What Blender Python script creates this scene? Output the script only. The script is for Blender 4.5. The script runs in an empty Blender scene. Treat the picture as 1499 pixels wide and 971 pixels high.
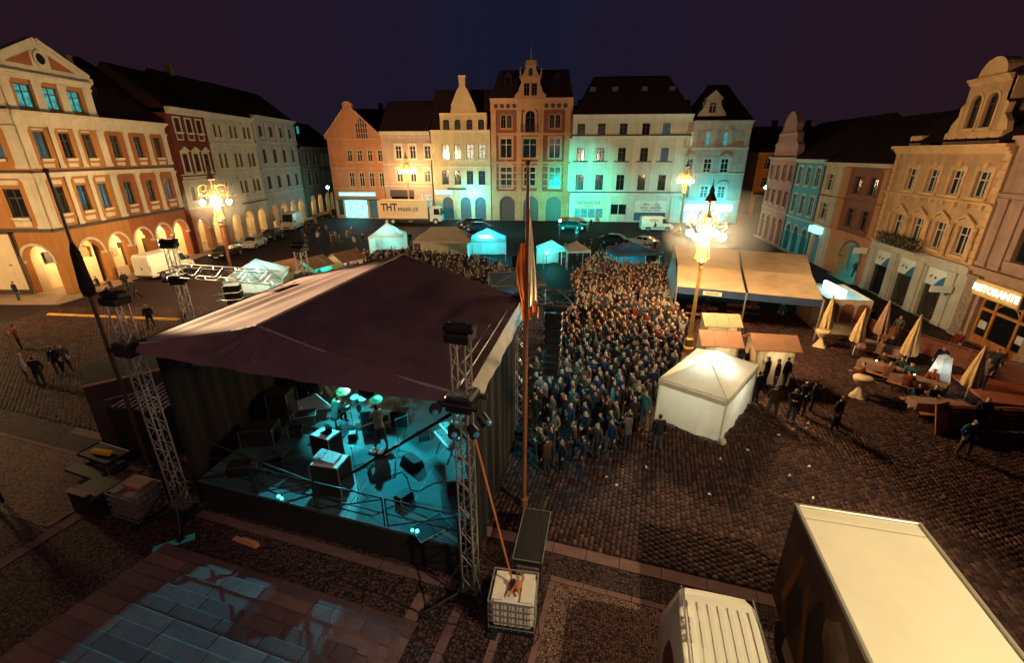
import bpy, math, random
import numpy as np
from mathutils import Vector, Matrix
random.seed(7)
SC = bpy.context.scene
COL = SC.collection
# ---------------------------------------------------------------- camera
H0, PITCH = 11.5, math.radians(21.26)
CP, SP = math.cos(PITCH), math.sin(PITCH)
cam = bpy.data.objects.new("camera", bpy.data.cameras.new("camera"))
COL.objects.link(cam)
cam.location = (0, 0, H0)
cam.rotation_euler = (math.pi / 2 - PITCH, 0, 0)
cam.data.lens, cam.data.sensor_width, cam.data.clip_end = 16.0, 36.0, 2000
cam.data.clip_start = 0.1
SC.camera = cam
# ---------------------------------------------------------------- night sky
w = bpy.data.worlds.new("World"); SC.world = w; w.use_nodes = True
nt = w.node_tree; N = nt.nodes; N.clear()
out = N.new("ShaderNodeOutputWorld"); bg = N.new("ShaderNodeBackground")
tc = N.new("ShaderNodeTexCoord"); sep = N.new("ShaderNodeSeparateXYZ")
ab = N.new("ShaderNodeMath"); ab.operation = 'ABSOLUTE'
rmp = N.new("ShaderNodeValToRGB")
rmp.color_ramp.elements[0].position = 0.0; rmp.color_ramp.elements[0].color = (.0098, .0105, .0300, 1)
rmp.color_ramp.elements[1].position = .62; rmp.color_ramp.elements[1].color = (.0205, .0088, .0150, 1)
ns = N.new("ShaderNodeTexNoise"); ns.inputs['Scale'].default_value = 2.2; ns.inputs['Detail'].default_value = 3
mx = N.new("ShaderNodeMix"); mx.data_type = 'RGBA'; mx.blend_type = 'MULTIPLY'; mx.inputs[0].default_value = .30
nt.links.new(tc.outputs['Generated'], sep.inputs[0]); nt.links.new(sep.outputs[0], ab.inputs[0])
nt.links.new(ab.outputs[0], rmp.inputs[0]); nt.links.new(tc.outputs['Generated'], ns.inputs['Vector'])
nt.links.new(rmp.outputs[0], mx.inputs[6]); nt.links.new(ns.outputs['Fac'], mx.inputs[7])
nt.links.new(mx.outputs[2], bg.inputs[0]); bg.inputs[1].default_value = 1.0
nt.links.new(bg.outputs[0], out.inputs[0])
SC.view_settings.view_transform = 'Standard'; SC.view_settings.look = 'None'
SC.view_settings.exposure = 0.0; SC.view_settings.gamma = 1.0
cy = SC.cycles
cy.use_denoising = True
cy.max_bounces = 5; cy.diffuse_bounces = 3; cy.glossy_bounces = 3; cy.transmission_bounces = 3; cy.transparent_max_bounces = 6
cy.sample_clamp_indirect = 4.0; cy.sample_clamp_direct = 0; cy.caustics_reflective = False; cy.caustics_refractive = False
cy.blur_glossy = 1.0
# ---------------------------------------------------------------- lights
WARM, CREAM, SODIUM = (1, .60, .22), (1, .74, .40), (1, .50, .14)
CYAN, TEAL, ICE = (.02, .72, .88), (.02, .62, .60), (.55, .95, 1)
def point(name, loc, col, W, r=.15, parent=None):
    d = bpy.data.lights.new(name, 'POINT'); d.color = col; d.energy = W; d.shadow_soft_size = r
    o = bpy.data.objects.new(name, d); COL.objects.link(o); o.location = loc
    if parent: o.parent = parent
    return o
def spot(name, loc, tgt, col, W, deg, blend=.3, r=.08, parent=None):
    d = bpy.data.lights.new(name, 'SPOT'); d.color = col; d.energy = W; d.shadow_soft_size = r
    d.spot_size = math.radians(deg); d.spot_blend = blend
    o = bpy.data.objects.new(name, d); COL.objects.link(o); o.location = loc
    o.rotation_euler = (Vector(tgt) - Vector(loc)).to_track_quat('-Z', 'Y').to_euler()
    if parent: o.parent = parent
    return o
# assumed, unseen town hall floodlight beside the camera, washing the vans and the near paving
spot("unseen_town_hall_spot", (13.2, -.6, 14.2), (6.0, 9.0, 0), (1, .80, .46), 12500, 62, .45, .12)
spot("canopy_slope_spot", (-30, 27, 10.4), (-10.0, 16.6, 5.5), (1, .76, .40), 340000, 18, .35, .15)  # unseen spot standing free left of the stage, for the canopy's bright slope
spot("canopy_fill_spot", (-3, -2.0, 15.5), (-4.5, 13, 4), (1, .60, .58), 1900, 100, .8, 2.5)  # added soft fill lifting the dark canopy and the stage front
spot("added_facade_spot", (11.6, 26.4, 8.6), (32, 35, 8.5), (1, .70, .36), 4500, 70, .7, .2)  # added spot brightening the golden house, no fixture on the post
spot("unseen_town_hall_spot", (-14, -1.0, 14.0), (-19, 16, 0), (1, .50, .34), 1100, 80, .6, .3)  # added fill that lightens the left foreground, no lamp known there
# added warm spots without fixtures above the two lamp posts, washing the back row
spot("added_facade_spot", (-26.4, 42.8, 10.9), (-16, 88, 10), (1, .66, .34), 56000, 54, .6, .2)
spot("added_facade_spot", (11.0, 26.9, 10.6), (14, 85, 16), (1, .72, .46), 25000, 44, .6, .2)
# ---------------------------------------------------------------- pixel helpers (photo pixels, 1499 x 971)
def ray(u, v):
    dx, dy = (u - 749.5) / 667.0, (485.5 - v) / 667.0
    return dx, CP + dy * SP, -SP + dy * CP
def G(u, v, z=0.0):                       # point seen at (u, v) on the level z
    a, b, c = ray(u, v); s = (z - H0) / c
    return a * s, b * s
def ZV(v, Y):                             # height seen at row v at the distance Y
    a, b, c = ray(749.5, v); return H0 + c / b * Y
# ---------------------------------------------------------------- materials
MATS = {}
def M(name, col, rough=.75, metal=0.0, var=.22, scale=1.5, bump=0.0, bscale=12, emis=None, es=0.0, detail=4, spec=.4):
    if name in MATS: return MATS[name]
    m = bpy.data.materials.new(name); m.use_nodes = True; t = m.node_tree; n = t.nodes
    p = n['Principled BSDF']; MATS[name] = m
    p.inputs['Roughness'].default_value = rough; p.inputs['Metallic'].default_value = metal
    p.inputs['Specular IOR Level'].default_value = spec
    c = tuple(col) + (1,)
    p.inputs['Base Color'].default_value = c
    if var or bump:
        co = n.new("ShaderNodeTexCoord")
    if var:
        a = n.new("ShaderNodeTexNoise"); a.inputs['Scale'].default_value = scale; a.inputs['Detail'].default_value = detail
        a.inputs['Roughness'].default_value = .65
        r = n.new("ShaderNodeValToRGB")
        r.color_ramp.elements[0].position = .28; r.color_ramp.elements[1].position = .72
        r.color_ramp.elements[0].color = tuple(max(0, x * (1 - var)) for x in col) + (1,)
        r.color_ramp.elements[1].color = tuple(min(1, x * (1 + var * .6)) for x in col) + (1,)
        t.links.new(co.outputs['Object'], a.inputs['Vector']); t.links.new(a.outputs['Fac'], r.inputs[0])
        t.links.new(r.outputs[0], p.inputs['Base Color'])
    if bump:
        b = n.new("ShaderNodeTexNoise"); b.inputs['Scale'].default_value = bscale; b.inputs['Detail'].default_value = 5
        bb = n.new("ShaderNodeBump"); bb.inputs['Strength'].default_value = bump; bb.inputs['Distance'].default_value = .03
        t.links.new(co.outputs['Object'], b.inputs['Vector']); t.links.new(b.outputs['Fac'], bb.inputs['Height'])
        t.links.new(bb.outputs[0], p.inputs['Normal'])
    if emis:
        p.inputs['Emission Color'].default_value = tuple(emis) + (1,); p.inputs['Emission Strength'].default_value = es
    return m
def plaster(name, col, var=.2):           # stucco with broad stains and thin run-off streaks
    new = name not in MATS; m = M(name, col, .9, 0, var, .7, .25, 9, detail=6, spec=.15)
    if new:
        t = m.node_tree; n = t.nodes; p = n['Principled BSDF']; co = n.new("ShaderNodeTexCoord"); mp = n.new("ShaderNodeMapping"); mp.inputs['Scale'].default_value = (2.6, 2.6, .16)
        a = n.new("ShaderNodeTexNoise"); a.inputs['Scale'].default_value = 1.0; a.inputs['Detail'].default_value = 5; r = n.new("ShaderNodeValToRGB")
        r.color_ramp.elements[0].position = .30; r.color_ramp.elements[0].color = (.60, .56, .54, 1); r.color_ramp.elements[1].position = .58; r.color_ramp.elements[1].color = (1, 1, 1, 1)
        mx = n.new("ShaderNodeMix"); mx.data_type = 'RGBA'; mx.blend_type = 'MULTIPLY'; mx.inputs[0].default_value = .32
        src = p.inputs['Base Color'].links[0].from_socket; L = t.links.new
        L(co.outputs['Object'], mp.inputs[0]); L(mp.outputs[0], a.inputs['Vector']); L(a.outputs['Fac'], r.inputs[0]); L(src, mx.inputs[6]); L(r.outputs[0], mx.inputs[7]); L(mx.outputs[2], p.inputs['Base Color'])
    return m
# ---------------------------------------------------------------- mesh builder
class MB:
    def __init__(s): s.v = []; s.f = []; s.m = []
    def add(s, vs, fs, mi=0):
        k = len(s.v); s.v += [tuple(x) for x in vs]
        s.f += [tuple(i + k for i in f) for f in fs]; s.m += [mi] * len(fs); return s
    def box(s, x0, x1, y0, y1, z0, z1, mi=0):
        return s.add([(x0,y0,z0),(x1,y0,z0),(x1,y1,z0),(x0,y1,z0),(x0,y0,z1),(x1,y0,z1),(x1,y1,z1),(x0,y1,z1)],
                     [(0,3,2,1),(4,5,6,7),(0,1,5,4),(1,2,6,5),(2,3,7,6),(3,0,4,7)], mi)
    def bevbox(s, x0, x1, y0, y1, z0, z1, b=.03, mi=0):
        vs = []
        for z, i in ((z0, b), (z0 + b, 0), (z1 - b, 0), (z1, b)):
            vs += [(x0+i+b*(i==0),y0+i,z),(x1-i-b*(i==0),y0+i,z),(x1-i,y0+i+b*(i==0),z),(x1-i,y1-i-b*(i==0),z),
                   (x1-i-b*(i==0),y1-i,z),(x0+i+b*(i==0),y1-i,z),(x0+i,y1-i-b*(i==0),z),(x0+i,y0+i+b*(i==0),z)]
        fs = [tuple(range(7, -1, -1)), tuple(range(24, 32))]
        for r in range(3):
            for k in range(8):
                fs.append((r*8+k, r*8+(k+1)%8, (r+1)*8+(k+1)%8, (r+1)*8+k))
        return s.add(vs, fs, mi)
    def poly(s, pts, mi=0): return s.add(pts, [tuple(range(len(pts)))], mi)
    def prism(s, pts, y0, y1, mi=0):      # polygon in x,z (counter-clockwise seen from -y) extruded along y
        n = len(pts)
        vs = [(x, y0, z) for x, z in pts] + [(x, y1, z) for x, z in pts]
        fs = [tuple(range(n)), tuple(range(2*n-1, n-1, -1))] + [(i, i+n, (i+1) % n + n, (i+1) % n) for i in range(n)]
        return s.add(vs, fs, mi)
    def zprism(s, pts, z0, z1, mi=0):     # polygon in x,y (ccw) extruded up
        n = len(pts)
        vs = [(x, y, z0) for x, y in pts] + [(x, y, z1) for x, y in pts]
        fs = [tuple(range(n-1, -1, -1)), tuple(range(n, 2*n))] + [(i, (i+1) % n, (i+1) % n + n, i+n) for i in range(n)]
        return s.add(vs, fs, mi)
    def tube(s, p0, p1, r, n=6, r1=None, mi=0, cap=True):
        p0, p1 = Vector(p0), Vector(p1); d = (p1 - p0)
        if d.length < 1e-6: return s
        d.normalize(); a = d.orthogonal().normalized(); b = d.cross(a); r1 = r if r1 is None else r1
        vs = []
        for p, q in ((p0, r), (p1, r1)):
            vs += [tuple(p + a * (q * math.cos(2*math.pi*k/n)) + b * (q * math.sin(2*math.pi*k/n))) for k in range(n)]
        fs = [(k, (k+1) % n, (k+1) % n + n, k + n) for k in range(n)]
        if cap: fs += [tuple(range(n-1, -1, -1)), tuple(range(n, 2*n))]
        return s.add(vs, fs, mi)
    def path(s, pts, r, n=6, mi=0):
        for a, b in zip(pts[:-1], pts[1:]): s.tube(a, b, r, n, mi=mi)
        return s
    def lathe(s, prof, n=12, mi=0, c=(0, 0)):   # profile of (radius, z)
        vs = []
        for r, z in prof: vs += [(c[0] + r*math.cos(2*math.pi*k/n), c[1] + r*math.sin(2*math.pi*k/n), z) for k in range(n)]
        fs = []
        for j in range(len(prof)-1):
            for k in range(n): fs.append((j*n+k, j*n+(k+1) % n, (j+1)*n+(k+1) % n, (j+1)*n+k))
        fs += [tuple(range(n-1, -1, -1)), tuple(range((len(prof)-1)*n, len(prof)*n))]
        return s.add(vs, fs, mi)
    def ball(s, c, r, n=10, k=6, mi=0, sc=(1, 1, 1)):
        pr = [(max(1e-4, r*math.sin(math.pi*j/k)), -r*math.cos(math.pi*j/k)) for j in range(k+1)]
        t = MB(); t.lathe(pr, n)
        return s.add([(x*sc[0]+c[0], y*sc[1]+c[1], z*sc[2]+c[2]) for x, y, z in t.v], t.f, mi)
    def mesh(s, name, mats, smooth=False):
        me = bpy.data.meshes.new(name); me.from_pydata(s.v, [], s.f)
        for m in (mats if isinstance(mats, (list, tuple)) else [mats]): me.materials.append(m)
        if any(s.m): me.polygons.foreach_set("material_index", s.m)
        if smooth: me.polygons.foreach_set("use_smooth", [True] * len(s.f))
        me.update(); return me
    def build(s, name, mats, parent=None, loc=(0, 0, 0), rz=0.0, smooth=False):
        return put(name, s.mesh(name, mats, smooth), parent, loc, rz)
def put(name, me, parent=None, loc=(0, 0, 0), rz=0.0):
    o = bpy.data.objects.new(name, me); COL.objects.link(o); o.location = loc
    if rz: o.rotation_euler = (0, 0, rz)
    if parent: o.parent = parent
    return o
def tag(o, label=None, cat=None, group=None, kind=None):
    if label: o['label'] = label
    if cat: o['category'] = cat
    if group: o['group'] = group
    if kind: o['kind'] = kind
    return o
def thing(name, label, cat, loc=(0, 0, 0), rz=0.0, group=None):
    o = bpy.data.objects.new(name, None); COL.objects.link(o); o.empty_display_size = .3
    o.location = loc; o.rotation_euler = (0, 0, rz)
    return tag(o, label, cat, group)
def copy_tree(o, parent=None):
    kids = [c for c in o.children]
    c = o.copy(); COL.objects.link(c); c.parent = parent
    for k in kids: copy_tree(k, c)
    return c
def text(name, body, size, mat, parent, loc, rot=(math.pi/2, 0, 0), ext=.01, align='CENTER', shear=0.0, sx=1.0, bold=0.012):
    cu = bpy.data.curves.new(name, 'FONT'); cu.body = body; cu.size = size; cu.extrude = ext; cu.align_x = align
    cu.align_y = 'CENTER'; cu.offset = bold*size; cu.shear = shear; cu.resolution_u = 2; cu.materials.append(mat)
    t = bpy.data.objects.new("lettering", cu); COL.objects.link(t)
    bpy.context.view_layer.update()
    me = bpy.data.meshes.new_from_object(t.evaluated_get(bpy.context.evaluated_depsgraph_get())); bpy.data.objects.remove(t)
    o = put(name, me, parent, loc); o.rotation_euler = rot; o.scale = (sx, 1, 1)
    return o
# ================================================================ houses
GLASS = M("window_glass_dark", (.012, .016, .022), .12, 0, 0, spec=.6)
t_ = GLASS.node_tree; n_ = t_.nodes; oi = n_.new("ShaderNodeObjectInfo"); rr_ = n_.new("ShaderNodeValToRGB"); e_ = rr_.color_ramp.elements; rr_.color_ramp.interpolation = 'CONSTANT'
for i_, c_ in enumerate([(.010,.012,.016), (.022,.020,.020), (.012,.035,.045), (.008,.008,.010), (.06,.05,.04), (.015,.02,.03)]):  # random pane tints; the teal one puts reflected window light into the colour
    q_ = e_[i_] if i_ < 2 else e_.new(.5)
    q_.position = i_/6; q_.color = c_ + (1,)
co_ = n_.new("ShaderNodeTexCoord"); wv = n_.new("ShaderNodeTexNoise"); wv.inputs['Scale'].default_value = 3; mp_ = n_.new("ShaderNodeMapping"); mp_.inputs['Scale'].default_value = (2, 1, .3); mx_ = n_.new("ShaderNodeMix"); mx_.data_type = 'RGBA'; mx_.blend_type = 'MULTIPLY'; mx_.inputs[0].default_value = .8
t_.links.new(oi.outputs['Random'], rr_.inputs[0]); t_.links.new(co_.outputs['Object'], mp_.inputs[0]); t_.links.new(mp_.outputs[0], wv.inputs['Vector']); t_.links.new(rr_.outputs[0], mx_.inputs[6]); t_.links.new(wv.outputs['Fac'], mx_.inputs[7]); t_.links.new(mx_.outputs[2], n_['Principled BSDF'].inputs['Base Color'])
def litglass(name, col, es):
    m = M(name, (.05, .06, .06), .25, 0, 0); t = m.node_tree; n = t.nodes; p = n['Principled BSDF']
    co = n.new("ShaderNodeTexCoord"); no = n.new("ShaderNodeTexNoise"); no.inputs['Scale'].default_value = 2.6; no.inputs['Detail'].default_value = 5
    r = n.new("ShaderNodeValToRGB"); r.color_ramp.elements[0].position = .33; r.color_ramp.elements[1].position = .68
    r.color_ramp.elements[0].color = tuple(x*.25 for x in col) + (1,); r.color_ramp.elements[1].color = tuple(col) + (1,)
    t.links.new(co.outputs['Object'], no.inputs['Vector']); t.links.new(no.outputs['Fac'], r.inputs[0])
    t.links.new(r.outputs[0], p.inputs['Emission Color']); p.inputs['Emission Strength'].default_value = es
    return m
G_TEAL = litglass("window_glass_teal_lit", (.04, .62, .60), .75)
G_DIMTEAL = litglass("window_glass_dim_teal", (.02, .20, .27), .35)
G_CREAM = litglass("window_glass_cream_lit", (1, .86, .60), .9)
G_SHOP = litglass("shop_glass_cyan_lit", (.10, .80, .85), 1.0)
G_BRIGHT = litglass("shop_glass_bright_lit", (.35, 1, 1), 2.4)
PANES = {'d': GLASS, 't': G_TEAL, 'b': G_DIMTEAL, 'c': G_CREAM, 's': G_SHOP, 'S': G_BRIGHT}
DARKWOOD = M("dark_window_wood", (.05, .035, .03), .6)
LIGHTWOOD = M("painted_window_wood", (.45, .42, .36), .6)
ROOFM = M("old_roof_tiles", (.024, .0115, .015), .95, 0, .4, 2.0, .6, 6, spec=.05)
def arch_pts(x0, x1, zs, rise, n=10):     # from (x1, zs) over to (x0, zs), counter-clockwise
    c, hw = (x0 + x1) / 2, (x1 - x0) / 2
    return [(c + hw * math.cos(math.pi * k / n), zs + rise * math.sin(math.pi * k / n)) for k in range(n + 1)]
def O(cx, w, z0, z1, arch=0.0, **k):
    d = dict(cx=cx, w=w, z0=z0, z1=z1, arch=arch, kind='window', pane='d', sur=.14, sill=True, ped=None, frame='l', depth=.24, tr=.68)
    d.update(k); return d
SHARED = {}
class House:
    def __init__(s, name, label, x, y, ang, W, cat='house', depth=11.0):
        s.e = thing(name, label, cat, (x, y, 0), ang); s.W = W; s.depth = depth; s.bands = []; s.mats = []
        s.fx, s.fy, s.fa = 0.0, 0.0, 0.0; s.trim = plaster("cream_stucco_trim", (.56, .48, .36))
        s.x, s.y, s.ang = x, y, ang
    def P(s, u, v):                        # photo pixel -> local x, z on the facade plane
        a, b, c = ray(u, v); nx, ny = -math.sin(s.ang), math.cos(s.ang)
        t = (nx * s.x + ny * s.y) / (nx * a + ny * b)
        px, py = a * t - s.x, b * t - s.y
        return px * math.cos(s.ang) + py * math.sin(s.ang), H0 + c * t
    def row(s, us, vt, vb, wpx, arch=0.0, panes=None, **k):
        r = []; vm = (vt + vb) / 2; um = sum(us) / len(us)
        z1, z0 = s.P(um, vt)[1], s.P(um, vb)[1]
        for i, u in enumerate(us):
            x = s.P(u, vm)[0]; w = abs(s.P(u + wpx / 2, vm)[0] - s.P(u - wpx / 2, vm)[0])
            r.append(O(x, w, z0, z1, arch * w, pane=(panes[i] if panes else 'd'), **k))
        return r
    def frame(s, x, y, a): s.fx, s.fy, s.fa = x, y, a; return s
    def place(s, mb, name, mats, off=(0, 0, 0), parent=None, smooth=False):
        me = mb if isinstance(mb, bpy.types.Mesh) else mb.mesh(name, mats, smooth)
        if parent: return put(name, me, parent, off)
        ca, sa = math.cos(s.fa), math.sin(s.fa)
        return put(name, me, s.e, (s.fx + off[0]*ca - off[1]*sa, s.fy + off[0]*sa + off[1]*ca, off[2]), s.fa)
    def mi(s, m):
        if m not in s.mats: s.mats.append(m)
        return s.mats.index(m)
    def wall(s, W, bands, name="wall", x0=0.0):
        """bands: (z0, z1, material, openings)"""
        mb = MB(); mats = []
        for z0, z1, m, ops in bands:
            if m not in mats: mats.append(m)
            k = mats.index(m); cur = x0
            for o in sorted(ops, key=lambda o: o['cx']):
                a, b = o['cx'] - o['w']/2, o['cx'] + o['w']/2
                if a - cur > 1e-3: mb.poly([(cur,0,z0),(a,0,z0),(a,0,z1),(cur,0,z1)], k)
                if o['z0'] - z0 > 1e-3: mb.poly([(a,0,z0),(b,0,z0),(b,0,o['z0']),(a,0,o['z0'])], k)
                zs = o['z1'] - o['arch']; d = o['depth']
                if o['arch'] > 0:
                    ap = arch_pts(a, b, zs, o['arch'])
                    h = len(ap)//2
                    mb.poly([(b,0,zs),(b,0,z1),(ap[h][0],0,z1)] + [(x,0,z) for x, z in ap[h:0:-1]], k)
                    mb.poly([(ap[h][0],0,z1),(a,0,z1),(a,0,zs)] + [(x,0,z) for x, z in ap[-2:h-1:-1]], k)
                    for (xa, za), (xb, zb) in zip(ap[:-1], ap[1:]): mb.poly([(xa,0,za),(xb,0,zb),(xb,d,zb),(xa,d,za)], k)
                else:
                    if z1 - o['z1'] > 1e-3: mb.poly([(a,0,o['z1']),(b,0,o['z1']),(b,0,z1),(a,0,z1)], k)
                    mb.poly([(a,0,o['z1']),(a,d,o['z1']),(b,d,o['z1']),(b,0,o['z1'])], k)
                mb.poly([(a,0,o['z0']),(a,d,o['z0']),(a,d,zs),(a,0,zs)], k)
                mb.poly([(b,0,o['z0']),(b,0,zs),(b,d,zs),(b,d,o['z0'])], k)
                mb.poly([(a,0,o['z0']),(b,0,o['z0']),(b,d,o['z0']),(a,d,o['z0'])], k)
                cur = b
            if x0 + W - cur > 1e-3: mb.poly([(cur,0,z0),(x0+W,0,z0),(x0+W,0,z1),(cur,0,z1)], k)
            for o in ops:
                if o['kind'] == 'window': s.window(o)
                elif o['kind'] == 'arcade': s.archivolt(o)
        return s.place(mb, name, mats)
    def window(s, o):
        w, h, ar, d = o['w'], o['z1'] - o['z0'], o['arch'], o['depth']
        key = ('w', round(w,2), round(h,2), round(ar,2), o['frame'], o['tr'])
        fm = LIGHTWOOD if o['frame'] == 'l' else DARKWOOD
        if key not in SHARED:
            fb = MB(); t = .075; hs = h - ar
            fb.box(-w/2, -w/2+t, 0, .07, 0, hs); fb.box(w/2-t, w/2, 0, .07, 0, hs); fb.box(-w/2+t, w/2-t, 0, .07, 0, t)
            if ar > 0:
                A = arch_pts(-w/2, w/2, hs, ar, 8); B = arch_pts(-w/2+t, w/2-t, hs, ar-t, 8)
                for k in range(8):
                    q = [A[k], A[k+1], B[k+1], B[k]]; fb.prism(q, 0, .07)
            else: fb.box(-w/2+t, w/2-t, 0, .07, h-t, h)
            ht = h - (ar-.03 if ar > 0 else t)
            nm = 1
            for k in range(nm):
                xx = -w/2 + w*(k+1)/(nm+1); fb.box(xx-.045, xx+.045, -.012, .06, t, h - (.06 if ar > 0 else t))
            zt = h*o['tr']; fb.box(-w/2+t, w/2-t, -.006, .062, zt-.04, zt+.04)
            pts = [(-w/2+.02, .02), (w/2-.02, .02)] + (arch_pts(-w/2+.02, w/2-.02, hs, ar-.02, 8) if ar > 0 else [(w/2-.02, h-.02), (-w/2+.02, h-.02)])
            pb = MB().prism(pts, .035, .05)
            SHARED[key] = (fb.mesh("window_frame", fm), pb)
        fme, pb = SHARED[key]
        wo = s.place(fme, "window", None, (o['cx'], d - .08, o['z0']))
        pk = key + (o['pane'],)
        if pk not in SHARED: SHARED[pk] = pb.mesh("pane", PANES[o['pane']])
        put("pane", SHARED[pk], wo)
        tm = o.get('trim', s.trim)
        if o['sur']:
            k2 = ('s', round(w,2), round(h,2), round(ar,2), o['sur'], tm.name)
            if k2 not in SHARED:
                t = o['sur']; sb = MB(); y0, y1 = -.06, .0; hs = h - ar
                sb.box(-w/2-t, -w/2-.004, y0, y1, 0, hs); sb.box(w/2+.004, w/2+t, y0, y1, 0, hs)
                if ar > 0:
                    A = arch_pts(-w/2-t, w/2+t, hs, ar+t, 8); B = arch_pts(-w/2-.004, w/2+.004, hs, ar+.004, 8)
                    for k in range(8): sb.prism([A[k], A[k+1], B[k+1], B[k]], y0, y1)
                else: sb.box(-w/2-t, w/2+t, y0, y1, h+.004, h+t)
                SHARED[k2] = sb.mesh("surround", tm)
            put("surround", SHARED[k2], wo, (0, -(d-.08) - .003, 0))
        if o['sill']:
            k3 = ('l', round(w,2), o['sur'], tm.name)
            if k3 not in SHARED:
                SHARED[k3] = MB().box(-w/2-o['sur']-.08, w/2+o['sur']+.08, -.16, -.004, -.13, -.005).box(-w/2-o['sur'], w/2+o['sur'], -.10, -.004, -.22, -.13).mesh("sill", tm)
            put("sill", SHARED[k3], wo, (0, -(d-.08), 0))
        if o['ped']:
            k4 = ('p', o['ped'], round(w,2), round(h,2), tm.name)
            if k4 not in SHARED:
                pb = MB(); e = w/2 + .28; zb = h + .22
                if o['ped'] == 'tri':
                    pb.box(-e, e, -.20, -.004, zb, zb+.10); pb.prism([(-e+.03, zb+.10), (e-.03, zb+.10), (0, zb+.10+e*.52)], -.10, -.004)
                    q = .1
                    pb.prism([(-e-.05, zb+.10), (-e+.14, zb+.10), (0, zb+e*.52-.01), (0, zb+.16+e*.56)], -.26, -.10)
                    pb.prism([(e+.05, zb+.10), (0, zb+.16+e*.56), (0, zb+e*.52-.01), (e-.14, zb+.10)], -.26, -.10)
                elif o['ped'] == 'seg':
                    pb.box(-e, e, -.20, -.004, zb, zb+.10)
                    A = arch_pts(-e, e, zb+.1, e*.55, 8); B = arch_pts(-e+.12, e-.12, zb+.1, e*.55-.12, 8)
                    for k in range(8): pb.prism([A[k], A[k+1], B[k+1], B[k]], -.2, -.004)
                    pb.prism([(x, z) for x, z in B], -.08, -.004)
                else:
                    pb.box(-e, e, -.24, -.004, zb+.08, zb+.2); pb.box(-e+.07, e-.07, -.15, -.004, zb-.04, zb+.08)
                SHARED[k4] = pb.mesh("pediment", tm)
            put("pediment", SHARED[k4], wo, (0, -(d-.08), 0))
        return wo
    def archivolt(s, o):
        t = .22; a, b = o['cx']-o['w']/2, o['cx']+o['w']/2; zs = o['z1']-o['arch']; mb = MB(); n = 12
        A = arch_pts(a-t, b+t, zs, o['arch']+t, n); B = arch_pts(a-.004, b+.004, zs, o['arch']+.004, n)
        for k in range(n): mb.prism([A[k], A[k+1], B[k+1], B[k]], -.07, -.004)
        tm = o.get('trim', s.trim)
        s.place(mb, "archivolt", tm)
        im = MB()
        for x in (a-.26, b-.06): im.box(x, x+.32, -.09, .2, zs-.22, zs-.02)
        s.place(im, "impost", tm)
    def boxes(s, name, m, *bs):
        mb = MB()
        for b in bs: mb.box(*b)
        return s.place(mb, name, m)
    def cornice(s, z, W=None, m=None, h=.55, out=.5, x0=0.0, name="cornice"):
        W = s.W if W is None else W; mb = MB()
        for a, b, p in ((0, .3, .35), (.3, .62, .62), (.62, 1, 1.0)):
            e = .03*p
            mb.box(x0-e, x0+W+e, -out*p, -.004-.001*p, z+h*a, z+h*b)
        return s.place(mb, name, m or s.trim)
    def course(s, z, h=.16, out=.10, W=None, x0=0.0, m=None, name="string_course"):
        W = s.W if W is None else W
        mb = MB().box(x0, x0+W, -out, -.004, z, z+h*.6).box(x0, x0+W, -out*1.5, -.004, z+h*.6, z+h)
        return s.place(mb, name, m or s.trim)
    def pilaster(s, x, z0, z1, w=.6, m=None, out=.12):
        mb = MB().box(x-w/2, x+w/2, -out, -.004, z0+.25, z1-.28).box(x-w/2-.06, x+w/2+.06, -out-.05, -.004, z0, z0+.25)
        mb.box(x-w/2-.05, x+w/2+.05, -out-.04, -.004, z1-.28, z1-.16).box(x-w/2-.09, x+w/2+.09, -out-.09, -.004, z1-.16, z1)
        return s.place(mb, "pilaster", m or s.trim)
    def shell(s, H, m, W=None, x0=0.0, depth=None):
        W = s.W if W is None else W; D = depth or s.depth; mb = MB()
        mb.poly([(x0,0,0),(x0,0,H),(x0,D,H),(x0,D,0)]); mb.poly([(x0+W,0,0),(x0+W,D,0),(x0+W,D,H),(x0+W,0,H)])
        mb.poly([(x0,D,0),(x0,D,H),(x0+W,D,H),(x0+W,D,0)]); mb.poly([(x0,0,H),(x0+W,0,H),(x0+W,D,H),(x0,D,H)])
        return s.place(mb, "rear_wall", m)
    def roof(s, z, rise, W=None, x0=0.0, ov=.35, hip=0.0, m=None, D=None, ridge=.5):
        W = s.W if W is None else W; D = D or s.depth; a, b = x0-.02, x0+W+.02; y0, y1, ym = -ov, D+.2, D*ridge
        mb = MB()
        v = [(a,y0,z),(b,y0,z),(b,y1,z),(a,y1,z),(a+hip,ym,z+rise),(b-hip,ym,z+rise)]
        mb.add(v, [(0,1,5,4),(1,2,5),(2,3,4,5),(3,0,4),(3,2,1,0)])
        n = int(W / .9)                    # tile ribs break the slope up
        for i in range(1, n):
            x = a + (b-a)*i/n; h = min(1.0, (min(x-a, b-x))/hip) if hip else 1.0
            mb.tube((x, y0, z+.02), (x, y0+(ym-y0)*h, z+rise*h+.02), .045, 4)
        return s.place(mb, "roof", m or ROOFM)
    def gable(s, pts, m, th=.5, trim=None, cap=.16):
        s.place(MB().prism(pts, -.03, th), "gable", m)
        if trim:
            mb = MB(); n = len(pts)
            for i in range(1, n):
                a, b = pts[i], pts[(i+1) % n]
                if i == n-1: continue
                dx, dz = b[0]-a[0], b[1]-a[1]; L = math.hypot(dx, dz)
                if L < .05: continue
                nx, nz = dz/L*cap, -dx/L*cap
                mb.prism([(a[0], a[1]), (b[0], b[1]), (b[0]+nx, b[1]+nz), (a[0]+nx, a[1]+nz)][::-1], -.14, th+.02)
            s.place(mb, "gable_coping", trim)
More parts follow.
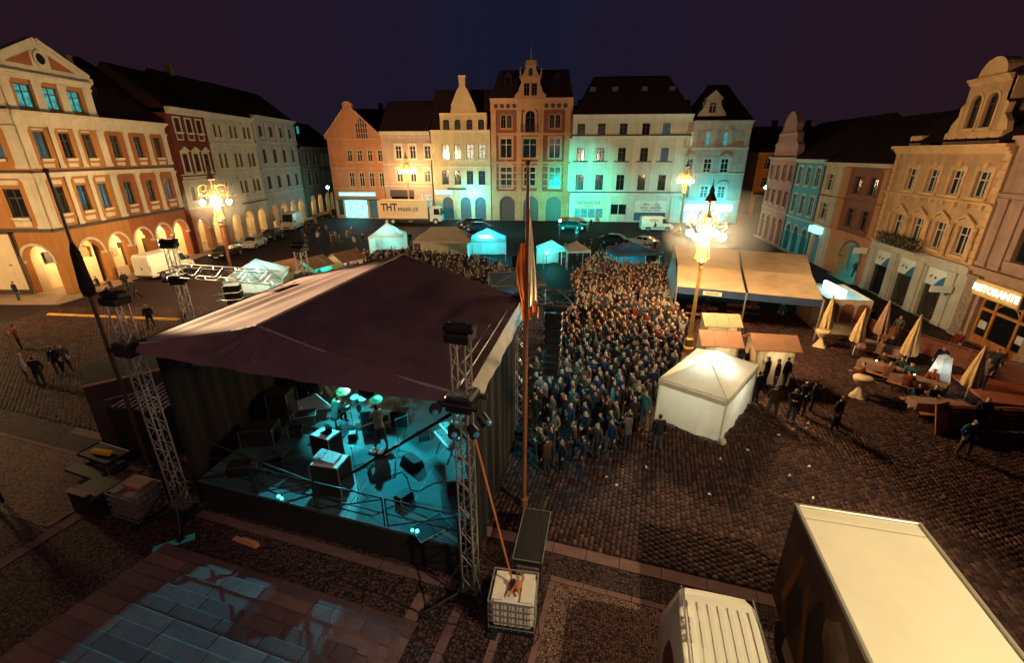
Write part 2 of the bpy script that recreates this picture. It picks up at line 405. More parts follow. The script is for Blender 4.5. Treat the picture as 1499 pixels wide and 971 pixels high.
    def dormer(s, x, y, z, w=1.2, h=1.5, m=None, pane='d'):
        mb = MB().box(x-w/2, x+w/2, y, y+2, z, z+h).prism([(x-w/2-.1, z+h), (x+w/2+.1, z+h), (x, z+h+w*.5)], y-.1, y+2)
        d = s.place(mb, "dormer", m or ROOFM)
        p = MB().box(-w*.32, w*.32, -.03, 0, .25, h-.1); o = s.place(p, "dormer_window", PANES[pane], (x, y, z))
        return d
    def chimney(s, x, y, z, h=1.6, w=.7):
        return s.place(MB().box(x-w/2, x+w/2, y, y+w, z, z+h).box(x-w/2-.06, x+w/2+.06, y-.06, y+w+.06, z+h, z+h+.14), "chimney", M("sooty_brick", (.10, .055, .045), .9))
    def arcade(s, W, H, m, x0=0.0, d0=.7, d1=4.0, lamps=(), watt=220, col=(1, .66, .27), doors=True, seed=1, sides=True):
        """vaulted walk behind the arches, with its lit lanterns"""
        rnd = random.Random(seed); a, b = x0+.05, x0+W-.05; mb = MB()
        mb.poly([(a,d1,0),(b,d1,0),(b,d1,H),(a,d1,H)]); mb.poly([(a,d0,0),(a,d1,0),(a,d1,H),(a,d0,H)])
        if sides: mb.poly([(b,d0,0),(b,d0,H),(b,d1,H),(b,d1,0)])
        mb.poly([(a,d0,H),(a,d1,H),(b,d1,H),(b,d0,H)]); mb.poly([(a,-.6,.02),(b,-.6,.02),(b,d1,.02),(a,d1,.02)], 1)
        s.place(mb, "arcade_passage", [m, M("arcade_floor_stone", (.30, .22, .16), .7, 0, .3, 2, .3, 8)])
        for x in lamps:
            lb = MB().ball((0, 0, 0), .16).tube((0, 0, .15), (0, 0, H-3.35), .02, 5)
            lo = s.place(lb, "arcade_lantern", M("lantern_globe_lit", (.9, .8, .6), .4, 0, 0, emis=(1, .72, .34), es=9), (x, (d0+d1)/2, 3.35))
            point("lantern_light", (0, 0, -.25), col, watt, .12, lo)
        for k, x in enumerate(np.arange(x0+1.8, x0+W-1, 3.3)):
            if rnd.random() < .75:
                s.place(MB().box(-.05, .05, -.5, .5, 0, .55 + .5*rnd.random()), "hanging_sign", M("arcade_sign_%d" % (k % 3), [(.03, .025, .025), (.10, .05, .03), (.25, .16, .09)][k % 3], .6), (float(x), d0 + .9 + .9*rnd.random(), 2.35))
        if doors:
            n = max(1, int(W/3.3))
            for i in range(n):
                x = x0 + W*(i+.35+.3*rnd.random())/n
                s.place(MB().box(-.65, .65, -.09, -.004, 0, 2.4).box(-.52, .52, -.11, -.09, .9, 2.25), "shop_door", [M("dark_door_wood", (.06, .03, .02), .5)], (x, d1, 0))
                s.place(MB().box(-.45, .45, -.04, -.004, 0, .75), "shop_sign", M("painted_board_%d" % (i % 3), [(.30, .12, .05), (.08, .07, .06), (.42, .30, .14)][i % 3], .6), (x + .2, d1, 2.7))
                if rnd.random() < .8:
                    s.place(MB().box(-.35, .35, -.06, -.004, 0, 1.0), "poster_board", M("poster_board_%d" % (i % 2), [(.10, .05, .03), (.5, .34, .2)][i % 2], .6, 0, .6, 6), (x + 1.35, d1, 1.2))
# ================================================================ left row of houses
def LX(Y): return -38.7 - .03 * (Y - 38.8)
LA = math.atan2(1, -.03)
OCHRE = plaster("ochre_plaster", (.36, .16, .050)); REDOCHRE = plaster("red_ochre_plaster", (.30, .105, .045))
CREAMT = plaster("cream_stucco_trim", (.56, .48, .36)); PALE = plaster("pale_arcade_plaster", (.72, .56, .34))
h = House("corner_house", "ochre and cream corner house with three teal lit attic windows under a pediment", LX(38.8), 38.8, LA, 17.2)
arc1 = [O(x, 2.5, 0, 4.25, 1.25, kind='arcade', depth=.75) for x in (3.1, 6.35)]
arc2 = [O(x, 2.5, 0, 4.25, 1.25, kind='arcade', depth=.75) for x in (9.7, 12.85, 15.75)]
s1 = (1.75, 4.1, 6.4); s2 = (9.6, 12.7, 15.6)
h.wall(8.3, [(0, 5.4, OCHRE, arc1), (5.4, 10.1, OCHRE, [O(x, 1.02, 6.75, 8.95, frame='d', sur=0, trim=CREAMT, tr=.7, pane=p) for x, p in zip(s1, 'ddb')]),
    (10.1, 14.7, OCHRE, [O(x, 1.02, 11.2, 13.25, frame='d', sur=0, trim=CREAMT, tr=.7, pane=p) for x, p in zip(s1, 'bdd')]),
    (14.7, 17.3, OCHRE, [O(x, 1.35, 15.05, 16.75, frame='d', sur=0, sill=False, pane='t') for x in s1])])
h.wall(8.9, [(0, 5.4, REDOCHRE, arc2), (5.4, 10.1, REDOCHRE, [O(x, 1.02, 6.75, 8.95, frame='d', sur=0, trim=CREAMT, pane=p) for x, p in zip(s2, 'ddb')]),
    (10.1, 14.7, REDOCHRE, [O(x, 1.02, 11.2, 13.25, frame='d', sur=0, trim=CREAMT) for x in s2])], x0=8.3)
for x in s1 + s2:
    h.boxes("apron_panel", CREAMT, (x-.55, x+.55, -.05, -.004, 5.95, 6.3)); h.boxes("apron_panel", CREAMT, (x-.5, x+.5, -.05, -.004, 10.5, 10.8))
for x in s1:
    h.boxes("frieze_panel", CREAMT, (x-.55, x+.55, -.06, -.004, 9.15, 9.5)); h.boxes("frieze_panel", CREAMT, (x-.5, x+.5, -.04, -.004, 13.38, 13.5))
for x, w in ((.4, .75), (2.92, .42), (5.25, .42), (7.95, .8), (11.1, .5), (14.15, .5), (16.85, .6)):
    h.pilaster(x, 5.7, 9.75, w); h.pilaster(x, 10.45, 13.65, w)
h.course(5.4, .3, .14, m=DARKWOOD); h.boxes("fascia", CREAMT, (0, 17.2, -.06, -.004, 9.72, 10.1)); h.course(10.1, .16, .18, m=DARKWOOD); h.boxes("fascia", CREAMT, (0, 17.2, -.08, -.004, 13.62, 14.25)); h.cornice(14.25, h=.5, out=.6)
for x, w in ((.35, .7), (2.92, .8), (5.25, .8), (7.85, .9)): h.pilaster(x, 14.8, 17.1, w)
h.cornice(17.1, 8.3, h=.5, out=.45)
h.gable([(-.3, 17.6), (8.6, 17.6), (8.6, 18.0), (4.15, 20.1), (-.3, 18.0)], CREAMT, .5, CREAMT, .3)
for s_ in (-1, 1): h.place(MB().prism([(4.15+s_*.85, 18.2), (4.15+s_*3.1, 18.2), (4.15+s_*.85, 19.25)][::s_], -.06, -.035), "gable_inset", REDOCHRE)
h.boxes("gable_fascia", CREAMT, (-.3, 8.6, -.1, -.035, 17.6, 18.05))
rb = MB(); A = [(4.15+.62*math.cos(2*math.pi*k/16), 18.85+.62*math.sin(2*math.pi*k/16)) for k in range(16)]; Bq = [(4.15+.42*math.cos(2*math.pi*k/16), 18.85+.42*math.sin(2*math.pi*k/16)) for k in range(16)]
for k in range(16): rb.prism([A[k], A[(k+1) % 16], Bq[(k+1) % 16], Bq[k]], -.13, -.035)
h.place(rb, "oculus_frame", CREAMT); h.place(MB().prism(Bq, -.06, -.036), "oculus_pane", GLASS)
h.shell(14.7, OCHRE, W=12.2, x0=5.0); h.boxes("attic_block", OCHRE, (0.01, 8.29, .25, 8, 14.72, 17.4))
h.roof(14.75, 5.2, 8.9, 8.3, m=ROOFM); h.roof(17.62, 2.2, 8.3, 0, m=ROOFM, D=9, ov=-.4)
h.dormer(11.5, 2.2, 16.1, 1.1, 1.4); h.chimney(13.5, 5, 19.0); h.chimney(9.4, 5.6, 19.2)
h.arcade(13.2, 4.6, PALE, x0=4.0, lamps=(6.3, 11.2, 15.6), watt=520, seed=4)
# south flank with its own arch
h.frame(0, 5.2, -math.pi/2)
h.wall(5.2, [(0, 5.4, OCHRE, [O(3.15, 2.6, 0, 4.25, 1.3, kind='arcade', depth=.7)]), (5.4, 10.1, OCHRE, [O(3.1, 1.35, 6.6, 8.9, frame='d', sur=0)]),
    (10.1, 14.7, OCHRE, [O(3.0, 1.3, 11.2, 13.25, frame='d', sur=0, pane='b')]), (14.7, 17.3, OCHRE, [O(3.0, 1.3, 15.05, 16.75, frame='d', sur=0, pane='t')])])
for a, b in ((5.7, 9.75), (10.45, 13.65), (14.8, 17.1)): h.pilaster(4.75, a, b, .9)
h.boxes("apron_panel", CREAMT, (2.4, 3.8, -.05, -.004, 5.85, 6.3)); h.boxes("frieze_panel", CREAMT, (2.3, 3.9, -.05, -.004, 9.2, 9.55))
h.course(5.4, .3, .14, 5.2, m=DARKWOOD); h.course(10.1, .16, .18, 5.2, m=DARKWOOD); h.boxes("fascia", CREAMT, (0, 5.2, -.07, -.004, 9.72, 10.1)); h.cornice(14.25, 5.2, h=.5, out=.55); h.boxes("fascia", CREAMT, (0, 5.2, -.07, -.004, 13.62, 14.25)); h.cornice(17.1, 5.2, h=.5, out=.4)
h.arcade(4.4, 4.6, PALE, x0=.2, lamps=(3.2,), watt=420, doors=False, sides=False)
h.place(MB().box(-1.1, 1.1, -.08, -.004, 2.55, 3.45).prism([(-.8, 3.45), (.8, 3.45), (.5, 3.75), (-.5, 3.75)], -.08, -.004), "arcade_poster_sign", M("orange_mural_board", (.36, .14, .04), .6, 0, .6, 5), (3.1, 3.9, 0))
h.place(MB().box(-.4, .4, -.09, -.004, 0, 2.3), "shop_door", M("dark_door_wood", (.06, .03, .02), .5), (2.6, 3.9, 0))
# white low wing by the corner
WHITEW = plaster("whitewashed_wall", (.66, .52, .34), .12)
hw = House("low_wing", "plain whitewashed low wing beside the ochre corner house", -42.1, 38.55, 0, 14.5, 'building', 5)
hw.frame(-14.5, 0, 0)
hw.wall(14.5, [(0, .45, M("dark_plinth", (.06, .04, .035), .9), []), (.45, 5.3, WHITEW, [])])
hw.boxes("eaves_board", DARKWOOD, (0, 14.6, -.25, 5, 5.3, 5.45)); hw.shell(5.3, WHITEW, 14.5); hw.boxes("downpipe", DARKWOOD, (14.4, 14.56, -.12, -.004, 0.02, 5.3))
hw.boxes("vent_grille", DARKWOOD, (13.35, 13.65, -.03, -.004, 2.6, 2.68))
# brown house with the pedimented windows
BROWN = plaster("maroon_plaster", (.13, .028, .022)); PINK = plaster("salmon_plaster", (.40, .19, .11)); GREENC = plaster("greenish_cream_plaster", (.46, .43, .33))
h = House("narrow_house", "narrow maroon house with white triangular window pediments", LX(57), 57, LA, 7.2); cs = (1.55, 3.7, 5.75)
h.wall(7.2, [(0, 5.3, PINK, [O(x, 2.3, 0, 3.95, 1.15, kind='arcade', depth=.7) for x in (1.9, 5.2)]),
    (5.3, 8.5, GREENC, [O(x, 1.05, 6.2, 7.75, frame='d') for x in cs]), (8.5, 12.95, BROWN, [O(x, 1.05, 9.5, 11.6, frame='d', ped='tri', sur=.2) for x in cs]),
    (12.95, 16.0, BROWN, [O(x, 1.0, 14.0, 15.5, frame='d', sur=.18) for x in cs])])
for x in cs: h.boxes("apron_panel", CREAMT, (x-.6, x+.6, -.05, -.004, 13.1, 13.25), (x-.6, x-.5, -.05, -.004, 13.25, 13.7), (x+.5, x+.6, -.05, -.004, 13.25, 13.7))
fr = MB()
for i in range(24): fr.ball((.3+i*.29, -.05, 8.85), .12, 6, 4, sc=(1, .6, 1.5))
h.place(fr, "stucco_frieze", CREAMT); h.course(8.5, .14); h.course(9.15, .12); h.course(5.2, .22); h.cornice(15.9, h=.7, out=.7)
h.shell(16, BROWN); h.roof(16.5, 4.5); h.arcade(7.2, 4.3, PALE, lamps=(2.0, 5.4), watt=300, seed=5)
# beige house
BEIGE = plaster("beige_plaster", (.50, .42, .31)); GREY = plaster("soot_grey_plaster", (.30, .27, .25)); GREYT = plaster("grey_stucco_trim", (.38, .34, .30))
h = House("twin_window_house", "beige house with paired round headed windows on three floors", LX(64.2), 64.2, LA, 12.1); cs = (2.5, 6.4, 10.1)
def pairs(z0, z1, lit=()): return [O(x+d, .78, z0, z1, .36, frame='d', sur=.1, pane=('t' if (i, d > 0) in lit else 'd')) for i, x in enumerate(cs) for d in (-.62, .62)]
h.wall(12.1, [(0, 5.4, BEIGE, [O(x, 2.3, 0, 3.6, 1.15, kind='arcade', depth=.7) for x in (2.4, 6.1, 9.9)]), (5.4, 9.1, BEIGE, pairs(6.2, 8.0, ((0, True),))),
    (9.1, 12.9, BEIGE, pairs(9.8, 11.75)), (12.9, 16.2, BEIGE, pairs(13.7, 15.35))])
for z in (8.35, 12.05, 15.6):
    for x in cs: h.boxes("hood_mould", BEIGE, (x-1.5, x+1.5, -.16, -.004, z, z+.16), (x-1.4, x+1.4, -.09, -.004, z-.12, z))
h.course(5.3, .2); h.course(9.0, .16); h.course(12.8, .2, .2); h.cornice(16.1, h=.5, out=.6); h.shell(16.2, BEIGE); h.roof(16.5, 5); h.chimney(4, 5, 21.2, 1.2)
h.arcade(12.1, 4.0, PALE, lamps=(2.6, 6.3, 10), watt=300, seed=6)
h.boxes("awning_bar", DARKWOOD, (4.5, 11.5, -.7, -.15, 4.75, 4.85))
# grey house
h = House("grey_house", "soot grey four storey house with four windows a floor", LX(76.3), 76.3, LA, 15.7); cs = (2.4, 6.0, 9.7, 13.3)
h.wall(15.7, [(0, 5.4, GREY, [O(x, 2.4, 0, 3.7, 1.2, kind='arcade', depth=.7, trim=GREYT) for x in cs]), (5.4, 9.3, GREY, [O(x, 1.15, 6.2, 8.2, frame='d', trim=GREYT) for x in cs]),
    (9.3, 13.3, GREY, [O(x, 1.15, 10.2, 12.3, frame='d', ped='flat', trim=GREYT) for x in cs]), (13.3, 16.9, GREY, [O(x, 1.1, 14.2, 15.8, frame='d', trim=GREYT) for x in cs])])
for x in (.4, 4.2, 7.85, 11.5, 15.2): h.pilaster(x, 13.5, 16.2, .8, GREYT)
h.course(5.3, .25, m=GREYT); h.course(9.2, .25, .16, m=GREYT); h.course(13.2, .25, .2, m=GREYT); h.cornice(16.7, h=.5, out=.6, m=GREYT); h.shell(16.9, GREY); h.roof(17.1, 4.5)
h.arcade(15.7, 4.1, PALE, lamps=(2.6, 6.2, 9.9, 13.4), watt=300, seed=7)
# two low houses down the street
h = House("low_grey_house", "low greyish house with two arches at the street mouth", LX(93.5), 93.5, LA, 8.5); cs = (2.3, 6.2)
h.wall(8.5, [(0, 5, GREY, [O(x, 2.5, 0, 3.8, 1.25, kind='arcade', depth=.7, trim=GREYT) for x in cs]), (5, 8.8, GREY, [O(x, 1.5, 5.8, 8.2, frame='d') for x in cs]), (8.8, 12.6, GREY, [O(x, 1.5, 9.5, 11.8, frame='d') for x in cs])])
h.course(8.7, .2); h.cornice(12.4, m=GREYT); h.shell(12.6, GREY); h.roof(12.9, 5); h.arcade(8.5, 4.2, PALE, lamps=(2.3, 6.2), watt=280, seed=8)
h.dormer(2.6, 2.6, 15.2, 1.5, 1.7, pane='t'); h.dormer(6.6, 2.6, 15.2, 1.5, 1.7, pane='t')
BLUEG = plaster("blue_grey_plaster", (.20, .26, .30))
h = House("low_blue_house", "low blue grey house at the dark end of the left row", LX(102), 102, LA, 12); cs = (1.9, 4.9, 8, 11)
h.wall(12, [(0, 5, BLUEG, [O(x, 2.1, 0, 3.8, 1.05, kind='arcade', depth=.7, trim=GREYT) for x in cs]), (5, 8.8, BLUEG, [O(x, 1.2, 5.8, 8.0, frame='d') for x in cs]), (8.8, 12.6, BLUEG, [O(x, 1.2, 9.5, 11.6, frame='d') for x in cs])])
h.cornice(12.4, m=GREYT); h.shell(12.6, BLUEG); h.roof(12.9, 5); h.arcade(12, 4.2, PALE, lamps=(2, 6.5, 11), watt=260, seed=9)
# ================================================================ right row
def RX(Y): return 30.4 + .173 * (Y - 29.6)
RA = math.atan2(-1, -.173); RL = math.hypot(1, .173)
def rlx(Y1, Y): return (Y1 - Y) * RL
GOLD = plaster("golden_sandstone", (.44, .27, .145), .32); GOLDT = plaster("golden_stone_trim", (.56, .35, .18), .28); SHOPW = plaster("grey_shopfront_stucco", (.42, .40, .34))
h = House("golden_house", "golden stone house with four pedimented windows and a round topped roof gable", RX(41), 41, RA, 11.57); h.trim = GOLDT
c1 = (2.75, 5.2, 7.6, 9.95)
ops0 = [O(x, 2.1, 0, 3.75, kind='shop', depth=.35) for x in (2.0, 5.3, 8.7)]
h.wall(11.57, [(0, 4.5, SHOPW, ops0), (4.5, 8.55, GOLD, [O(x, 1.1, 5.05, 6.95, ped='tri', sur=.2, tr=.7) for x in c1]), (8.55, 12.1, GOLD, [O(x, 1.1, 8.85, 10.5, sur=.26, tr=.66) for x in c1])])
for i, o in enumerate(ops0):
    x = o['cx']
    h.place(MB().box(-1.04, 1.04, 0, .06, .02, 2.45).box(-.5, -.44, -.03, 0, .1, 2.4).box(.44, .5, -.03, 0, .1, 2.4), "shop_window", GLASS, (x, .25, 0))
    sg = h.place(MB().box(-1.04, 1.04, 0, .1, 2.5, 3.72), "shop_sign", M("white_sign_board", (.62, .66, .62), .5, 0, .1), (x, .12, 0))
    sw = [(1.03, 2.51), (1.03, 3.4)] + [(1.03-1.1*k/8, 3.4-.89*(k/8)**1.7) for k in range(1, 9)]
    put("blue_swoosh", MB().prism(sw, -.012, -.003).mesh("blue_swoosh", M("sign_blue", (.015, .12, .28), .5, 0, 0)), sg)
    put("logo_mark", MB().prism([(-.72, 3.0), (-.5, 3.05), (-.42, 3.3), (-.6, 3.18)], -.012, -.003).prism([(-.2, 3.0), (0, 3.0), (.02, 3.2), (-.1, 3.12), (-.2, 3.2)], -.012, -.003).mesh("logo_mark", M("sign_black", (.02, .02, .03), .5, 0, 0)), sg)
for x in (.45, 3.65, 7.0, 10.3): h.pilaster(x, 0.02, 3.95, .75, SHOPW, .1)
h.boxes("shop_fascia", SHOPW, (0, 11.57, -.1, -.004, 3.95, 4.42)); h.course(4.42, .16, .2, m=SHOPW)
bs = put("bracket_sign", MB().box(-.55, .55, -.05, .05, 0, .55).tube((0, 0, .55), (0, 0, .62), .03).mesh("bracket_sign", M("white_sign_board", (.62, .66, .62), .5)), h.e, (.05, -.8, 3.1), math.pi/2)
bs = put("bracket_sign", MB().box(-.65, .65, -.06, .06, 0, .42).mesh("bracket_sign", M("white_sign_board", (.62, .66, .62), .5)), h.e, (10.9, -.85, 2.6), math.pi/2)
q = MB()                                   # corner quoins and rustication
for i in range(15):
    z = 4.65 + i*.5
    for xx, sgn in ((0, 1), (11.57, -1)):
        L = .55 if i % 2 else .38; q.box(min(xx, xx+sgn*L), max(xx, xx+sgn*L), -.07, -.004, z, z+.42)
h.place(q, "quoin_column", GOLDT)
for x in (1.5, 3.98, 6.4, 8.8, 11.0):
    cb = MB().lathe([(.17, 4.75), (.17, 4.95), (.12, 5.0), (.15, 5.7), (.2, 5.9), (.12, 6.1), (.13, 6.7), (.19, 6.8), (.19, 7.0)], 8, c=(x, -.14)); h.place(cb, "carved_half_column", GOLDT)
for x in c1:
    kb = MB()
    for k in range(5): kb.box(x-.62-.12*(k % 2), x-.56, -.09, -.064, 8.9+k*.33, 9.15+k*.33).box(x+.56, x+.62+.12*(k % 2), -.09, -.064, 8.9+k*.33, 9.15+k*.33)
    kb.prism([(x-.12, 10.6), (x+.12, 10.6), (x+.2, 11.0), (x-.2, 11.0)], -.16, -.004)
    h.place(kb, "keystone_surround", GOLDT)
for i in range(9): h.boxes("corbel", GOLDT, (.9+i*1.22, 1.12+i*1.22, -.2, -.004, 8.12, 8.42))
h.course(8.45, .14, .18, m=GOLDT); h.boxes("frieze", GOLD, (0.3, 11.2, -.05, -.004, 11.0, 11.25)); h.cornice(11.55, h=.6, out=.6, m=GOLDT)
h.boxes("balcony_slab", SHOPW, (2.2, 7.6, -1.15, -.2, 4.5, 4.66)); gb = MB()
rnd = random.Random(3)
for k in range(260):
    x, y, z = rnd.uniform(2.25, 7.5), rnd.uniform(-1.15, -.75), rnd.uniform(4.66, 5.5); a = rnd.random()*6.28; e = .16
    gb.poly([(x, y, z), (x+e*math.cos(a), y+e*math.sin(a), z+.05), (x+e*.6*math.cos(a+1), y+e*.6*math.sin(a+1), z+.18)])
h.place(gb, "balcony_plants", M("dark_foliage", (.03, .035, .02), .8))
bal = MB()
for k in range(28): bal.tube((2.25+k*.196, -1.12, 4.66), (2.25+k*.196, -1.12, 5.5), .018, 4)
bal.tube((2.2, -1.12, 5.5), (7.6, -1.12, 5.5), .03, 5); h.place(bal, "balcony_railing", M("black_iron", (.02, .02, .02), .5, .6, 0))
h.shell(12.0, GOLD); h.roof(12.35, 4.2, ov=-.05)
gx = 7.1
h.boxes("parapet_block", GOLDT, (gx-2.6, gx+2.6, .3, 1.2, 12.2, 12.95), (.6, 2.0, .3, 1, 12.2, 12.9))
gh = House("x", None, 0, 0, 0, 1); bpy.data.objects.remove(gh.e); gh.e = h.e; gh.frame(gx-1.75, .45, 0); gh.trim = GOLDT
gh.wall(3.5, [(12.95, 16.1, GOLD, [O(1.05, .95, 13.2, 15.3, .45, sur=.16, frame='d'), O(2.45, .95, 13.2, 15.3, .45, sur=.16, frame='d')])], "gable_wall")
gh.boxes("gable_block", GOLD, (0.01, 3.49, .26, 5.0, 12.95, 16.1)); gh.cornice(15.9, 3.5, h=.4, out=.35, m=GOLDT)
gh.place(MB().prism([(.55, 16.3), (2.95, 16.3)] + arch_pts(.55, 2.95, 16.3, 1.15, 12)[1:], -.1, .8), "gable_round_top", GOLDT)
for xx, sgn in ((-.02, -1), (3.52, 1)): gh.place(MB().prism([(xx, 12.95), (xx+sgn*.85, 12.95), (xx+sgn*.7, 13.5), (xx+sgn*.25, 14.0), (xx+sgn*.3, 14.6), (xx, 14.8)][::sgn], 0, .35), "scroll", GOLDT)
# house of the ristorante at the right edge
MAUVE = plaster("mauve_brown_stucco", (.34, .21, .16), .35)
h = House("restaurant_house", "mauve brown house with a lit restaurant sign over timber doors", RX(29.4), 29.4, RA, 13); h.trim = MAUVE
h.wall(13, [(0, 4.6, MAUVE, [O(3.3, 4.1, 0, 3.0, kind='shop', depth=.5), O(9.5, 3.0, 0, 3.0, kind='shop', depth=.5)]), (4.6, 9.2, MAUVE, [O(3.2, 1.5, 5.5, 8.1, .75, frame='d', sur=.25), O(7.6, 1.5, 5.5, 8.1, .75, frame='d', sur=.25), O(11, 1.5, 5.5, 8.1, .75, frame='d', sur=.25)]),
    (9.2, 12.2, MAUVE, [O(3.2, 1.3, 9.9, 11.6, frame='d'), O(7.6, 1.3, 9.9, 11.6, frame='d'), O(11, 1.3, 9.9, 11.6, frame='d')])])
for x in (.5, 1.6, 5.6): h.pilaster(x, 4.8, 9.0, .7, MAUVE)
for x in (.55, 5.9): h.pilaster(x, .02, 4.2, .9, M("rough_carved_stone", (.24, .17, .13), .9, 0, .5, 4, .8, 6), .22)
h.course(4.45, .3, .25, m=MAUVE); h.course(9.1, .2, .2, m=MAUVE); h.cornice(12.0, m=MAUVE)
TIMBER = M("orange_timber", (.42, .16, .04), .5, 0, .3, 2)
db = MB()
for x in (-2.0, -.95, .85, 1.9): db.box(x-.09, x+.09, 0, .12, 0, 2.95)
db.box(-2.0, 2.0, -.01, .13, 2.15, 2.32).box(-2.0, 2.0, -.01, .13, 2.85, 2.99).box(-2, 2, .02, .1, 0, .5)
for k in range(8):
    a, b = math.pi*k/8, math.pi*(k+1)/8; db.tube((.0+.9*math.cos(a), -.02, 2.2+.75*math.sin(a)), (.9*math.cos(b), -.02, 2.2+.75*math.sin(b)), .04, 5)
h.place(db, "timber_door_frame", TIMBER, (3.3, .3, 0)); h.place(MB().box(-2, 2, 0, .04, .5, 2.85), "door_glass", GLASS, (3.3, .38, 0))
for x in (-1.5, 1.35): h.place(MB().box(-.3, .3, 0, .02, 1.0, 1.5), "menu_board", M("menu_paper", (.5, .5, .48), .6), (3.3+x, .33, 0))
sg = h.place(MB().bevbox(-1.75, 1.75, -.14, 0, 0, 1.0, .04), "restaurant_sign", M("gold_sign_board", (.55, .36, .12), .5, 0, .1, emis=(.8, .5, .18), es=.02), (2.75, -.24, 3.1))
text("sign_lettering", "RISTORANTE", .60, M("sign_letters_lit", (.9, .95, .9), .4, 0, 0, emis=(.92, 1, .84), es=3.2), sg, (0, -.17, .5), sx=.98)
for x in (-1.1, 0, 1.1): point("sign_light", (x, -.55, .55), (1, .85, .55), 7, .1, sg)
h.shell(12.2, MAUVE); h.roof(12.4, 4)
# cream and brown house
CRM = plaster("creamy_grey_plaster", (.46, .40, .30)); ORB = plaster("orange_brown_plaster", (.42, .20, .09)); DBR = plaster("dark_brown_plaster", (.20, .085, .06))
h = House("two_tone_house", "house painted cream on one half and brown on the other over a cyan arch", RX(53), 53, RA, 12.2); h.trim = CRM
h.wall(4.4, [(0, 4.3, CRM, [O(1.5, 1.7, 0, 3.2, .5, kind='shop', depth=.4)]), (4.3, 7.4, CRM, [O(1.7, 1.6, 4.9, 6.6, sur=.2)]), (7.4, 10.6, CRM, [O(1.7, 1.6, 7.9, 9.6, sur=.2)])])
h.wall(7.8, [(0, 4.3, ORB, [O(9.2, 3.6, 0, 3.6, 1.5, kind='arcade', depth=.8, trim=DBR)]), (4.3, 7.4, DBR, [O(7.3, 1.25, 4.9, 6.6, sur=.16, trim=DBR, frame='d'), O(9.9, 1.25, 4.9, 6.6, sur=.16, trim=DBR, frame='d')]), (7.4, 10.6, DBR, [O(7.3, 1.35, 8.0, 9.6, sur=.16, trim=DBR, frame='d'), O(9.9, 1.35, 8.0, 9.6, sur=.16, trim=DBR, frame='d')])], x0=4.4)
h.pilaster(3.6, 4.4, 10.3, .9, CRM); h.pilaster(5.0, 4.4, 10.3, 1.3, ORB); h.pilaster(11.7, 4.4, 10.3, .7, ORB)
h.course(4.2, .18, .14, m=ORB); h.course(7.3, .16, .12, m=DBR); h.boxes("frieze", DBR, (5.8, 11.2, -.06, -.004, 9.95, 10.35)); h.cornice(10.4, h=.35, out=.4, m=CRM)
h.place(MB().bevbox(-1.2, 1.2, -.5, 0, 0, .7, .05), "cyan_shop_sign", M("cyan_sign_lit", (.1, .6, .6), .4, 0, 0, emis=(.25, .95, .95), es=2.2), (1.6, -.05, 3.35))
h.place(MB().box(-.8, .8, 0, .05, .02, 2.9), "shop_door", G_DIMTEAL, (1.5, .3, 0))
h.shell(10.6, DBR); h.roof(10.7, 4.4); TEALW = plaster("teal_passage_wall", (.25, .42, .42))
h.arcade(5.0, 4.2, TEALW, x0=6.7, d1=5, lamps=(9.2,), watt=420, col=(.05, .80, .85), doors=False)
h.place(MB().box(-.6, .6, -.05, 0, 0, 1.2), "lit_poster", M("lit_white_poster", (.8, .9, .9), .5, 0, 0, emis=(.7, 1, 1), es=1.6), (10.6, 4.8, 1.3))
# blue house
BLUE = plaster("sky_blue_plaster", (.06, .30, .40)); BT = plaster("pale_blue_trim", (.40, .44, .42))
h = House("blue_house", "bright blue house with cream window frames and three small arches", RX(60.8), 60.8, RA, 7.9); h.trim = BT; cs = (1.5, 3.9, 6.4)
h.wall(7.9, [(0, 4.2, BLUE, [O(x, 1.5, 0, 3.3, .75, kind='arcade', depth=.6) for x in cs]), (4.2, 7.4, BLUE, [O(x, .95, 4.8, 6.9, sur=.2) for x in cs]), (7.4, 10.9, BLUE, [O(x, .95, 8.1, 10.1, sur=.2) for x in cs])])
h.course(4.1, .16); h.cornice(10.6, h=.4, out=.4); h.shell(10.9, BLUE); h.roof(11, 4.6); h.arcade(7.9, 3.8, BLUE, lamps=(), doors=True, seed=3)
for x in (.05, 7.85): h.boxes("downpipe", DARKWOOD, (x-.05, x+.05, -.12, -.005, 0, 10.6))
# pink brown house with the baroque gable
ROSE = plaster("rose_brown_plaster", (.28, .15, .12)); h = House("baroque_gable_house", "rose brown house crowned by a curved baroque gable", RX(70.3), 70.3, RA, 9.6); h.trim = plaster("rose_trim", (.34, .22, .18)); cs = (1.4, 3.6, 5.9, 8.1)
h.wall(9.6, [(0, 4.4, ROSE, [O(x, 1.5, 0, 3.5, .75, kind='arcade', depth=.6) for x in cs]), (4.4, 7.6, ROSE, [O(x, 1.0, 5.1, 7.0) for x in cs]), (7.6, 11, ROSE, [O(x, 1.0, 8.3, 10.2) for x in cs])])
h.course(4.3, .18); h.cornice(10.8, h=.4, out=.4); h.shell(11, ROSE); h.roof(11.1, 4.5)
gp = [(1.0, 11.2), (9.0, 11.2), (9.0, 12.6), (8.1, 13.0), (8.0, 14.0), (7.2, 14.4), (7.1, 15.3), (6.3, 16.1), (5.5, 16.6), (4.5, 16.6), (3.7, 16.1), (2.9, 15.3), (2.8, 14.4), (2.0, 14.0), (1.9, 13.0), (1.0, 12.6)]
h.gable(gp, ROSE, .6, h.trim, .12); h.course(13.9, .2, .15, 6.2, 1.9)
h.arcade(9.6, 4, ROSE, lamps=(), seed=2)
OCB = plaster("orange_ochre_plaster", (.50, .22, .06))
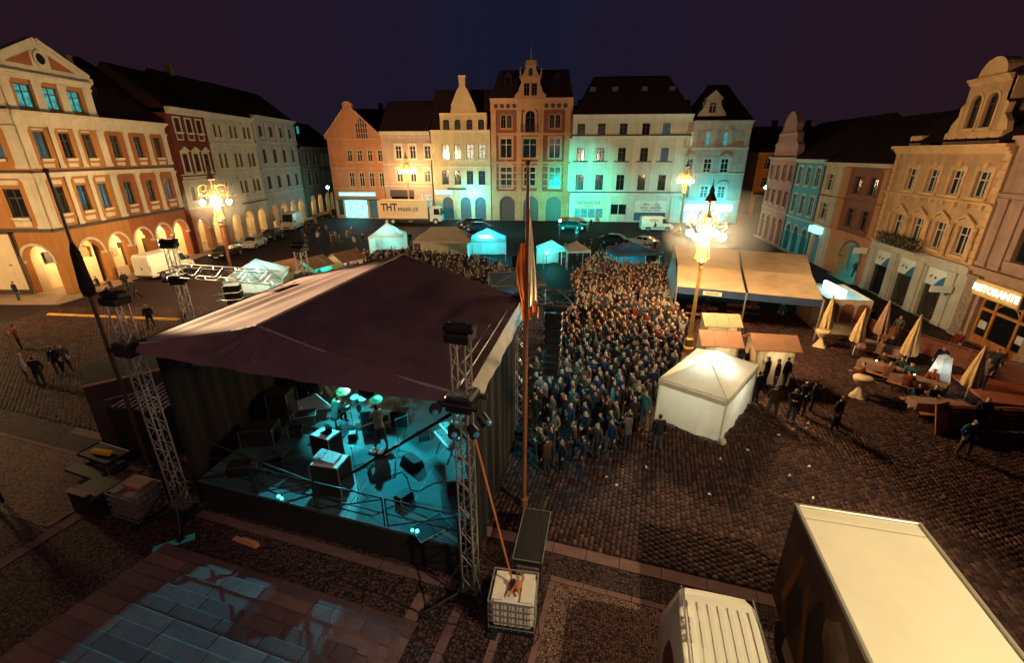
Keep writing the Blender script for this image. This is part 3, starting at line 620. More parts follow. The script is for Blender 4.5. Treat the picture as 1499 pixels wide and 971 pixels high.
h = House("ochre_end_house", "ochre house glowing at the end of the right side street", 49.0, 97, math.radians(-6), 11.5); h.trim = plaster("ochre_trim", (.55, .33, .14)); cs = (2.0, 5.2, 8.6)
h.wall(11.5, [(0, 4.6, OCB, [O(x, 2.2, 0, 3.6, kind='shop', depth=.4) for x in cs]), (4.6, 8.1, OCB, [O(x, 1.2, 5.2, 7.2) for x in cs]), (8.1, 11.8, OCB, [O(x, 1.2, 8.8, 10.8) for x in cs])])
for i, x in enumerate(cs): h.place(MB().box(-1.05, 1.05, 0, .05, .02, 3.55), "shop_window", [GLASS, G_SHOP, GLASS][i], (x, .3, 0))
h.boxes("shop_fascia", DARKWOOD, (.3, 11.2, -.2, -.01, 3.8, 4.4)); h.cornice(11.5, h=.4, out=.4); h.shell(11.8, OCB); h.roof(11.9, 5); h.dormer(8.5, 1.8, 13.8, 1.2, 1.4)
h = House("ochre_bay_house", "bright ochre house with a projecting bay over the side street", 46.5, 84, math.radians(-62), 9.0); h.trim = plaster("ochre_trim", (.55, .33, .14)); cs = (1.3, 3.3, 5.6, 7.8)
h.wall(9.0, [(0, 4.6, OCB, [O(2.3, 2.4, 0, 3.6, kind='shop', depth=.4), O(6.5, 2.4, 0, 3.6, kind='shop', depth=.4)]), (4.6, 8.1, OCB, [O(x, 1.1, 5.2, 7.2) for x in cs]), (8.1, 11.4, OCB, [O(x, 1.1, 8.8, 10.6) for x in cs])])
for x in (2.3, 6.5): h.place(MB().box(-1.15, 1.15, 0, .05, .02, 3.55), "shop_window", G_DIMTEAL, (x, .3, 0))
h.course(4.5, .2); h.course(8, .16); h.cornice(11.2, h=.4, out=.4); h.shell(11.4, OCB); h.roof(11.5, 4.5)
# ================================================================ back row
BA = math.atan2(-.1, 1)
def BP(u):
    a, b, c = ray(u, 322); s = 87 / (b + .1 * a); return a * s, b * s
def backhouse(name, label, u0, u1, trim, dz=0):
    x0, y0 = BP(u0); x1, y1 = BP(u1); h = House(name, label, x0, y0, BA, math.hypot(x1-x0, y1-y0) - .03); h.trim = trim; return h
TERRA = plaster("terracotta_plaster", (.40, .17, .085)); TERT = plaster("terracotta_trim", (.44, .23, .13))
h = backhouse("gabled_house", "terracotta house with a steep gable and lattice gable window", 494, 567, TERT); W = h.W
zs, zt = h.P(530, 276)[1], h.P(530, 244)[1]; ze = h.P(530, 203)[1]; za = h.P(530, 158)[1]
op = h.row((515, 529.5, 544, 558.5), 252.5, 273, 7, panes='dddd', frame='l'); op2 = h.row((511.5, 526, 541, 556), 219.5, 236, 7)
h.wall(W, [(0, zs, TERRA, [O(W*.40, W*.46, .1, zs-1.9, kind='shop', depth=.3), O(W*.76, W*.16, .1, zs-1.9, kind='shop', depth=.3), O(W*.1, W*.1, .6, zs-1.9, kind='shop', depth=.3)]), (zs, zt, TERRA, op), (zt, ze, TERRA, op2)])
h.place(MB().box(-W*.22, W*.22, 0, .05, 0, zs-2.0), "shop_window", G_BRIGHT, (W*.40, .2, .1)); h.place(MB().box(-W*.08, W*.08, 0, .05, 0, zs-2.0), "shop_window", G_DIMTEAL, (W*.76, .2, .1)); h.place(MB().box(-W*.05, W*.05, 0, .05, 0.5, zs-2.0), "shop_window", GLASS, (W*.1, .2, .1))
sg = h.place(MB().box(-W*.36, W*.36, -.2, 0, 0, .75), "shop_sign", M("cyan_sign_dim", (.1, .5, .5), .4, 0, 0, emis=(.05, .62, .66), es=1.1), (W*.46, -.03, zs-1.35))
mk = MB(); rnd = random.Random(5); x = -W*.33
while x < W*.31:
    L = rnd.uniform(.2, .42)
    mk.box(x, x+L, -.03, -.003, .2, .52); x += L + .12
put("sign_lettering", mk.mesh("sign_lettering", M("white_sign_glow", (.9, 1, 1), .4, 0, 0, emis=(.75, 1, 1), es=2.2)), sg, (0, -.2, 0))
h.place(MB().prism([(-W*.44, 0), (W*.44, 0), (W*.44, .15), (-W*.44, .15)], -1.1, -.01), "awning", M("dark_teal_awning", (.02, .07, .08), .8), (W*.5, 0, zs-2.0))
h.course(zs-.1, .22); h.course(zt-.3, .25); h.course(zt+.6, .12); h.course(ze-.1, .16)
gc = W*.46
h.gable([(-.35, ze), (W+.25, ze), (W+.25, ze+.35), (gc+.6, za), (gc+.6, za+.9), (gc-.6, za+.9), (gc-.6, za), (-.35, ze+.35)], TERRA, .6, TERT, .22)
x0, z0 = h.P(522, 203); x1, z1 = h.P(535.5, 170); lb = MB()
lb.prism([(x0, z0), (x1, z0), (x1, z0+(z1-z0)*.62), ((x0+x1)/2, z1), (x0, z0+(z1-z0)*.62)], -.06, -.034); h.place(lb, "gable_window", GLASS)
lt = MB()
for k in range(6): xx = x0+(x1-x0)*k/5; zz = z0+(z1-z0)*(.62+.38*(1-abs(2*k/5-1))); lt.box(xx-.06, xx+.06, -.12, -.065, z0, zz)
for k in range(4): lt.box(x0, x1, -.115, -.066, z0+k*.9, z0+k*.9+.1)
h.place(lt, "gable_lattice", TERT)
point("shop_light", (W*.4, -1.6, 2.6), (.05,.8,.85), 900, .3, h.e); h.shell(ze, TERRA)
mb = MB(); mb.add([(-.35, .5, ze), (W+.3, .5, ze), (gc, .5, za), (-.35, 11, ze), (W+.3, 11, ze), (gc, 11, za)], [(0, 2, 5, 3), (1, 4, 5, 2), (3, 5, 4), (0, 1, 2)]); h.place(mb, "roof", ROOFM)

MAUV2 = plaster("dusty_rose_plaster", (.38, .25, .19)); MT = plaster("dusty_rose_trim", (.52, .42, .30))
h = backhouse("dentil_house", "low dusty rose house with a dentil cornice behind the lorry", 568, 636, MT); W = h.W
zs, zt, zc = h.P(602, 272)[1], h.P(602, 240)[1], h.P(602, 195)[1]
h.wall(W, [(0, zs, MAUV2, [O(W*.36, W*.48, .4, zs-1.4, kind='shop', depth=.3), O(W*.86, W*.22, .4, zs-1.4, kind='shop', depth=.3)]), (zs, zt, MAUV2, h.row((585, 605, 625.5), 249, 266, 8.5, ped='seg', sur=.22)), (zt, zc, MAUV2, h.row((583, 604, 626), 213, 232, 8.5, sur=.24, ped='flat'))])
h.place(MB().box(-W*.24, W*.24, 0, .05, 0, zs-1.8), "shop_window", GLASS, (W*.36, .2, .4)); h.place(MB().box(-W*.11, W*.11, 0, .05, 0, zs-1.8), "shop_window", G_CREAM, (W*.86, .2, .4))
h.place(MB().box(-W*.25, W*.25, -.2, -.01, 0, 1.2), "dark_shop_fascia", M("dark_fascia", (.05, .035, .04), .6), (W*.36, 0, zs-1.9))
h.course(zs-.1, .2); h.course(zs+.5, .12); h.course(zt-.1, .14); h.cornice(zc-.25, h=.6, out=.6)
d = MB()
for i in range(26): d.box(W*(i+.25)/26, W*(i+.7)/26, -.16, -.004, zc-.75, zc-.3)
h.place(d, "dentils", MT); h.shell(zc, MAUV2); h.roof(zc+.3, 5.5)

CRY = plaster("butter_cream_plaster", (.54, .38, .20)); CRT = plaster("butter_cream_trim", (.60, .45, .26))
h = backhouse("cream_house", "butter cream house with a shaped attic gable and cyan lit arches", 637.5, 719.5, CRT); W = h.W
zs, zt, zc = h.P(678, 279)[1], h.P(678, 242)[1], h.P(678, 192)[1]; zA = h.P(678, 166)[1]; zp = h.P(678, 131)[1]
c4 = (652, 670, 688, 705.5); ar = h.row((656, 682, 703.5), 288, 323, 16, arch=.5, kind='arcade', depth=.6)
for a in ar: a['z0'] = 0; a['arch'] = a['w']/2
h.wall(W, [(0, zs, CRY, ar), (zs, zt, CRY, h.row(c4, 249.5, 270, 10, sur=.16, frame='d', arch=.08)), (zt, zc, CRY, h.row(c4, 210.5, 232.5, 10, sur=.16, frame='d', panes='ddcc', arch=.08))])
for a in ar: h.place(MB().box(-a['w']/2, a['w']/2, 0, .05, 0, a['z1']), "arch_door", G_DIMTEAL, (a['cx'], .45, 0))
for u in (650, 694): h.place(MB().box(-1.6, 1.6, -.12, -.01, 0, .7), "shop_sign", M("cyan_sign_lit", (.1, .6, .6), .4, 0, 0, emis=(.25, .95, .95), es=2.2), (h.P(u, 283)[0], 0, h.P(u, 284)[1]))
x, z = h.P(693, 285); point("shop_light", (x, -1.6, z), CYAN, 2600, .3, h.e)
h.course(zs-.1, .2); h.course(zt-.35, .2); h.boxes("sign_strip", DARKWOOD, (W*.24, W*.58, -.1, -.01, zs+.15, zs+.5)); h.cornice(zc-.2, h=.45, out=.5); h.shell(zc, CRY)
xa, xb = h.P(643.5, 180)[0], h.P(712, 180)[0]
gh = House("x", None, 0, 0, 0, 1); bpy.data.objects.remove(gh.e); gh.e = h.e; gh.frame(0, .15, 0); gh.trim = CRT
ao = h.row((653, 669.5, 687, 704), 174, 190, 9, sur=.12, frame='d', sill=False, arch=.3)
gh.wall(xb-xa, [(zc+.2, zA, CRY, ao)], "attic_wall", x0=xa); gh.boxes("attic_block", CRY, (xa+.01, xb-.01, .26, 8, zc+.2, zA-.01)); gh.cornice(zA-.15, xb-xa, h=.3, out=.3, x0=xa)
xm = h.P(677, 150)[0]; e = (xb-xa)*.24
gh.gable([(xm-e-.3, zA+.1), (xm+e+.3, zA+.1), (xm+e, zA+1.2), (xm+.75, zp+.1), (xm+.42, zp+.4), (xm+.42, zp+1.9), (xm+.6, zp+2.1), (xm-.6, zp+2.1), (xm-.42, zp+1.9), (xm-.42, zp+.4), (xm-.75, zp+.1), (xm-e, zA+1.2)][:12], CRY, .7, CRT, .12)
h.roof(zc+.25, 7.0, ov=-.3)

BRICKP = M("red_brick_panels", (.20, .062, .04), .9, 0, .35, 3, .5, 14); SAND = plaster("sandstone_dressings", (.44, .24, .12), .25)
h = backhouse("tower_house", "tall brick and sandstone house with a domed turret gable and spire", 720.5, 832, SAND); W = h.W
z1, z2, z3, zc = h.P(776, 281)[1], h.P(776, 238)[1], h.P(776, 196)[1], h.P(776, 146)[1]
L, C_, R_ = 741, 775.5, 812
ar = h.row((742.5, 777, 810), 287, 323, 22, arch=.5, kind='arcade', depth=.8)
for a in ar: a['z0'] = 0; a['arch'] = a['w']/2
kw = dict(sur=.26, frame='l')
r3 = h.row((741, 812), 244, 275, 17, ped='tri', **kw) + h.row((775.5,), 244, 273, 17, **kw)
r2 = h.row((741, 812), 202, 231, 17, ped='flat', panes='dd', **kw) + h.row((775.5,), 202, 231, 20, **kw)
r1 = h.row((736.8, 745.6, 808, 817), 167, 187, 7, arch=.5, sur=.14, frame='d') + h.row((776,), 161, 193, 14, arch=.5, sur=.4, frame='d', sill=False)
h.wall(W, [(0, z1, SAND, ar), (z1, z2, BRICKP, r3), (z2, z3, BRICKP, r2), (z3, zc, BRICKP, r1)])
for a in ar: h.place(MB().box(-a['w']/2, a['w']/2, 0, .06, 0, a['z1']).box(-.06, .06, -.05, 0, 0, a['z1']-.4).box(-a['w']/2, a['w']/2, -.05, 0, 2.7, 2.85), "portal_door", M("dark_door_wood", (.06, .03, .02), .5), (a['cx'], .6, 0))
for u in (722.5, 760, 791, 829.5):
    xx = h.P(u, 220)[0]; h.pilaster(min(max(xx, .5), W-.5), z1+.2, zc-1.4, .9, SAND, .2)
for z in (z1, z2, z3): h.course(z-.15, .35, .22)
for z in np.linspace(z1+1, z2-.6, 4): h.course(float(z), .2, .03, name="stone_band")
h.boxes("frieze", SAND, (0, W, -.12, -.004, zc-1.45, zc-.3))
for u in (726, 735, 744, 753, 800, 809.5, 818.5, 828):
    xx = h.P(u, 155)[0]; rb = MB()
    A = [(.52*math.cos(2*math.pi*k/12), .52*math.sin(2*math.pi*k/12)) for k in range(12)]; B = [(.38*math.cos(2*math.pi*k/12), .38*math.sin(2*math.pi*k/12)) for k in range(12)]
    for k in range(12): rb.prism([A[k], A[(k+1) % 12], B[(k+1) % 12], B[k]], -.1, 0)
    o = h.place(rb, "roundel", SAND, (xx, -.125, zc-.88)); put("roundel_disc", MB().prism(B, -.03, 0).mesh("roundel_disc", M("dark_roundel", (.05, .03, .03), .8)), o)
h.cornice(zc-.3, h=.6, out=.6); bx = r1[-1]['cx']
h.boxes("balcony", SAND, (bx-1.6, bx+1.6, -1.0, -.2, z3+.0, z3+.25)); bal = MB()
for k in range(16): bal.tube((bx-1.5+k*.2, -.95, z3+.25), (bx-1.5+k*.2, -.95, z3+1.3), .03, 4)
bal.box(bx-1.6, bx+1.6, -1, -.9, z3+1.3, z3+1.38); h.place(bal, "balcony_railing", M("black_iron", (.02, .02, .02), .5, .6, 0))
for xx in (bx-1.65, bx+1.65): h.place(MB().lathe([(.26, z3+.3), (.26, z3+.7), (.2, z3+.8), (.22, zc-2.2), (.32, zc-2.0), (.32, zc-1.6)], 8, c=(xx, -.4)), "attached_column", SAND)
h.shell(zc, BRICKP); h.roof(zc+.3, h.P(776, 106)[1]-zc+.9, ov=.1, hip=1.0, D=10)
for u in (742, 815): xx = h.P(u, 130)[0]; h.dormer(xx, 2.2, zc+2.2, 1.3, 1.7)
# turret gable
xl, xr = h.P(757, 140)[0], h.P(796, 140)[0]; zt1 = h.P(776, 116)[1]; zt2 = h.P(776, 98)[1]; zt3 = h.P(776, 85)[1]; zt4 = h.P(776, 63)[1]; xm = (xl+xr)/2; hw_ = (xr-xl)/2
gh = House("x", None, 0, 0, 0, 1); bpy.data.objects.remove(gh.e); gh.e = h.e; gh.frame(0, -.1, 0); gh.trim = SAND
gh.wall(2*hw_-1.4, [(zc+.3, zt1, SAND, [O(xm-.65, .95, zc+.7, zt1-.5, frame='d', sur=0, sill=False), O(xm+.65, .95, zc+.7, zt1-.5, frame='d', sur=0, sill=False)])], "turret_wall", x0=xl+.7)
gh.boxes("turret_block", SAND, (xl+.72, xr-.72, .25, 3.2, zc+.3, zt1)); gh.cornice(zt1-.1, 2*hw_-1.2, h=.45, out=.4, x0=xl+.6)
for s_ in (-1, 1):
    e = xm+s_*(hw_-.72)
    gh.place(MB().prism([(e, zc+.3), (e+s_*1.15, zc+.3), (e+s_*1.1, zc+.8), (e+s_*.6, zc+1.2), (e+s_*.3, zc+2.0), (e, zc+2.6)][::s_], -.05, .5), "scroll", SAND)
    gh.place(MB().lathe([(.16, zt1+.3), (.16, zt1+.6), (.05, zt1+.8), (.12, zt1+1.0), (.02, zt1+2.0)], 8, c=(xm+s_*1.75, .4)), "finial", SAND)
    gh.place(MB().prism([(xm+s_*.85, zt1+.35), (xm+s_*1.7, zt1+.35), (xm+s_*1.2, zt1+.9), (xm+s_*.85, zt2-.1)][::s_], 0, .4), "scroll", SAND)
gh.wall(1.7, [(zt1+.35, zt2+.2, SAND, [O(xm, .7, zt1+.6, zt2-.1, .35, frame='d', sur=.1, sill=False)])], "lantern_wall", x0=xm-.85); gh.boxes("lantern_block", SAND, (xm-.84, xm+.84, .25, 1.9, zt1+.35, zt2+.2)); gh.cornice(zt2+.15, 1.9, h=.25, out=.2, x0=xm-.95)
gh.place(MB().lathe([(1.05, zt2+.4), (1.05, zt2+.7), (.95, zt2+1.1), (.7, zt3-.3), (.3, zt3), (.12, zt3+.15)], 14, c=(xm, .9)), "dome", SAND, smooth=False)
gh.place(MB().lathe([(.12, zt3+.1), (.2, zt3+.4), (.08, zt3+.6), (.15, zt3+.9), (.05, zt3+1.1), (.03, zt4)], 8, c=(xm, .9)), "spire", M("verdigris_spire", (.16, .18, .18), .6))

WHT = plaster("pale_green_white_plaster", (.50, .50, .40), .14); WHTT = plaster("pale_stone_trim", (.56, .54, .43), .14)
h = backhouse("five_bay_house", "long pale five bay house with stationery shopfront under a dark roof", 832.5, 996, WHTT); W = h.W
zs, z2, z3, zc = h.P(914, 282.5)[1], h.P(914, 237)[1], h.P(914, 199)[1], h.P(914, 169)[1]
r1 = h.row((851, 881, 913, 946, 976), 180, 198, 11.5, sur=.12, frame='d', panes='ddddb', sill=False); r2 = h.row((850, 879, 910.5, 943, 973), 216, 236, 11.5, sur=.18, frame='d', panes='ddddb', sill=False); r3 = h.row((848.5, 877, 908, 939, 969), 255.5, 278, 11.5, sur=.18, frame='d')
xs = [h.P(u, 315)[0] for u in (838.5, 882, 893.5, 916, 928, 974)]; zd = h.P(905, 299)[1]; zw1, zw0 = h.P(860, 305)[1], .7
zsb = h.P(951, 310.5)[1]
h.wall(W, [(0, zs, WHT, [O((xs[0]+xs[1])/2, xs[1]-xs[0], .7, zw1, kind='shop', depth=.3), O((xs[2]+xs[3])/2, xs[3]-xs[2], 0.02, zd, kind='shop', depth=.5), O((xs[4]+xs[5])/2, xs[5]-xs[4], .3, zsb, kind='shop', depth=.3)]), (zs, z2, WHT, r3), (z2, z3, WHT, r2), (z3, zc, WHT, r1)])
h.place(MB().box(xs[0], xs[1], 0, .05, .7, zw1), "display_window", litglass("display_glass_teal", (.05, .50, .52), .7), (0, .2, 0)); fb = MB()
for k in range(5): xx = xs[0]+(xs[1]-xs[0])*k/4; fb.box(xx-.05, xx+.05, -.05, 0, .7, zw1)
h.place(fb, "display_window_frame", WHTT, (0, .2, 0))
h.place(MB().box(xs[4], xs[5], 0, .05, .3, zsb), "display_window", G_DIMTEAL, (0, .2, 0)); h.place(MB().box(xs[2], xs[3], 0, .05, 1.3, zd), "door_glass", GLASS, (0, .4, 0)); h.place(MB().box(xs[2], xs[3], -.03, .04, 0.02, 1.3).box((xs[2]+xs[3])/2-.06, (xs[2]+xs[3])/2+.06, -.06, .04, 0, zd), "double_door", WHTT, (0, .4, 0))
BLK = M("sign_black", (.02, .02, .03), .5, 0, 0)
sb = h.place(MB().box(-(xs[1]-xs[0])/2, (xs[1]-xs[0])/2, -.12, 0, 0, h.P(860, 292)[1]-zw1-.1), "stationery_sign", M("buff_sign_board", (.56, .47, .32), .6, 0, .1), ((xs[0]+xs[1])/2, -.02, zw1+.05))
text("sign_lettering", "PAPÍRNICTVÍ", .78, BLK, sb, (0, -.15, .92), sx=.95); text("sign_lettering", "U Radnice", .42, BLK, sb, (0, -.15, .35))
sb = h.place(MB().box(-(xs[5]-xs[4])/2, (xs[5]-xs[4])/2, -.12, 0, 0, h.P(950, 294)[1]-zsb).box(-(xs[5]-xs[4])/2-.1, (xs[5]-xs[4])/2+.1, -.08, -.01, -.1, 0), "cream_shop_sign", M("cream_sign_board", (.62, .58, .46), .6, 0, .1), ((xs[4]+xs[5])/2, -.02, zsb+.05))
text("sign_lettering", "Víno  ·  Čaj", .62, BLK, sb, (0, -.15, 1.35), shear=.35); text("sign_lettering", "Dárky   Lahůdky", .55, BLK, sb, (0, -.15, .78), shear=.35); text("sign_lettering", "ZDRAVÍ   BYLINY   KOŘENÍ", .27, BLK, sb, (0, -.15, .3))
h.place(MB().box(-.5, .5, -.15, 0, 0, .9), "door_canopy", WHTT, ((xs[2]+xs[3])/2, 0, zd+.1))
for u in (836.5, 865, 893.5, 929, 958.5, 990): h.pilaster(h.P(u, 240)[0], zs+.25, z3-.35, 1.05, WHTT, .14)
for u in (834.5, 889, 922, 985): h.pilaster(max(.5, min(W-.6, h.P(u, 310)[0])), .02, zs-.6, 1.0, WHTT, .1)
DKT = M("dark_moulding", (.05, .04, .045), .8)
h.course(zs-.25, .3, .2); h.boxes("lead_flashing", DKT, (0, W, -.34, -.01, zs+.06, zs+.24)); h.course(z3-.35, .4, .25); h.boxes("lead_flashing", DKT, (0, W, -.44, -.01, z3+.06, z3+.28))
for a in r2: h.boxes("window_sill_band", DKT, (a['cx']-1.3, a['cx']+1.3, -.2, -.01, z2+.0, z2+.2))
for a in r3:
    A = arch_pts(a['cx']-1.15, a['cx']+1.15, a['z1']+.55, 1.0, 10); B = arch_pts(a['cx']-.95, a['cx']+.95, a['z1']+.55, .8, 10); nb = MB()
    for k in range(10): nb.prism([A[k], A[k+1], B[k+1], B[k]], -.1, -.004)
    h.place(nb, "blind_arch", WHTT)
h.cornice(zc-.3, h=.5, out=.6); h.shell(zc, WHT); h.roof(zc+.25, 6.6, hip=3.5, D=13)
for x in (3.2, 7, 12, 16.5): h.place(MB().box(-.5, .5, 0, .1, 0, .7), "skylight", M("skylight_glass", (.05, .07, .10), .2), (x, 2.4, zc+4.0))

TAUPE = plaster("taupe_plaster", (.34, .28, .24)); TAT = plaster("taupe_trim", (.42, .36, .30))
h = backhouse("corner_dormer_house", "taupe corner house with two teal lit windows and a gabled dormer", 997, 1078, TAT); W = h.W
zs, z2, z3, zc = h.P(1038, 294)[1], h.P(1038, 254)[1], h.P(1038, 217)[1], h.P(1038, 178)[1]
r1 = h.row((1011, 1040, 1066), 193, 214, 12, panes='ctt', sur=.25); r2 = h.row((1009, 1036, 1061), 232, 252, 11, panes='bdd', sur=.25); r3 = h.row((1004, 1031, 1056), 272, 290, 11, sur=.22, panes='bdd')
r2[0]['ped'] = r2[2]['ped'] = 'tri'; r3[0]['ped'] = r3[2]['ped'] = 'seg'
h.wall(W, [(0, zs, TAUPE, [O(W*.2, W*.3, .1, zs-2, kind='shop', depth=.3), O(W*.62, W*.36, .1, zs-2, kind='shop', depth=.3)]), (zs, z2, TAUPE, r3), (z2, z3, TAUPE, r2), (z3, zc, TAUPE, r1)])
h.place(MB().box(-W*.15, W*.15, 0, .05, 0, zs-2.1), "shop_window", G_BRIGHT, (W*.2, .2, .1)); h.place(MB().box(-W*.18, W*.18, 0, .05, 0, zs-2.1), "shop_window", G_SHOP, (W*.62, .2, .1))
h.place(MB().box(-W*.42, W*.42, -.25, 0, 0, 1.1), "shop_sign", M("cyan_sign_bright", (.1, .6, .6), .4, 0, 0, emis=(.25, .95, .95), es=6), (W*.46, -.02, zs-1.7))
for z in np.linspace(zs+.5, z3-.5, 9): h.course(float(z), .12, .025, name="rustic_band", m=TAUPE)
h.course(zs-.1, .25, .2); h.course(z2-.1, .2); h.course(z3-.15, .35, .2); h.boxes("frieze", TAT, (0, W, -.08, -.004, zc-1.1, zc-.4)); h.cornice(zc-.4, h=.6, out=.7)
point("shop_light", (W*.45, -3.2, 2.8), (.03,.8,.85), 4200, .3, h.e); h.shell(zc, TAUPE); h.roof(zc+.25, 6.0, hip=3.2, D=12)
for x in np.linspace(.5, W-.5, 4): h.pilaster(float(x), z3+.3, zc-1.1, .7, TAT)
xm = h.P(1045.5, 150)[0]; zd0, zd1 = h.P(1045, 169)[1], h.P(1045, 146)[1]; zd2 = h.P(1045, 132)[1]
gh = House("x", None, 0, 0, 0, 1); bpy.data.objects.remove(gh.e); gh.e = h.e; gh.frame(0, .1, 0); gh.trim = TAT
gh.wall(2.3, [(zd0, zd1, TAT, [O(xm, 1.2, zd0+.4, zd1-.2, .5, frame='l', sur=.15, sill=False)])], "dormer_wall", x0=xm-1.15); gh.boxes("dormer_block", TAUPE, (xm-1.14, xm+1.14, .26, 4, zd0, zd1)); gh.cornice(zd1-.05, 2.5, h=.25, out=.2, x0=xm-1.25)
gh.gable([(xm-1.35, zd1+.2), (xm+1.35, zd1+.2), (xm, zd2)], TAT, 1.5, TAT, .12)
for s_ in (-1, 1): gh.place(MB().prism([(xm+s_*1.15, zd0), (xm+s_*2.3, zd0), (xm+s_*2.1, zd0+.5), (xm+s_*1.5, zd0+1.2), (xm+s_*1.15, zd1-.2)][::s_], 0, .4), "scroll", TAT)
# dark town roofs and hill beyond the square
ROOFD = M("far_dark_roof", (.026, .013, .018), .95, spec=.05)
for i, (x, y, wd, dp, hz, rz) in enumerate([(-62, 60, 30, 16, 17, 5), (-66, 92, 36, 20, 16, 6), (-20, 118, 40, 18, 15.5, 6), (28, 116, 46, 16, 17, 5), (62, 104, 26, 14, 12, 5), (60, 56, 22, 34, 10.5, 5), (54, 30, 16, 20, 11, 4)]):
    e = thing("far_building", ["dark roofed block behind the left row's corner house", "dark roofed block behind the grey houses of the left row", "dark roofed block rising behind the gabled terracotta house", "dark roofed block behind the long pale house", "dark roofed block beyond the side street", "dark roofed block behind the blue house", "dark roofed block behind the golden house"][i], "building", (x, y, 0))
    put("wall", MB().box(-wd/2, wd/2, -dp/2, dp/2, 0, hz).mesh("wall", M("far_dark_wall", (.10, .085, .08), .9)), e)
    a, b = wd/2+.4, dp/2+.4; r = MB()
    if wd >= dp: r.add([(-a, -b, hz+.01), (a, -b, hz+.01), (a, b, hz+.01), (-a, b, hz+.01), (-a+3, 0, hz+rz), (a-3, 0, hz+rz)], [(0,1,5,4), (1,2,5), (2,3,4,5), (3,0,4)])
    else: r.add([(-a, -b, hz+.01), (a, -b, hz+.01), (a, b, hz+.01), (-a, b, hz+.01), (0, -b+3, hz+rz), (0, b-3, hz+rz)], [(0,1,4), (1,2,5,4), (2,3,5), (3,0,4,5)])
    put("roof", r.mesh("roof", ROOFD), e)
    for k in range(3): put("chimney", MB().box(-.4, .4, -.4, .4, 0, 2.2).mesh("chimney", ROOFD), e, ((k-1)*wd*.27, .6, hz+rz-1.0))
# ================================================================ ground
def island_mat(name, cols, rough=.7, bump=.4, bscale=30):
    m = bpy.data.materials.new(name); m.use_nodes = True; t = m.node_tree; n = t.nodes; p = n['Principled BSDF']
    g = n.new("ShaderNodeNewGeometry"); r = n.new("ShaderNodeValToRGB"); r.color_ramp.interpolation = 'LINEAR'
    els = r.color_ramp.elements
    while len(els) < len(cols): els.new(.5)
    for i, c in enumerate(cols): els[i].position = i / (len(cols) - 1); els[i].color = tuple(c) + (1,)
    co = n.new("ShaderNodeTexCoord"); no = n.new("ShaderNodeTexNoise"); no.inputs['Scale'].default_value = .25; no.inputs['Detail'].default_value = 4
    ad = n.new("ShaderNodeMath"); ad.operation = 'MULTIPLY_ADD'; ad.inputs[1].default_value = .7; 
    sb = n.new("ShaderNodeMath"); sb.operation = 'MULTIPLY'; sb.inputs[1].default_value = .45
    t.links.new(co.outputs['Object'], no.inputs['Vector']); t.links.new(no.outputs['Fac'], sb.inputs[0])
    t.links.new(g.outputs['Random Per Island'], ad.inputs[0]); t.links.new(sb.outputs[0], ad.inputs[2]); t.links.new(ad.outputs[0], r.inputs[0])
    t.links.new(r.outputs[0], p.inputs['Base Color']); p.inputs['Roughness'].default_value = rough; p.inputs['Specular IOR Level'].default_value = .10
    b = n.new("ShaderNodeTexNoise"); b.inputs['Scale'].default_value = bscale; bb = n.new("ShaderNodeBump"); bb.inputs['Strength'].default_value = bump; bb.inputs['Distance'].default_value = .02
    t.links.new(co.outputs['Object'], b.inputs['Vector']); t.links.new(b.outputs['Fac'], bb.inputs['Height']); t.links.new(bb.outputs[0], p.inputs['Normal'])
    return m
def sett_mat(name, c0, c1, cj, scale, rough=.75, bump=.8):      # small setts too far or too fine to pick apart
    m = bpy.data.materials.new(name); m.use_nodes = True; t = m.node_tree; n = t.nodes; p = n['Principled BSDF']
    co = n.new("ShaderNodeTexCoord"); mp = n.new("ShaderNodeMapping"); mp.inputs['Rotation'].default_value = (0, 0, math.radians(17))
    v = n.new("ShaderNodeTexVoronoi"); v.inputs['Scale'].default_value = scale; v.inputs['Randomness'].default_value = .55
    d = n.new("ShaderNodeTexVoronoi"); d.feature = 'DISTANCE_TO_EDGE'; d.inputs['Scale'].default_value = scale; d.inputs['Randomness'].default_value = .55
    r = n.new("ShaderNodeValToRGB"); r.color_ramp.elements[0].color = tuple(c0)+(1,); r.color_ramp.elements[1].color = tuple(c1)+(1,)
    q = n.new("ShaderNodeValToRGB"); q.color_ramp.elements[0].position = .03; q.color_ramp.elements[1].position = .12
    mx = n.new("ShaderNodeMix"); mx.data_type = 'RGBA'; mx.inputs[6].default_value = tuple(cj)+(1,)
    ss = n.new("ShaderNodeSeparateColor"); no = n.new("ShaderNodeTexNoise"); no.inputs['Scale'].default_value = .3; no.inputs['Detail'].default_value = 5
    av = n.new("ShaderNodeMath"); av.operation = 'MULTIPLY_ADD'; av.inputs[1].default_value = .6; s2 = n.new("ShaderNodeMath"); s2.operation = 'MULTIPLY'; s2.inputs[1].default_value = .5
    L = t.links.new
    L(co.outputs['Object'], mp.inputs[0]); L(mp.outputs[0], v.inputs['Vector']); L(mp.outputs[0], d.inputs['Vector']); L(co.outputs['Object'], no.inputs['Vector'])
    L(v.outputs['Color'], ss.inputs[0]); L(ss.outputs[0], av.inputs[0]); L(no.outputs['Fac'], s2.inputs[0]); L(s2.outputs[0], av.inputs[2]); L(av.outputs[0], r.inputs[0])
    L(d.outputs['Distance'], q.inputs[0]); L(q.outputs[0], mx.inputs[0]); L(r.outputs[0], mx.inputs[7]); L(mx.outputs[2], p.inputs['Base Color'])
    b = n.new("ShaderNodeBump"); b.inputs['Strength'].default_value = bump; b.inputs['Distance'].default_value = .03; L(q.outputs[0], b.inputs['Height']); L(b.outputs[0], p.inputs['Normal'])
    p.inputs['Roughness'].default_value = rough; p.inputs['Specular IOR Level'].default_value = .10
    return m
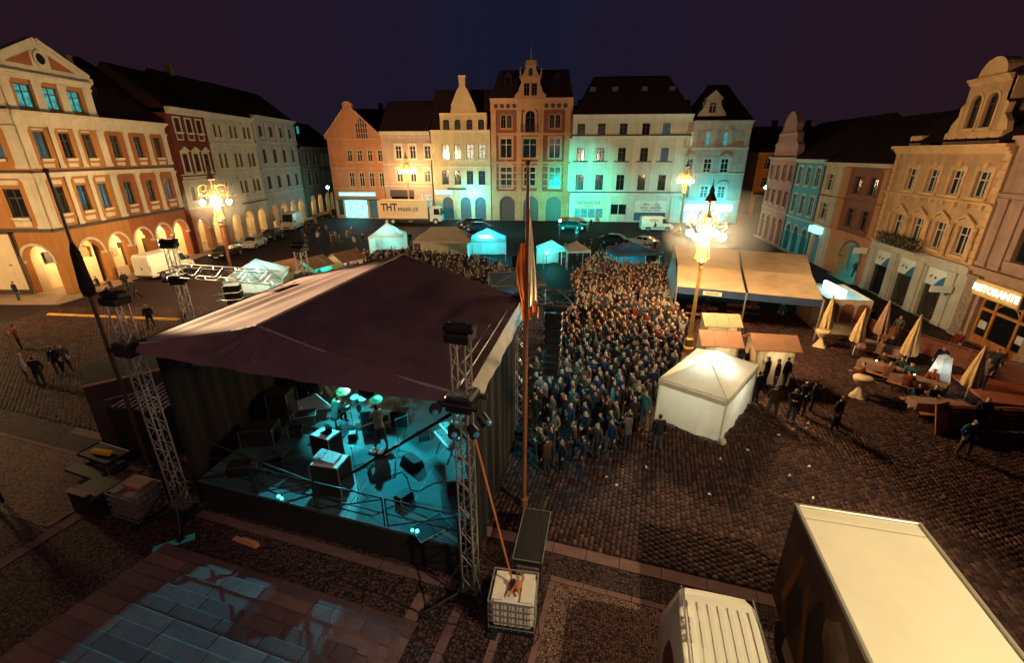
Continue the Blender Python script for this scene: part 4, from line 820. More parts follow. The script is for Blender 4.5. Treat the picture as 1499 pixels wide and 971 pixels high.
COBBLE = island_mat("cobble_granite", [(.017, .008, .0085), (.032, .0145, .0145), (.054, .026, .022), (.095, .048, .034)])
SETTS = sett_mat("square_setts", (.012, .005, .0065), (.032, .0135, .0145), (.012, .008, .008), 5.2)
FINE = sett_mat("fine_mosaic_setts", (.09, .05, .045), (.26, .16, .12), (.03, .017, .017), 13)
SLABS = [M("granite_slab_%d" % i, c, .8, 0, .3, 1.3+.3*i, .4, 18, spec=.12) for i, c in enumerate([(.075,.043,.05),(.10,.058,.064),(.125,.072,.076),(.09,.052,.06)])]
SLAB = M("worn_granite_slab", (.11, .062, .066), .8, 0, .35, 1.3, .4, 18, spec=.12); SLABL = M("pale_granite_slab", (.16, .09, .082), .8, 0, .3, 1.6, .4, 18, spec=.12)
ground = put("ground", MB().poly([(-400, -60, -.035), (400, -60, -.035), (400, 500, -.035), (-400, 500, -.035)]).mesh("ground", M("joint_sand", (.008, .004, .005), .95, 0, .3, 2)))
tag(ground, kind='structure')
plaza = put("plaza", MB().poly([(-43, 32, -.01), (-43, 120, -.01), (70, 120, -.01), (70, 32, -.01)]).mesh("plaza", SETTS)); tag(plaza, kind='structure')
# plaza axis: the town hall front and the kerb line are turned by about -17 degrees
TH = math.radians(-17.3); UX, UY = math.cos(TH), math.sin(TH)
def TW(a, b): return 1.42 + a*UX - b*UY, 11.05 + a*UY + b*UX     # a along the kerb line, b away from the town hall
def TI(x, y): dx, dy = x-1.42, y-11.05; return dx*UX+dy*UY, -dx*UY+dy*UX
pv = [TW(-50, 0), TW(-50, -40), TW(45, -40), TW(45, 0)]
pave = put("pavement", MB().poly([(x, y, -.012) for x, y in pv[::-1]][::-1]).mesh("pavement", sett_mat("pavement_setts", (.035, .018, .021), (.09, .05, .05), (.012, .007, .008), 9)))
tag(pave, kind='structure')
# cobblestones of the square, each a stone of its own
rng = np.random.default_rng(5)
S = .18
na, nb = int(94/S), int(35/S)
ia, ib = np.meshgrid(np.arange(na), np.arange(nb), indexing='ij')
a = -45 + ia*S*.92 + rng.normal(0, .008, ia.shape) + .03*np.sin(ib*.16); b = .10 + ib*S*1.16 + (ia % 2)*S*.58 + rng.normal(0, .014, ia.shape)
X = 1.42 + a*UX - b*UY; Y = 11.05 + a*UY + b*UX
d_ = Y*CP + H0*SP; uu = 749.5 + 667*X/d_; vv = 485.5 - 667*((Y*SP - H0*CP)/d_)
keep = (uu > -40) & (uu < 1540) & (vv < 1000) & (Y < 35) & (Y > 7) & (X < 31) & (X > -37)
st = (X > -9.0) & (X < -1.2) & (Y > 13) & (Y < 17.5)           # hidden below the stage deck
keep &= ~st
X, Y = X[keep], Y[keep]; uu, vv = uu[keep], vv[keep]
n = len(X); hx = S*.46*(.80+.13*rng.random(n)); hy = S*.58*(.80+.13*rng.random(n)); zt = rng.normal(0, .004, n); tx, ty = rng.normal(0, .018, n), rng.normal(0, .018, n); rot = TH + rng.normal(0, .05, n)
def stones(idx):
    k = len(idx); v = np.zeros((k, 8, 3)); cx = np.array([-1, 1, 1, -1])
    cyy = np.array([-1, -1, 1, 1])
    for lvl in range(2):
        f = 1.0 if lvl == 0 else .84
        lx = hx[idx, None]*cx*f; ly = hy[idx, None]*cyy*f; c, s_ = np.cos(rot[idx, None]), np.sin(rot[idx, None])
        v[:, lvl*4:lvl*4+4, 0] = lx*c - ly*s_; v[:, lvl*4:lvl*4+4, 1] = lx*s_ + ly*c
        v[:, lvl*4:lvl*4+4, 2] = (-.034 if lvl == 0 else zt[idx, None] + tx[idx, None]*lx + ty[idx, None]*ly)
    return v
QF = np.array([[4,5,6,7],[0,1,5,4],[1,2,6,5],[2,3,7,6],[3,0,4,7]])
def stone_mesh(name, v):
    k = len(v); me = bpy.data.meshes.new(name); me.vertices.add(k*8); me.vertices.foreach_set("co", v.reshape(-1).astype(np.float32))
    f = (np.arange(k)[:, None, None]*8 + QF[None]).reshape(-1); me.loops.add(len(f)); me.loops.foreach_set("vertex_index", f.astype(np.int32))
    me.polygons.add(k*5); me.polygons.foreach_set("loop_start", (np.arange(k*5)*4).astype(np.int32)); me.polygons.foreach_set("loop_total", np.full(k*5, 4, np.int32))
    me.materials.append(COBBLE); me.update(calc_edges=True); return me
near = np.where((uu > 800) & (uu < 1120) & (vv < 880) & (vv > 690) & (Y < 13.4))[0]
near = near[np.argsort(Y[near])][:285]
rest = np.setdiff1d(np.arange(n), near)
v = stones(rest); v[:, :, 0] += X[rest, None]; v[:, :, 1] += Y[rest, None]
cf = put("cobblestone_field", stone_mesh("cobblestone_field", v), plaza); tag(cf, kind='stuff')
MONO = []
COB1 = [M("cobble_stone_%d" % i, c, .7, 0, .35, 9, .5, 30, spec=.10) for i, c in enumerate([(.032, .014, .016), (.048, .021, .022), (.066, .030, .027), (.11, .056, .038)])]
vn = stones(near)
for q in range(24):
    me = stone_mesh("cobblestone", vn[q:q+1]); me.materials.clear(); me.materials.append(COB1[[0, 1, 1, 2, 2, 3][q % 6]]); MONO.append(me)
for i, k in enumerate(near): put("cobblestone", MONO[(i*7) % 24], plaza, (float(X[k]), float(Y[k]), 0))
# kerb slabs along the edge of the square, one object each
rnd = random.Random(11)
def step_slab(p, z0, z1):                  # slab whose front edge (last two points) is rounded off
    (x0,y0),(x1,y1),(x2,y2),(x3,y3) = p; dx, dy = (x1-x2), (y1-y2); L = math.hypot(dx, dy); dx, dy = dx/L*.045, dy/L*.045
    q = [(x0,y0),(x1,y1),(x2+dx,y2+dy),(x3+dx,y3+dy)]
    vs = [(x,y,z0) for x,y in p]+[(x,y,z1-.035) for x,y in p]+[(x,y,z1) for x,y in q]
    return MB().add(vs, [(3,2,1,0),(0,1,5,4),(1,2,6,5),(2,3,7,6),(3,0,4,7),(4,5,9,8),(5,6,10,9),(6,7,11,10),(7,4,8,11),(8,9,10,11)])
def slabs(a0, a1, b0, b1, step, mat, name="paving_slab", parent=pave, z=.004, along=True):
    c = a0 if along else b0; e = a1 if along else b1
    while c < e - .1:
        L = min(step*rnd.uniform(.8, 1.2), e - c)
        A = (c+.012, c+L-.012, b0, b1) if along else (a0, a1, c+.012, c+L-.012)
        p = [TW(A[0], A[2]), TW(A[1], A[2]), TW(A[1], A[3]), TW(A[0], A[3])]; cx_, cy_ = sum(x for x, _ in p)/4, sum(y for _, y in p)/4
        dz = rnd.uniform(-.003, .004)
        mb = MB().zprism([(x-cx_, y-cy_) for x, y in p], -.05, z+dz)
        mb.build(name, mat, parent, (cx_, cy_, 0)); c += L
slabs(-22, 12, -.42, -.02, 1.1, SLABL, "kerb_slab")
for a0, a1, b0, b1 in ((.1, 3.3, -3.9, -1.25), (4.2, 12, -3.9, -1.25), (-27, -16.2, -4.4, -1.3)):
    slabs(a0, a1, b1-.16, b1, .8, SLABL); slabs(a0, a0+.16, b0, b1-.17, .8, SLABL, along=False); slabs(a1-.16, a1, b0, b1-.17, .8, SLABL, along=False)
    p = [TW(a0+.17, b0), TW(a1-.17, b0), TW(a1-.17, b1-.18), TW(a0+.17, b1-.18)]
    tag(MB().poly([(x, y, -.004) for x, y in p]).build("mosaic_panel", FINE, pave), kind='structure')
slabs(-3.35, -3.0, -9, -2.9, .9, SLABL, along=False); slabs(-2.2, -1.95, -9, -2.9, .9, SLAB, along=False); slabs(-.95, -.75, -9, -2.9, .9, SLABL, along=False)
slabs(-13, -1.5, -2.55, -2.25, 1.0, SLAB); slabs(-16.0, -15.6, -6, -1.3, .9, SLAB, along=False)
# town hall stairs: slabs laid in steps that climb towards the town hall
stairs = thing("stone_stairs", "wide stone stairs of large slabs catching cyan light beside the stage", "stairs", (0, 0, 0))
SX0, SX1, SB = -11.7, -2.9, -3.75
for k in range(13):
    z0, z1 = k*.12, (k+1)*.12; x0, x1 = SX0 + k*.10, SX1 - k*.30; b1 = SB - k*.42; b0 = b1 - (.46 if k < 12 else 3.0)
    c = x0
    while c < x1 - .2:
        L = min(rnd.uniform(1.15, 1.7), x1 - c)
        if x1 - c - L < .5: L = x1 - c
        p = [TW(c+.012, b0), TW(c+L-.012, b0), TW(c+L-.012, b1), TW(c+.012, b1)]
        if k: p0 = p
        cx_, cy_ = TW(c+L/2, (b0+b1)/2)
        step_slab([(x-cx_, y-cy_) for x, y in p], max(0, z0-.1), z1 + rnd.uniform(-.003, .003)).build("stair_slab", SLABS[(k+rnd.choice((0,0,1))) % 4], stairs, (cx_, cy_, 0)); c += L
    for xa in ((x0, x0+.12), (x1-.32, x1)):
        c = b0 - .01
        while k < 12 and c > -10.5:
            L = rnd.uniform(1.2, 1.7); p = [TW(xa[0], c-L), TW(xa[1], c-L), TW(xa[1], c-.008), TW(xa[0], c-.008)]; cx_, cy_ = TW(sum(xa)/2, c-L/2)
            MB().zprism([(x-cx_, y-cy_) for x, y in p], max(0, z0-.1), z1 + rnd.uniform(-.003, .003)).build("stair_slab", rnd.choice(SLABS), stairs, (cx_, cy_, 0)); c -= L
# flagged walk by the left houses
lp = put("left_pavement", MB().zprism([(-46, 35.6), (-37.2, 35.6), (-36.9, 38.5), (-46, 38.5)], -.03, .06).zprism([(-38.4, 38.5), (-36.9, 38.5), (-38.6, 100), (-40.3, 100)], -.03, .06).mesh("left_pavement", M("warm_flagstones", (.22, .15, .10), .7, 0, .3, 1.2, .3, 12))); tag(lp, kind='structure')
# ================================================================ candelabra street lamps
IRON = M("ornate_lamp_iron", (.40, .26, .07), .45, .35, .3, 5); GLOBE = M("lamp_globe_lit", (.9, .85, .7), .4, 0, 0, emis=(1, .66, .31), es=1600)
REDP = M("rust_red_post", (.22, .07, .035), .6, 0, .3, 4)
GLOBE_FAR = M('far_lamp_globe_lit', (.9, .85, .7), .4, 0, 0, emis=(1, .64, .28), es=480)
def lamp(x, y, label, W, sc=1.0, col=(1, .62, .24), rot=0.0, base=0):
    e = thing("street_lamp", label, "street lamp", (x, y, 0), rot, "candelabra street lamps"); e.scale = (sc, sc, sc)
    put("pole", MB().lathe([(.34, 0), (.34, .3), (.24, .4), (.26, .9), (.16, 1.0), (.13, 1.2), (.10, 5.4), (.15, 5.5), (.15, 5.65), (.10, 5.75)], 10).mesh("pole", REDP if base else IRON), e)
    mb = MB()
    mb.lathe([(.16, 5.75), (.24, 5.95), (.13, 6.1), (.12, 6.6), (.2, 6.8), (.17, 8.4), (.26, 8.55), (.1, 8.7), (.07, 9.4)], 10)
    for k in range(6):
        a = k*math.pi/3; c, s = math.cos(a), math.sin(a)
        mb.path([(c*r, s*r, z) for r, z in ((.15, 5.8), (.36, 6.2), (.30, 6.7), (.22, 7.2), (.34, 7.8), (.42, 8.2), (.30, 8.5))], .028, 5)
        mb.ball((c*.38, s*.38, 6.15), .07, 6, 4)
    put("lantern_cage", mb.mesh("lantern_cage", IRON), e)
    put("finial", MB().lathe([(.07, 9.35), (.34, 9.5), (.30, 9.62), (.12, 9.95), (.16, 10.05), (.04, 10.35), (.01, 10.7)], 10).mesh("finial", M("dark_copper", (.12, .05, .03), .6)), e)
    for k in range(4):
        a = k*math.pi/2; c, s = math.cos(a), math.sin(a); sb = MB(); R = .52
        pts = []
        for j in range(25):
            t = j/24; ang = math.pi*1.15 - t*math.pi*2.25; r = R*(1-.25*t)
            pts.append((.72+r*math.cos(ang), 8.55+r*math.sin(ang)))
        pts = [(.16, 7.0), (.14, 7.8)] + pts
        for q in (-.03, .03): sb.path([(c*p-s*q, s*p+c*q, z) for p, z in pts], .022, 5)
        for j in range(4, 24, 3): sb.ball((c*pts[j][0], s*pts[j][0], pts[j][1]), .055, 6, 4)
        for j in range(7): sb.tube((c*.72, s*.72, 8.5), (c*(.72+.3*math.cos(j*.9)), s*(.72+.3*math.cos(j*.9)), 8.5+.3*math.sin(j*.9)), .014, 4)
        sb.path([(c*p, s*p, z) for p, z in ((1.12, 8.4), (1.2, 8.1), (1.02, 7.95), (1.02, 7.85))], .022, 5)
        put("scroll_arm", sb.mesh("scroll_arm", IRON), e)
        g = put("globe", MB().ball((0, 0, 0), .21, 12, 8).mesh("globe", GLOBE if W > 5000 else GLOBE_FAR, True), e, (c*1.02, s*1.02, 7.55))
        put("globe_cap", MB().lathe([(.14, .15), (.11, .24), (.03, .31)], 8).mesh("globe_cap", IRON), g)
    return e
lamp(11.0, 26.1, "candelabra lamp with a glowing golden post standing at the crowd's right edge", 5200, .96, rot=math.radians(40), base=0)
lamp(-26.4, 42, "candelabra lamp on a red post behind the white tent on the left", 6000, 1.0, rot=math.radians(20), base=1)
lamp(-18.6, 85.1, "candelabra lamp standing behind the lorry with lettering", 4200, 1.15, rot=math.radians(30))
lamp(25.4, 70, "candelabra lamp in front of the cream shop sign", 4600, 1.04, rot=math.radians(10))
lamp(-43, 27, "unseen candelabra lamp added out to the left to light the whitewashed wing", 5200, 1.0)  # unseen lamp added to light the corner house's flank and the low wing
# bracket lamps in the side street
for i, (x, y, z) in enumerate([(44.0, 82.5, 6.2), (38.6, 66.5, 5.6)]):
    e = thing("bracket_lamp", ["small street lantern glowing on the ochre bay house", "small street lantern glowing at the rose brown gable house"][i], "street lantern", (x, y, 0))
    put("globe", MB().ball((0, 0, z), .3).mesh("globe", M("street_lantern_lit", (.9, .8, .6), .4, 0, 0, emis=(1, .52, .17), es=420)), e); put("bracket", MB().tube((0, 0, z+.3), (1.2, .5, z+.5), .05).tube((1.2, .5, z+.5), (1.4, .6, 0), .06).mesh("bracket", IRON), e)
e = thing("teal_street_lantern", "small teal lantern shining at the end of the left row", "street lantern", (-35.6, 92, 0)); put("globe", MB().ball((0, 0, 5.6), .28).mesh("globe", M("teal_globe", (.1, .6, .6), .4, 0, 0, emis=(.1, .9, .85), es=60)), e); put("pole", MB().tube((0, 0, 0), (0, 0, 5.35), .07).mesh("pole", IRON), e)
# cyan washes thrown by the show lights at the back of the square
spot("show_wash_light", (5.2, 52.5, 3.2), (11.4, 85.8, 4.5), (.0, .95, .74), 120000, 36, 1.0, .3)
spot("show_wash_light", (13, 60, 3.0), (28, 84, 2), (.0, .80, .85), 15000, 44, .9, .3)
spot("show_wash_light", (5.0, 62, 4.5), (-8, 88, 1.0), (.0, .75, .80), 26000, 60, 1.0, .3)
# ================================================================ the stage
NLc, NRc, FRc, FLc = Vector((-11.2, 12.3, 0)), Vector((-1.14, 9.24, 0)), Vector((.35, 17.0, 0)), Vector((-9.55, 20.4, 0))
EZ = 6.3
ALU = M("truss_aluminium", (.55, .54, .52), .38, .85, .15, 6)
BLACKM = M("black_painted_steel", (.02, .02, .022), .5, .3, .2, 4); CLOTH = M("black_molton_cloth", (.005, .004, .005), .98, 0, .25, 1.2, .3, 6)
def truss_parts(e, p0, p1, w=.30, step=.33, up=None):
    """four chords and the lattice of braces between two points in e's space"""
    p0, p1 = Vector(p0), Vector(p1); d = (p1-p0); L = d.length; d.normalize()
    a = (Vector(up) if up else d.orthogonal()); a = (a - d*a.dot(d)).normalized(); b = d.cross(a)
    cs = [a*w/2*i + b*w/2*j for i, j in ((-1,-1),(1,-1),(1,1),(-1,1))]
    q = d.to_track_quat('Z', 'Y')
    k = ('chord', round(L, 2))
    if k not in SHARED: SHARED[k] = MB().tube((0,0,0), (0,0,L), .026, 6).mesh("chord", ALU)
    for c in cs:
        o = put("chord", SHARED[k], e, p0+c); o.rotation_mode = 'QUATERNION'; o.rotation_quaternion = q
    n = max(2, int(L/step)); st = L/n; BL = math.hypot(st, w); kb = ('brace', round(BL, 2))
    if kb not in SHARED: SHARED[kb] = MB().tube((0,0,0), (0,0,BL), .013, 5).mesh("brace", ALU)
    for f in range(4):
        c0, c1 = cs[f], cs[(f+1) % 4]
        for i in range(n):
            A = p0 + d*(st*i) + (c0 if i % 2 else c1); B = p0 + d*(st*(i+1)) + (c1 if i % 2 else c0)
            o = put("brace", SHARED[kb], e, A); o.rotation_mode = 'QUATERNION'; o.rotation_quaternion = (B-A).to_track_quat('Z', 'Y')
ang_n = math.atan2((NRc-NLc).y, (NRc-NLc).x)
def tower(name, label, x, y, top, rz=ang_n, head=True, feet=True):
    e = thing(name, label, "truss tower", (x, y, 0), rz)
    truss_parts(e, (0,0,.35), (0,0,top), .34, .40, (1,0,0))
    if feet:
        put("base_plate", MB().box(-.45,.45,-.45,.45,.06,.14).box(-.3,.3,-.3,.3,.14,.35).mesh("base_plate", BLACKM), e)
        for k in range(4):
            a = math.pi/4 + k*math.pi/2; c, s = math.cos(a), math.sin(a)
            put("outrigger", MB().tube((c*.3, s*.3, .25), (c*1.35, s*1.35, .1), .035, 6).tube((c*.25, s*.25, 1.3), (c*1.2, s*1.2, .12), .025, 6).box(c*1.35-.12, c*1.35+.12, s*1.35-.12, s*1.35+.12, .005, .07).mesh("outrigger", BLACKM), e)
    if head:
        put("sleeve_block", MB().bevbox(-.33,.33,-.33,.33,EZ-.3,EZ+.12,.05).tube((-.5,-.3,EZ-.1),(.5,-.3,EZ-.1),.07).tube((-.5,.3,EZ-.1),(.5,.3,EZ-.1),.07).mesh("sleeve_block", BLACKM), e)
        put("head_block", MB().bevbox(-.30,.30,-.27,.27,top-.05,top+.16,.03).bevbox(-.36,.36,-.15,.15,top+.16,top+.32,.03).mesh("head_block", BLACKM), e)
        for k in (-1, 1): put("pulley", MB().tube((k*.24,-.05,top+.25),(k*.24,.05,top+.25),.11,10).mesh("pulley", BLACKM), e)
    return e
tn = tower("truss_tower", "near right stage tower of silver lattice truss by the white water tank", NRc.x, NRc.y, 7.75)
tower("truss_tower", "near left stage tower of lattice truss beside the dark booth", NLc.x, NLc.y, 7.6)
tower("truss_tower", "far left stage tower rising behind the pale slope of the canopy", FLc.x, FLc.y, 7.5)
tower("truss_tower", "far right stage tower of lattice truss behind the orange flagpole", FRc.x, FRc.y, 7.6)
for k, (dx, dz) in enumerate(((-.55, -.1), (-.2, -.62), (.25, -.55), (.5, -.2))):     # lamps clamped to the near tower
    lo = thing("stage_lamp", ["black stage lamp clamped to the left of the near right tower", "black stage lamp hanging low under the near right tower's sleeve", "small black stage lamp under the middle of the near right sleeve", "black stage lamp clamped to the right of the near right tower"][k], "stage light", (NRc.x+dx, NRc.y-.35-.1*k, EZ+dz), .3*k, "stage lamps on the near right tower")
    put("housing", MB().lathe([(.06,-.12),(.11,-.1),(.13,.14),(.15,.16)], 10).mesh("housing", BLACKM), lo).rotation_euler = (math.radians(70+20*k), 0, 0)
    put("lens", MB().ball((0,-.1,0), .075, 8, 5).mesh("lens", G_DIMTEAL), lo, (0, -.08, -.02))
# canopy of grey sheeting
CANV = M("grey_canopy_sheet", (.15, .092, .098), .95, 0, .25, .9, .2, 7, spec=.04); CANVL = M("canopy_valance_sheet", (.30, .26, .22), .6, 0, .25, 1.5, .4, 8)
P1, P2 = Vector((-7.15, 11.95, 7.0)), Vector((-4.25, 17.7, 7.85))
cz = lambda p: Vector((p.x, p.y, EZ))
A_, B_, C_2, D_ = cz(NLc), cz(NRc), cz(FRc), cz(FLc)
cnp = thing("stage_canopy", "large sagging grey stage canopy with creased peaks and one pale lit slope", "canopy", (0, 0, 0))
def patch(name, q, nu, nv, fold, sag=.12, mat=CANV):
    """q: four corners (a b c d); creases run as fold() asks"""
    a, b, c, d = q; mb = MB(); vs = []
    nrm = (b-a).cross(d-a) if (d-a).length > .01 else (b-a).cross(c-a)
    nrm = nrm.normalized(); nrm = nrm if nrm.z > 0 else -nrm
    for j in range(nv+1):
        for i in range(nu+1):
            u, v = i/nu, j/nv; p = a*(1-u)*(1-v) + b*u*(1-v) + c*u*v + d*(1-u)*v
            env = (4*u*(1-u))**.5 if False else min(1, 6*u*(1-u)) * min(1, 6*v*(1-v))
            s = -sag*4*u*(1-u)*min(1, 4*v*(1-v)+.3*(1-v)*min(1, v*6)) + fold(u, v, p)*min(1, 8*min(u, 1-u))*min(1, 8*min(v, 1-v)+ .0)
            vs.append(p + nrm*s)
    fs = [(j*(nu+1)+i, j*(nu+1)+i+1, (j+1)*(nu+1)+i+1, (j+1)*(nu+1)+i) for j in range(nv) for i in range(nu)]
    mb.add(vs, fs); o = put(name, mb.mesh(name, mat, True), cnp); return o
def sharp(x, k): return math.exp(-(x*k)**2)
def f_near(u, v, p):                       # pleats that radiate from the near peak
    r = (p - P1); L = math.hypot(r.x, r.y) + .01; a = math.atan2(r.y, r.x); s = 0
    for ca, am, wd in ((-2.35, .10, 9), (-2.0, .26, 10), (-1.35, .20, 11), (-.95, .10, 9), (-.62, .08, 9), (-2.75, .08, 8)): s += am*sharp(a-ca, wd)*math.exp(-L*.28)*min(1, L*1.2)
    return s + .008*math.sin(9*a) + .012*math.sin(p.x*2.3+p.y) 
def f_left(u, v, p):                       # long creases that run from the near peak along the pale slope
    e = math.sin(math.pi*u)
    return .13*sharp(v-.30+.22*u, 11)*e + .12*sharp(v-.55+.30*u, 12)*e + .12*sharp(v-.80+.35*u, 12)*e - .08*sharp(v-.42+.25*u, 12)*e + .02*math.sin(v*16+4*u) + .012*math.sin(9*u+8*v)
def f_right(u, v, p):
    return .03*sharp(v-.35-.15*u, 8) + .03*sharp(v-.7+.2*u, 9) + .006*math.sin(14*v+3*u) + .025*sharp(u-.45-.1*v, 12) + .008*math.sin(9*u)
patch("sheet", (A_, B_, P1, P1), 130, 40, f_near, .10)
patch("sheet", (B_, C_2, P2, P1), 34, 34, f_right, .16)
patch("sheet", (C_2, D_, P2, P2), 24, 16, f_near, .08)
patch("sheet", (D_, A_, P1, P2), 80, 50, f_left, .06)
for a, b in ((P1, A_), (P1, B_), (P2, C_2), (P2, D_), (P1, P2)):
    put("seam", MB().path([tuple(a.lerp(b, t/12) + Vector((0, 0, .03 - (.10*4*(t/12)*(1-t/12) if b.z < 6.5 else .0)))) for t in range(13)], .035, 5).mesh("seam", CANVL), cnp)
def valance(p, q, drop, out, mat, n=60, amp=.018):
    d = (q-p); L = d.length; d.normalize(); nn = Vector((d.y, -d.x, 0)); vs = []
    for j in range(5):
        for i in range(n+1):
            t = i/n; w_ = amp*math.sin(t*L*3.1)+amp*.6*math.sin(t*L*7.3+1); z = EZ+.02-drop*j/4 - .04*4*t*(1-t)*(j/4)**.5 + (.010*math.sin(t*L*4)+.006*math.sin(t*L*9))*(j == 4)
            vs.append(p + d*(t*L) + nn*(out*(.3+j/4)+w_*j/4) + Vector((0, 0, z-EZ)))
    fs = [(j*(n+1)+i, (j+1)*(n+1)+i, (j+1)*(n+1)+i+1, j*(n+1)+i+1) for j in range(4) for i in range(n)]
    return put("valance", MB().add(vs, fs).mesh("valance", mat, True), cnp)
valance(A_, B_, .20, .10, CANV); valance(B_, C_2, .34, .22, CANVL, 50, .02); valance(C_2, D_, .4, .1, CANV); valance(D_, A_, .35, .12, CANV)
eav = thing("eaves_truss", "square of aluminium truss beams carrying the stage canopy's edge", "truss", (0, 0, 0))
for p, q in ((A_, B_), (B_, C_2), (C_2, D_), (D_, A_)):
    d = (q-p).normalized(); n_ = Vector((-d.y, d.x, 0))*.34; truss_parts(eav, p + d*.45 + n_ - Vector((0, 0, .12)), q - d*.45 + n_ - Vector((0, 0, .12)), .26, .55, (0, 0, 1))
# side curtains
def curtain(name, label, p, q, z0, z1, inset, amp=.07, n=110):
    d = (q-p); L = d.length; d.normalize(); nn = Vector((d.y, -d.x, 0)); vs = []
    for j in range(7):
        for i in range(n+1):
            t = i/n; w_ = amp*(math.sin(t*L*5.2)+.5*math.sin(t*L*12+1.3))*(.4+.6*j/6)
            vs.append(p + d*(t*L) + nn*(w_+inset) + Vector((0, 0, z1-(z1-z0)*j/6)))
    fs = [(j*(n+1)+i, (j+1)*(n+1)+i, (j+1)*(n+1)+i+1, j*(n+1)+i+1) for j in range(6) for i in range(n)]
    o = put(name, MB().add(vs, fs).mesh(name, CLOTH, True)); tag(o, label, "curtain"); return o
dR = (FRc-NRc).normalized(); dL = (FLc-NLc).normalized()
curtain("side_curtain", "tall black cloth closing the stage's right side", NRc+dR*.5, FRc-dR*.5, .04, EZ-.45, -.15)
curtain("side_curtain", "tall black cloth closing the stage's left side", FLc-dL*.5, NLc+dL*.5, .04, EZ-.45, -.15)
# deck
DZ = 1.2
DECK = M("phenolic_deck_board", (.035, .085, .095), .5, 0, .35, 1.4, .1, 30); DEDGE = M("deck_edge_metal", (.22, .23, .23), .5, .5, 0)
st = thing("stage_deck", "raised black stage deck of plywood panels under the canopy", "stage", (0, 0, 0))
def SB(s, t, z=DZ): 
    p = NLc*(1-s)*(1-t) + NRc*s*(1-t) + FRc*s*t + FLc*(1-s)*t; return Vector((p.x, p.y, z))
rnd = random.Random(2)
for i in range(5):
    for j in range(7):
        s0, s1 = .045+.91*i/5, .045+.91*(i+1)/5; t0, t1 = .05+.92*j/7, .05+.92*(j+1)/7
        p = [SB(s0, t0), SB(s1, t0), SB(s1, t1), SB(s0, t1)]; c = sum(p, Vector())/4
        q = [(c + (x-c)*.9965) - c for x in p]; dz = rnd.uniform(-.002, .002)
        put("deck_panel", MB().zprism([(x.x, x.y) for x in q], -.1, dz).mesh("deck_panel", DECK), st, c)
        fr = MB()
        for a, b in zip(q, q[1:]+q[:1]): fr.tube((a.x*.998, a.y*.998, .001), (b.x*.998, b.y*.998, .0), .006, 4)
        put("panel_edge", fr.mesh("panel_edge", DEDGE), st, c)
sk = MB(); pts = [SB(.045,.05), SB(.955,.05), SB(.955,.97), SB(.045,.97)]
for a, b in zip(pts, pts[1:]+pts[:1]): sk.poly([(a.x,a.y,.02),(b.x,b.y,.02),(b.x,b.y,DZ-.11),(a.x,a.y,DZ-.11)])
put("skirt", sk.mesh("skirt", CLOTH), st)
# guard rails at the back edge, one frame each
def rail(name, label, p, q, group, h=1.05, diag=True):
    e = thing(name, label, "guard rail", p, 0, group); d = q-p
    put("rail_frame", MB().tube((0,0,h), tuple(d+Vector((0,0,h))), .024, 6).tube((0,0,.5), tuple(d+Vector((0,0,.5))), .02, 6).tube((0,0,0),(0,0,h),.024,6).tube(tuple(d),tuple(d+Vector((0,0,h))),.024,6).mesh("rail_frame", BLACKM), e)
    if diag: put("diagonal", MB().tube((0,0,.05), tuple(d+Vector((0,0,h-.05))), .02, 6).mesh("diagonal", BLACKM), e)
    return e
for i, (s0, s1) in enumerate(((.05,.27),(.28,.50),(.51,.73),(.74,.955))):
    rail("guard_rail", ["guard rail frame at the deck's back edge beside the left tower", "second guard rail frame along the deck's back edge from the left", "third guard rail frame along the deck's back edge from the left", "guard rail frame at the deck's back edge beside the right tower"][i], SB(s0, .055), SB(s1, .055), "guard rails along the deck's back edge")
brc = thing("scaffold_brace", "long black brace running down from the near right tower across the stage back", "brace", (0,0,0))
put("tube", MB().tube(tuple(SB(.96,.03,EZ-.7)), tuple(SB(.48,.16,DZ+.05)), .045, 8).mesh("tube", BLACKM), brc)
put("tube", MB().tube(tuple(SB(.48,.16,DZ+.05)), tuple(SB(.10,.06,2.9)), .04, 8).mesh("tube", BLACKM), brc)
put("foot_lights", MB().ball(tuple(SB(.83,.06,DZ+.08)), .06).ball(tuple(SB(.815,.06,DZ+.07)), .05).ball(tuple(SB(.36,.06,DZ+.08)), .06).ball(tuple(SB(.375,.055,DZ+.07)), .05).mesh("foot_lights", M("teal_led", (.1,.6,.6), .4, 0, 0, emis=(.1,.85,.85), es=3)), brc)
# cyan stage light from the front truss
def moving_head(label, p, tgt, W, deg, col=CYAN, blend=.25):
    e = thing("moving_head_lamp", label, "stage light", p, 0, "moving heads on the front truss")
    put("yoke", MB().box(-.16,.16,-.12,.12,.1,.28).box(-.19,-.15,-.05,.05,-.2,.12).box(.15,.19,-.05,.05,-.2,.12).mesh("yoke", BLACKM), e)
    hd = put("head", MB().lathe([(.08,-.16),(.14,-.14),(.15,.12),(.12,.2)], 10).mesh("head", BLACKM), e, (0,0,-.15)); hd.rotation_euler = (math.radians(50), 0, 0)
    spot("head_beam", Vector(p)+Vector((0,-.25,-.45)), tgt, col, W, deg, blend, .05)
moving_head("moving head shining cyan over the middle of the deck", SB(.36,.95,5.75), SB(.60,.24,DZ), 1700, 36)
moving_head("moving head aimed over the deck at the stone stairs", SB(.44,.96,5.8), (-7.0,8.9,.6), 11000, 27, (.05,.46,.52), .15)
moving_head("moving head lighting the drum kit", SB(.22,.93,5.75), SB(.32,.62,1.8), 2600, 34, (.05,.8,.82), .5)
moving_head("moving head lighting the keyboards", SB(.8,.94,5.75), SB(.84,.52,1.8), 900, 32, (.06,.8,.84), .5)
moving_head("moving head on the right lighting the deck's edge", SB(.66,.95,5.75), SB(.8,.12,DZ), 110, 44, (.01,.32,.62), .5)
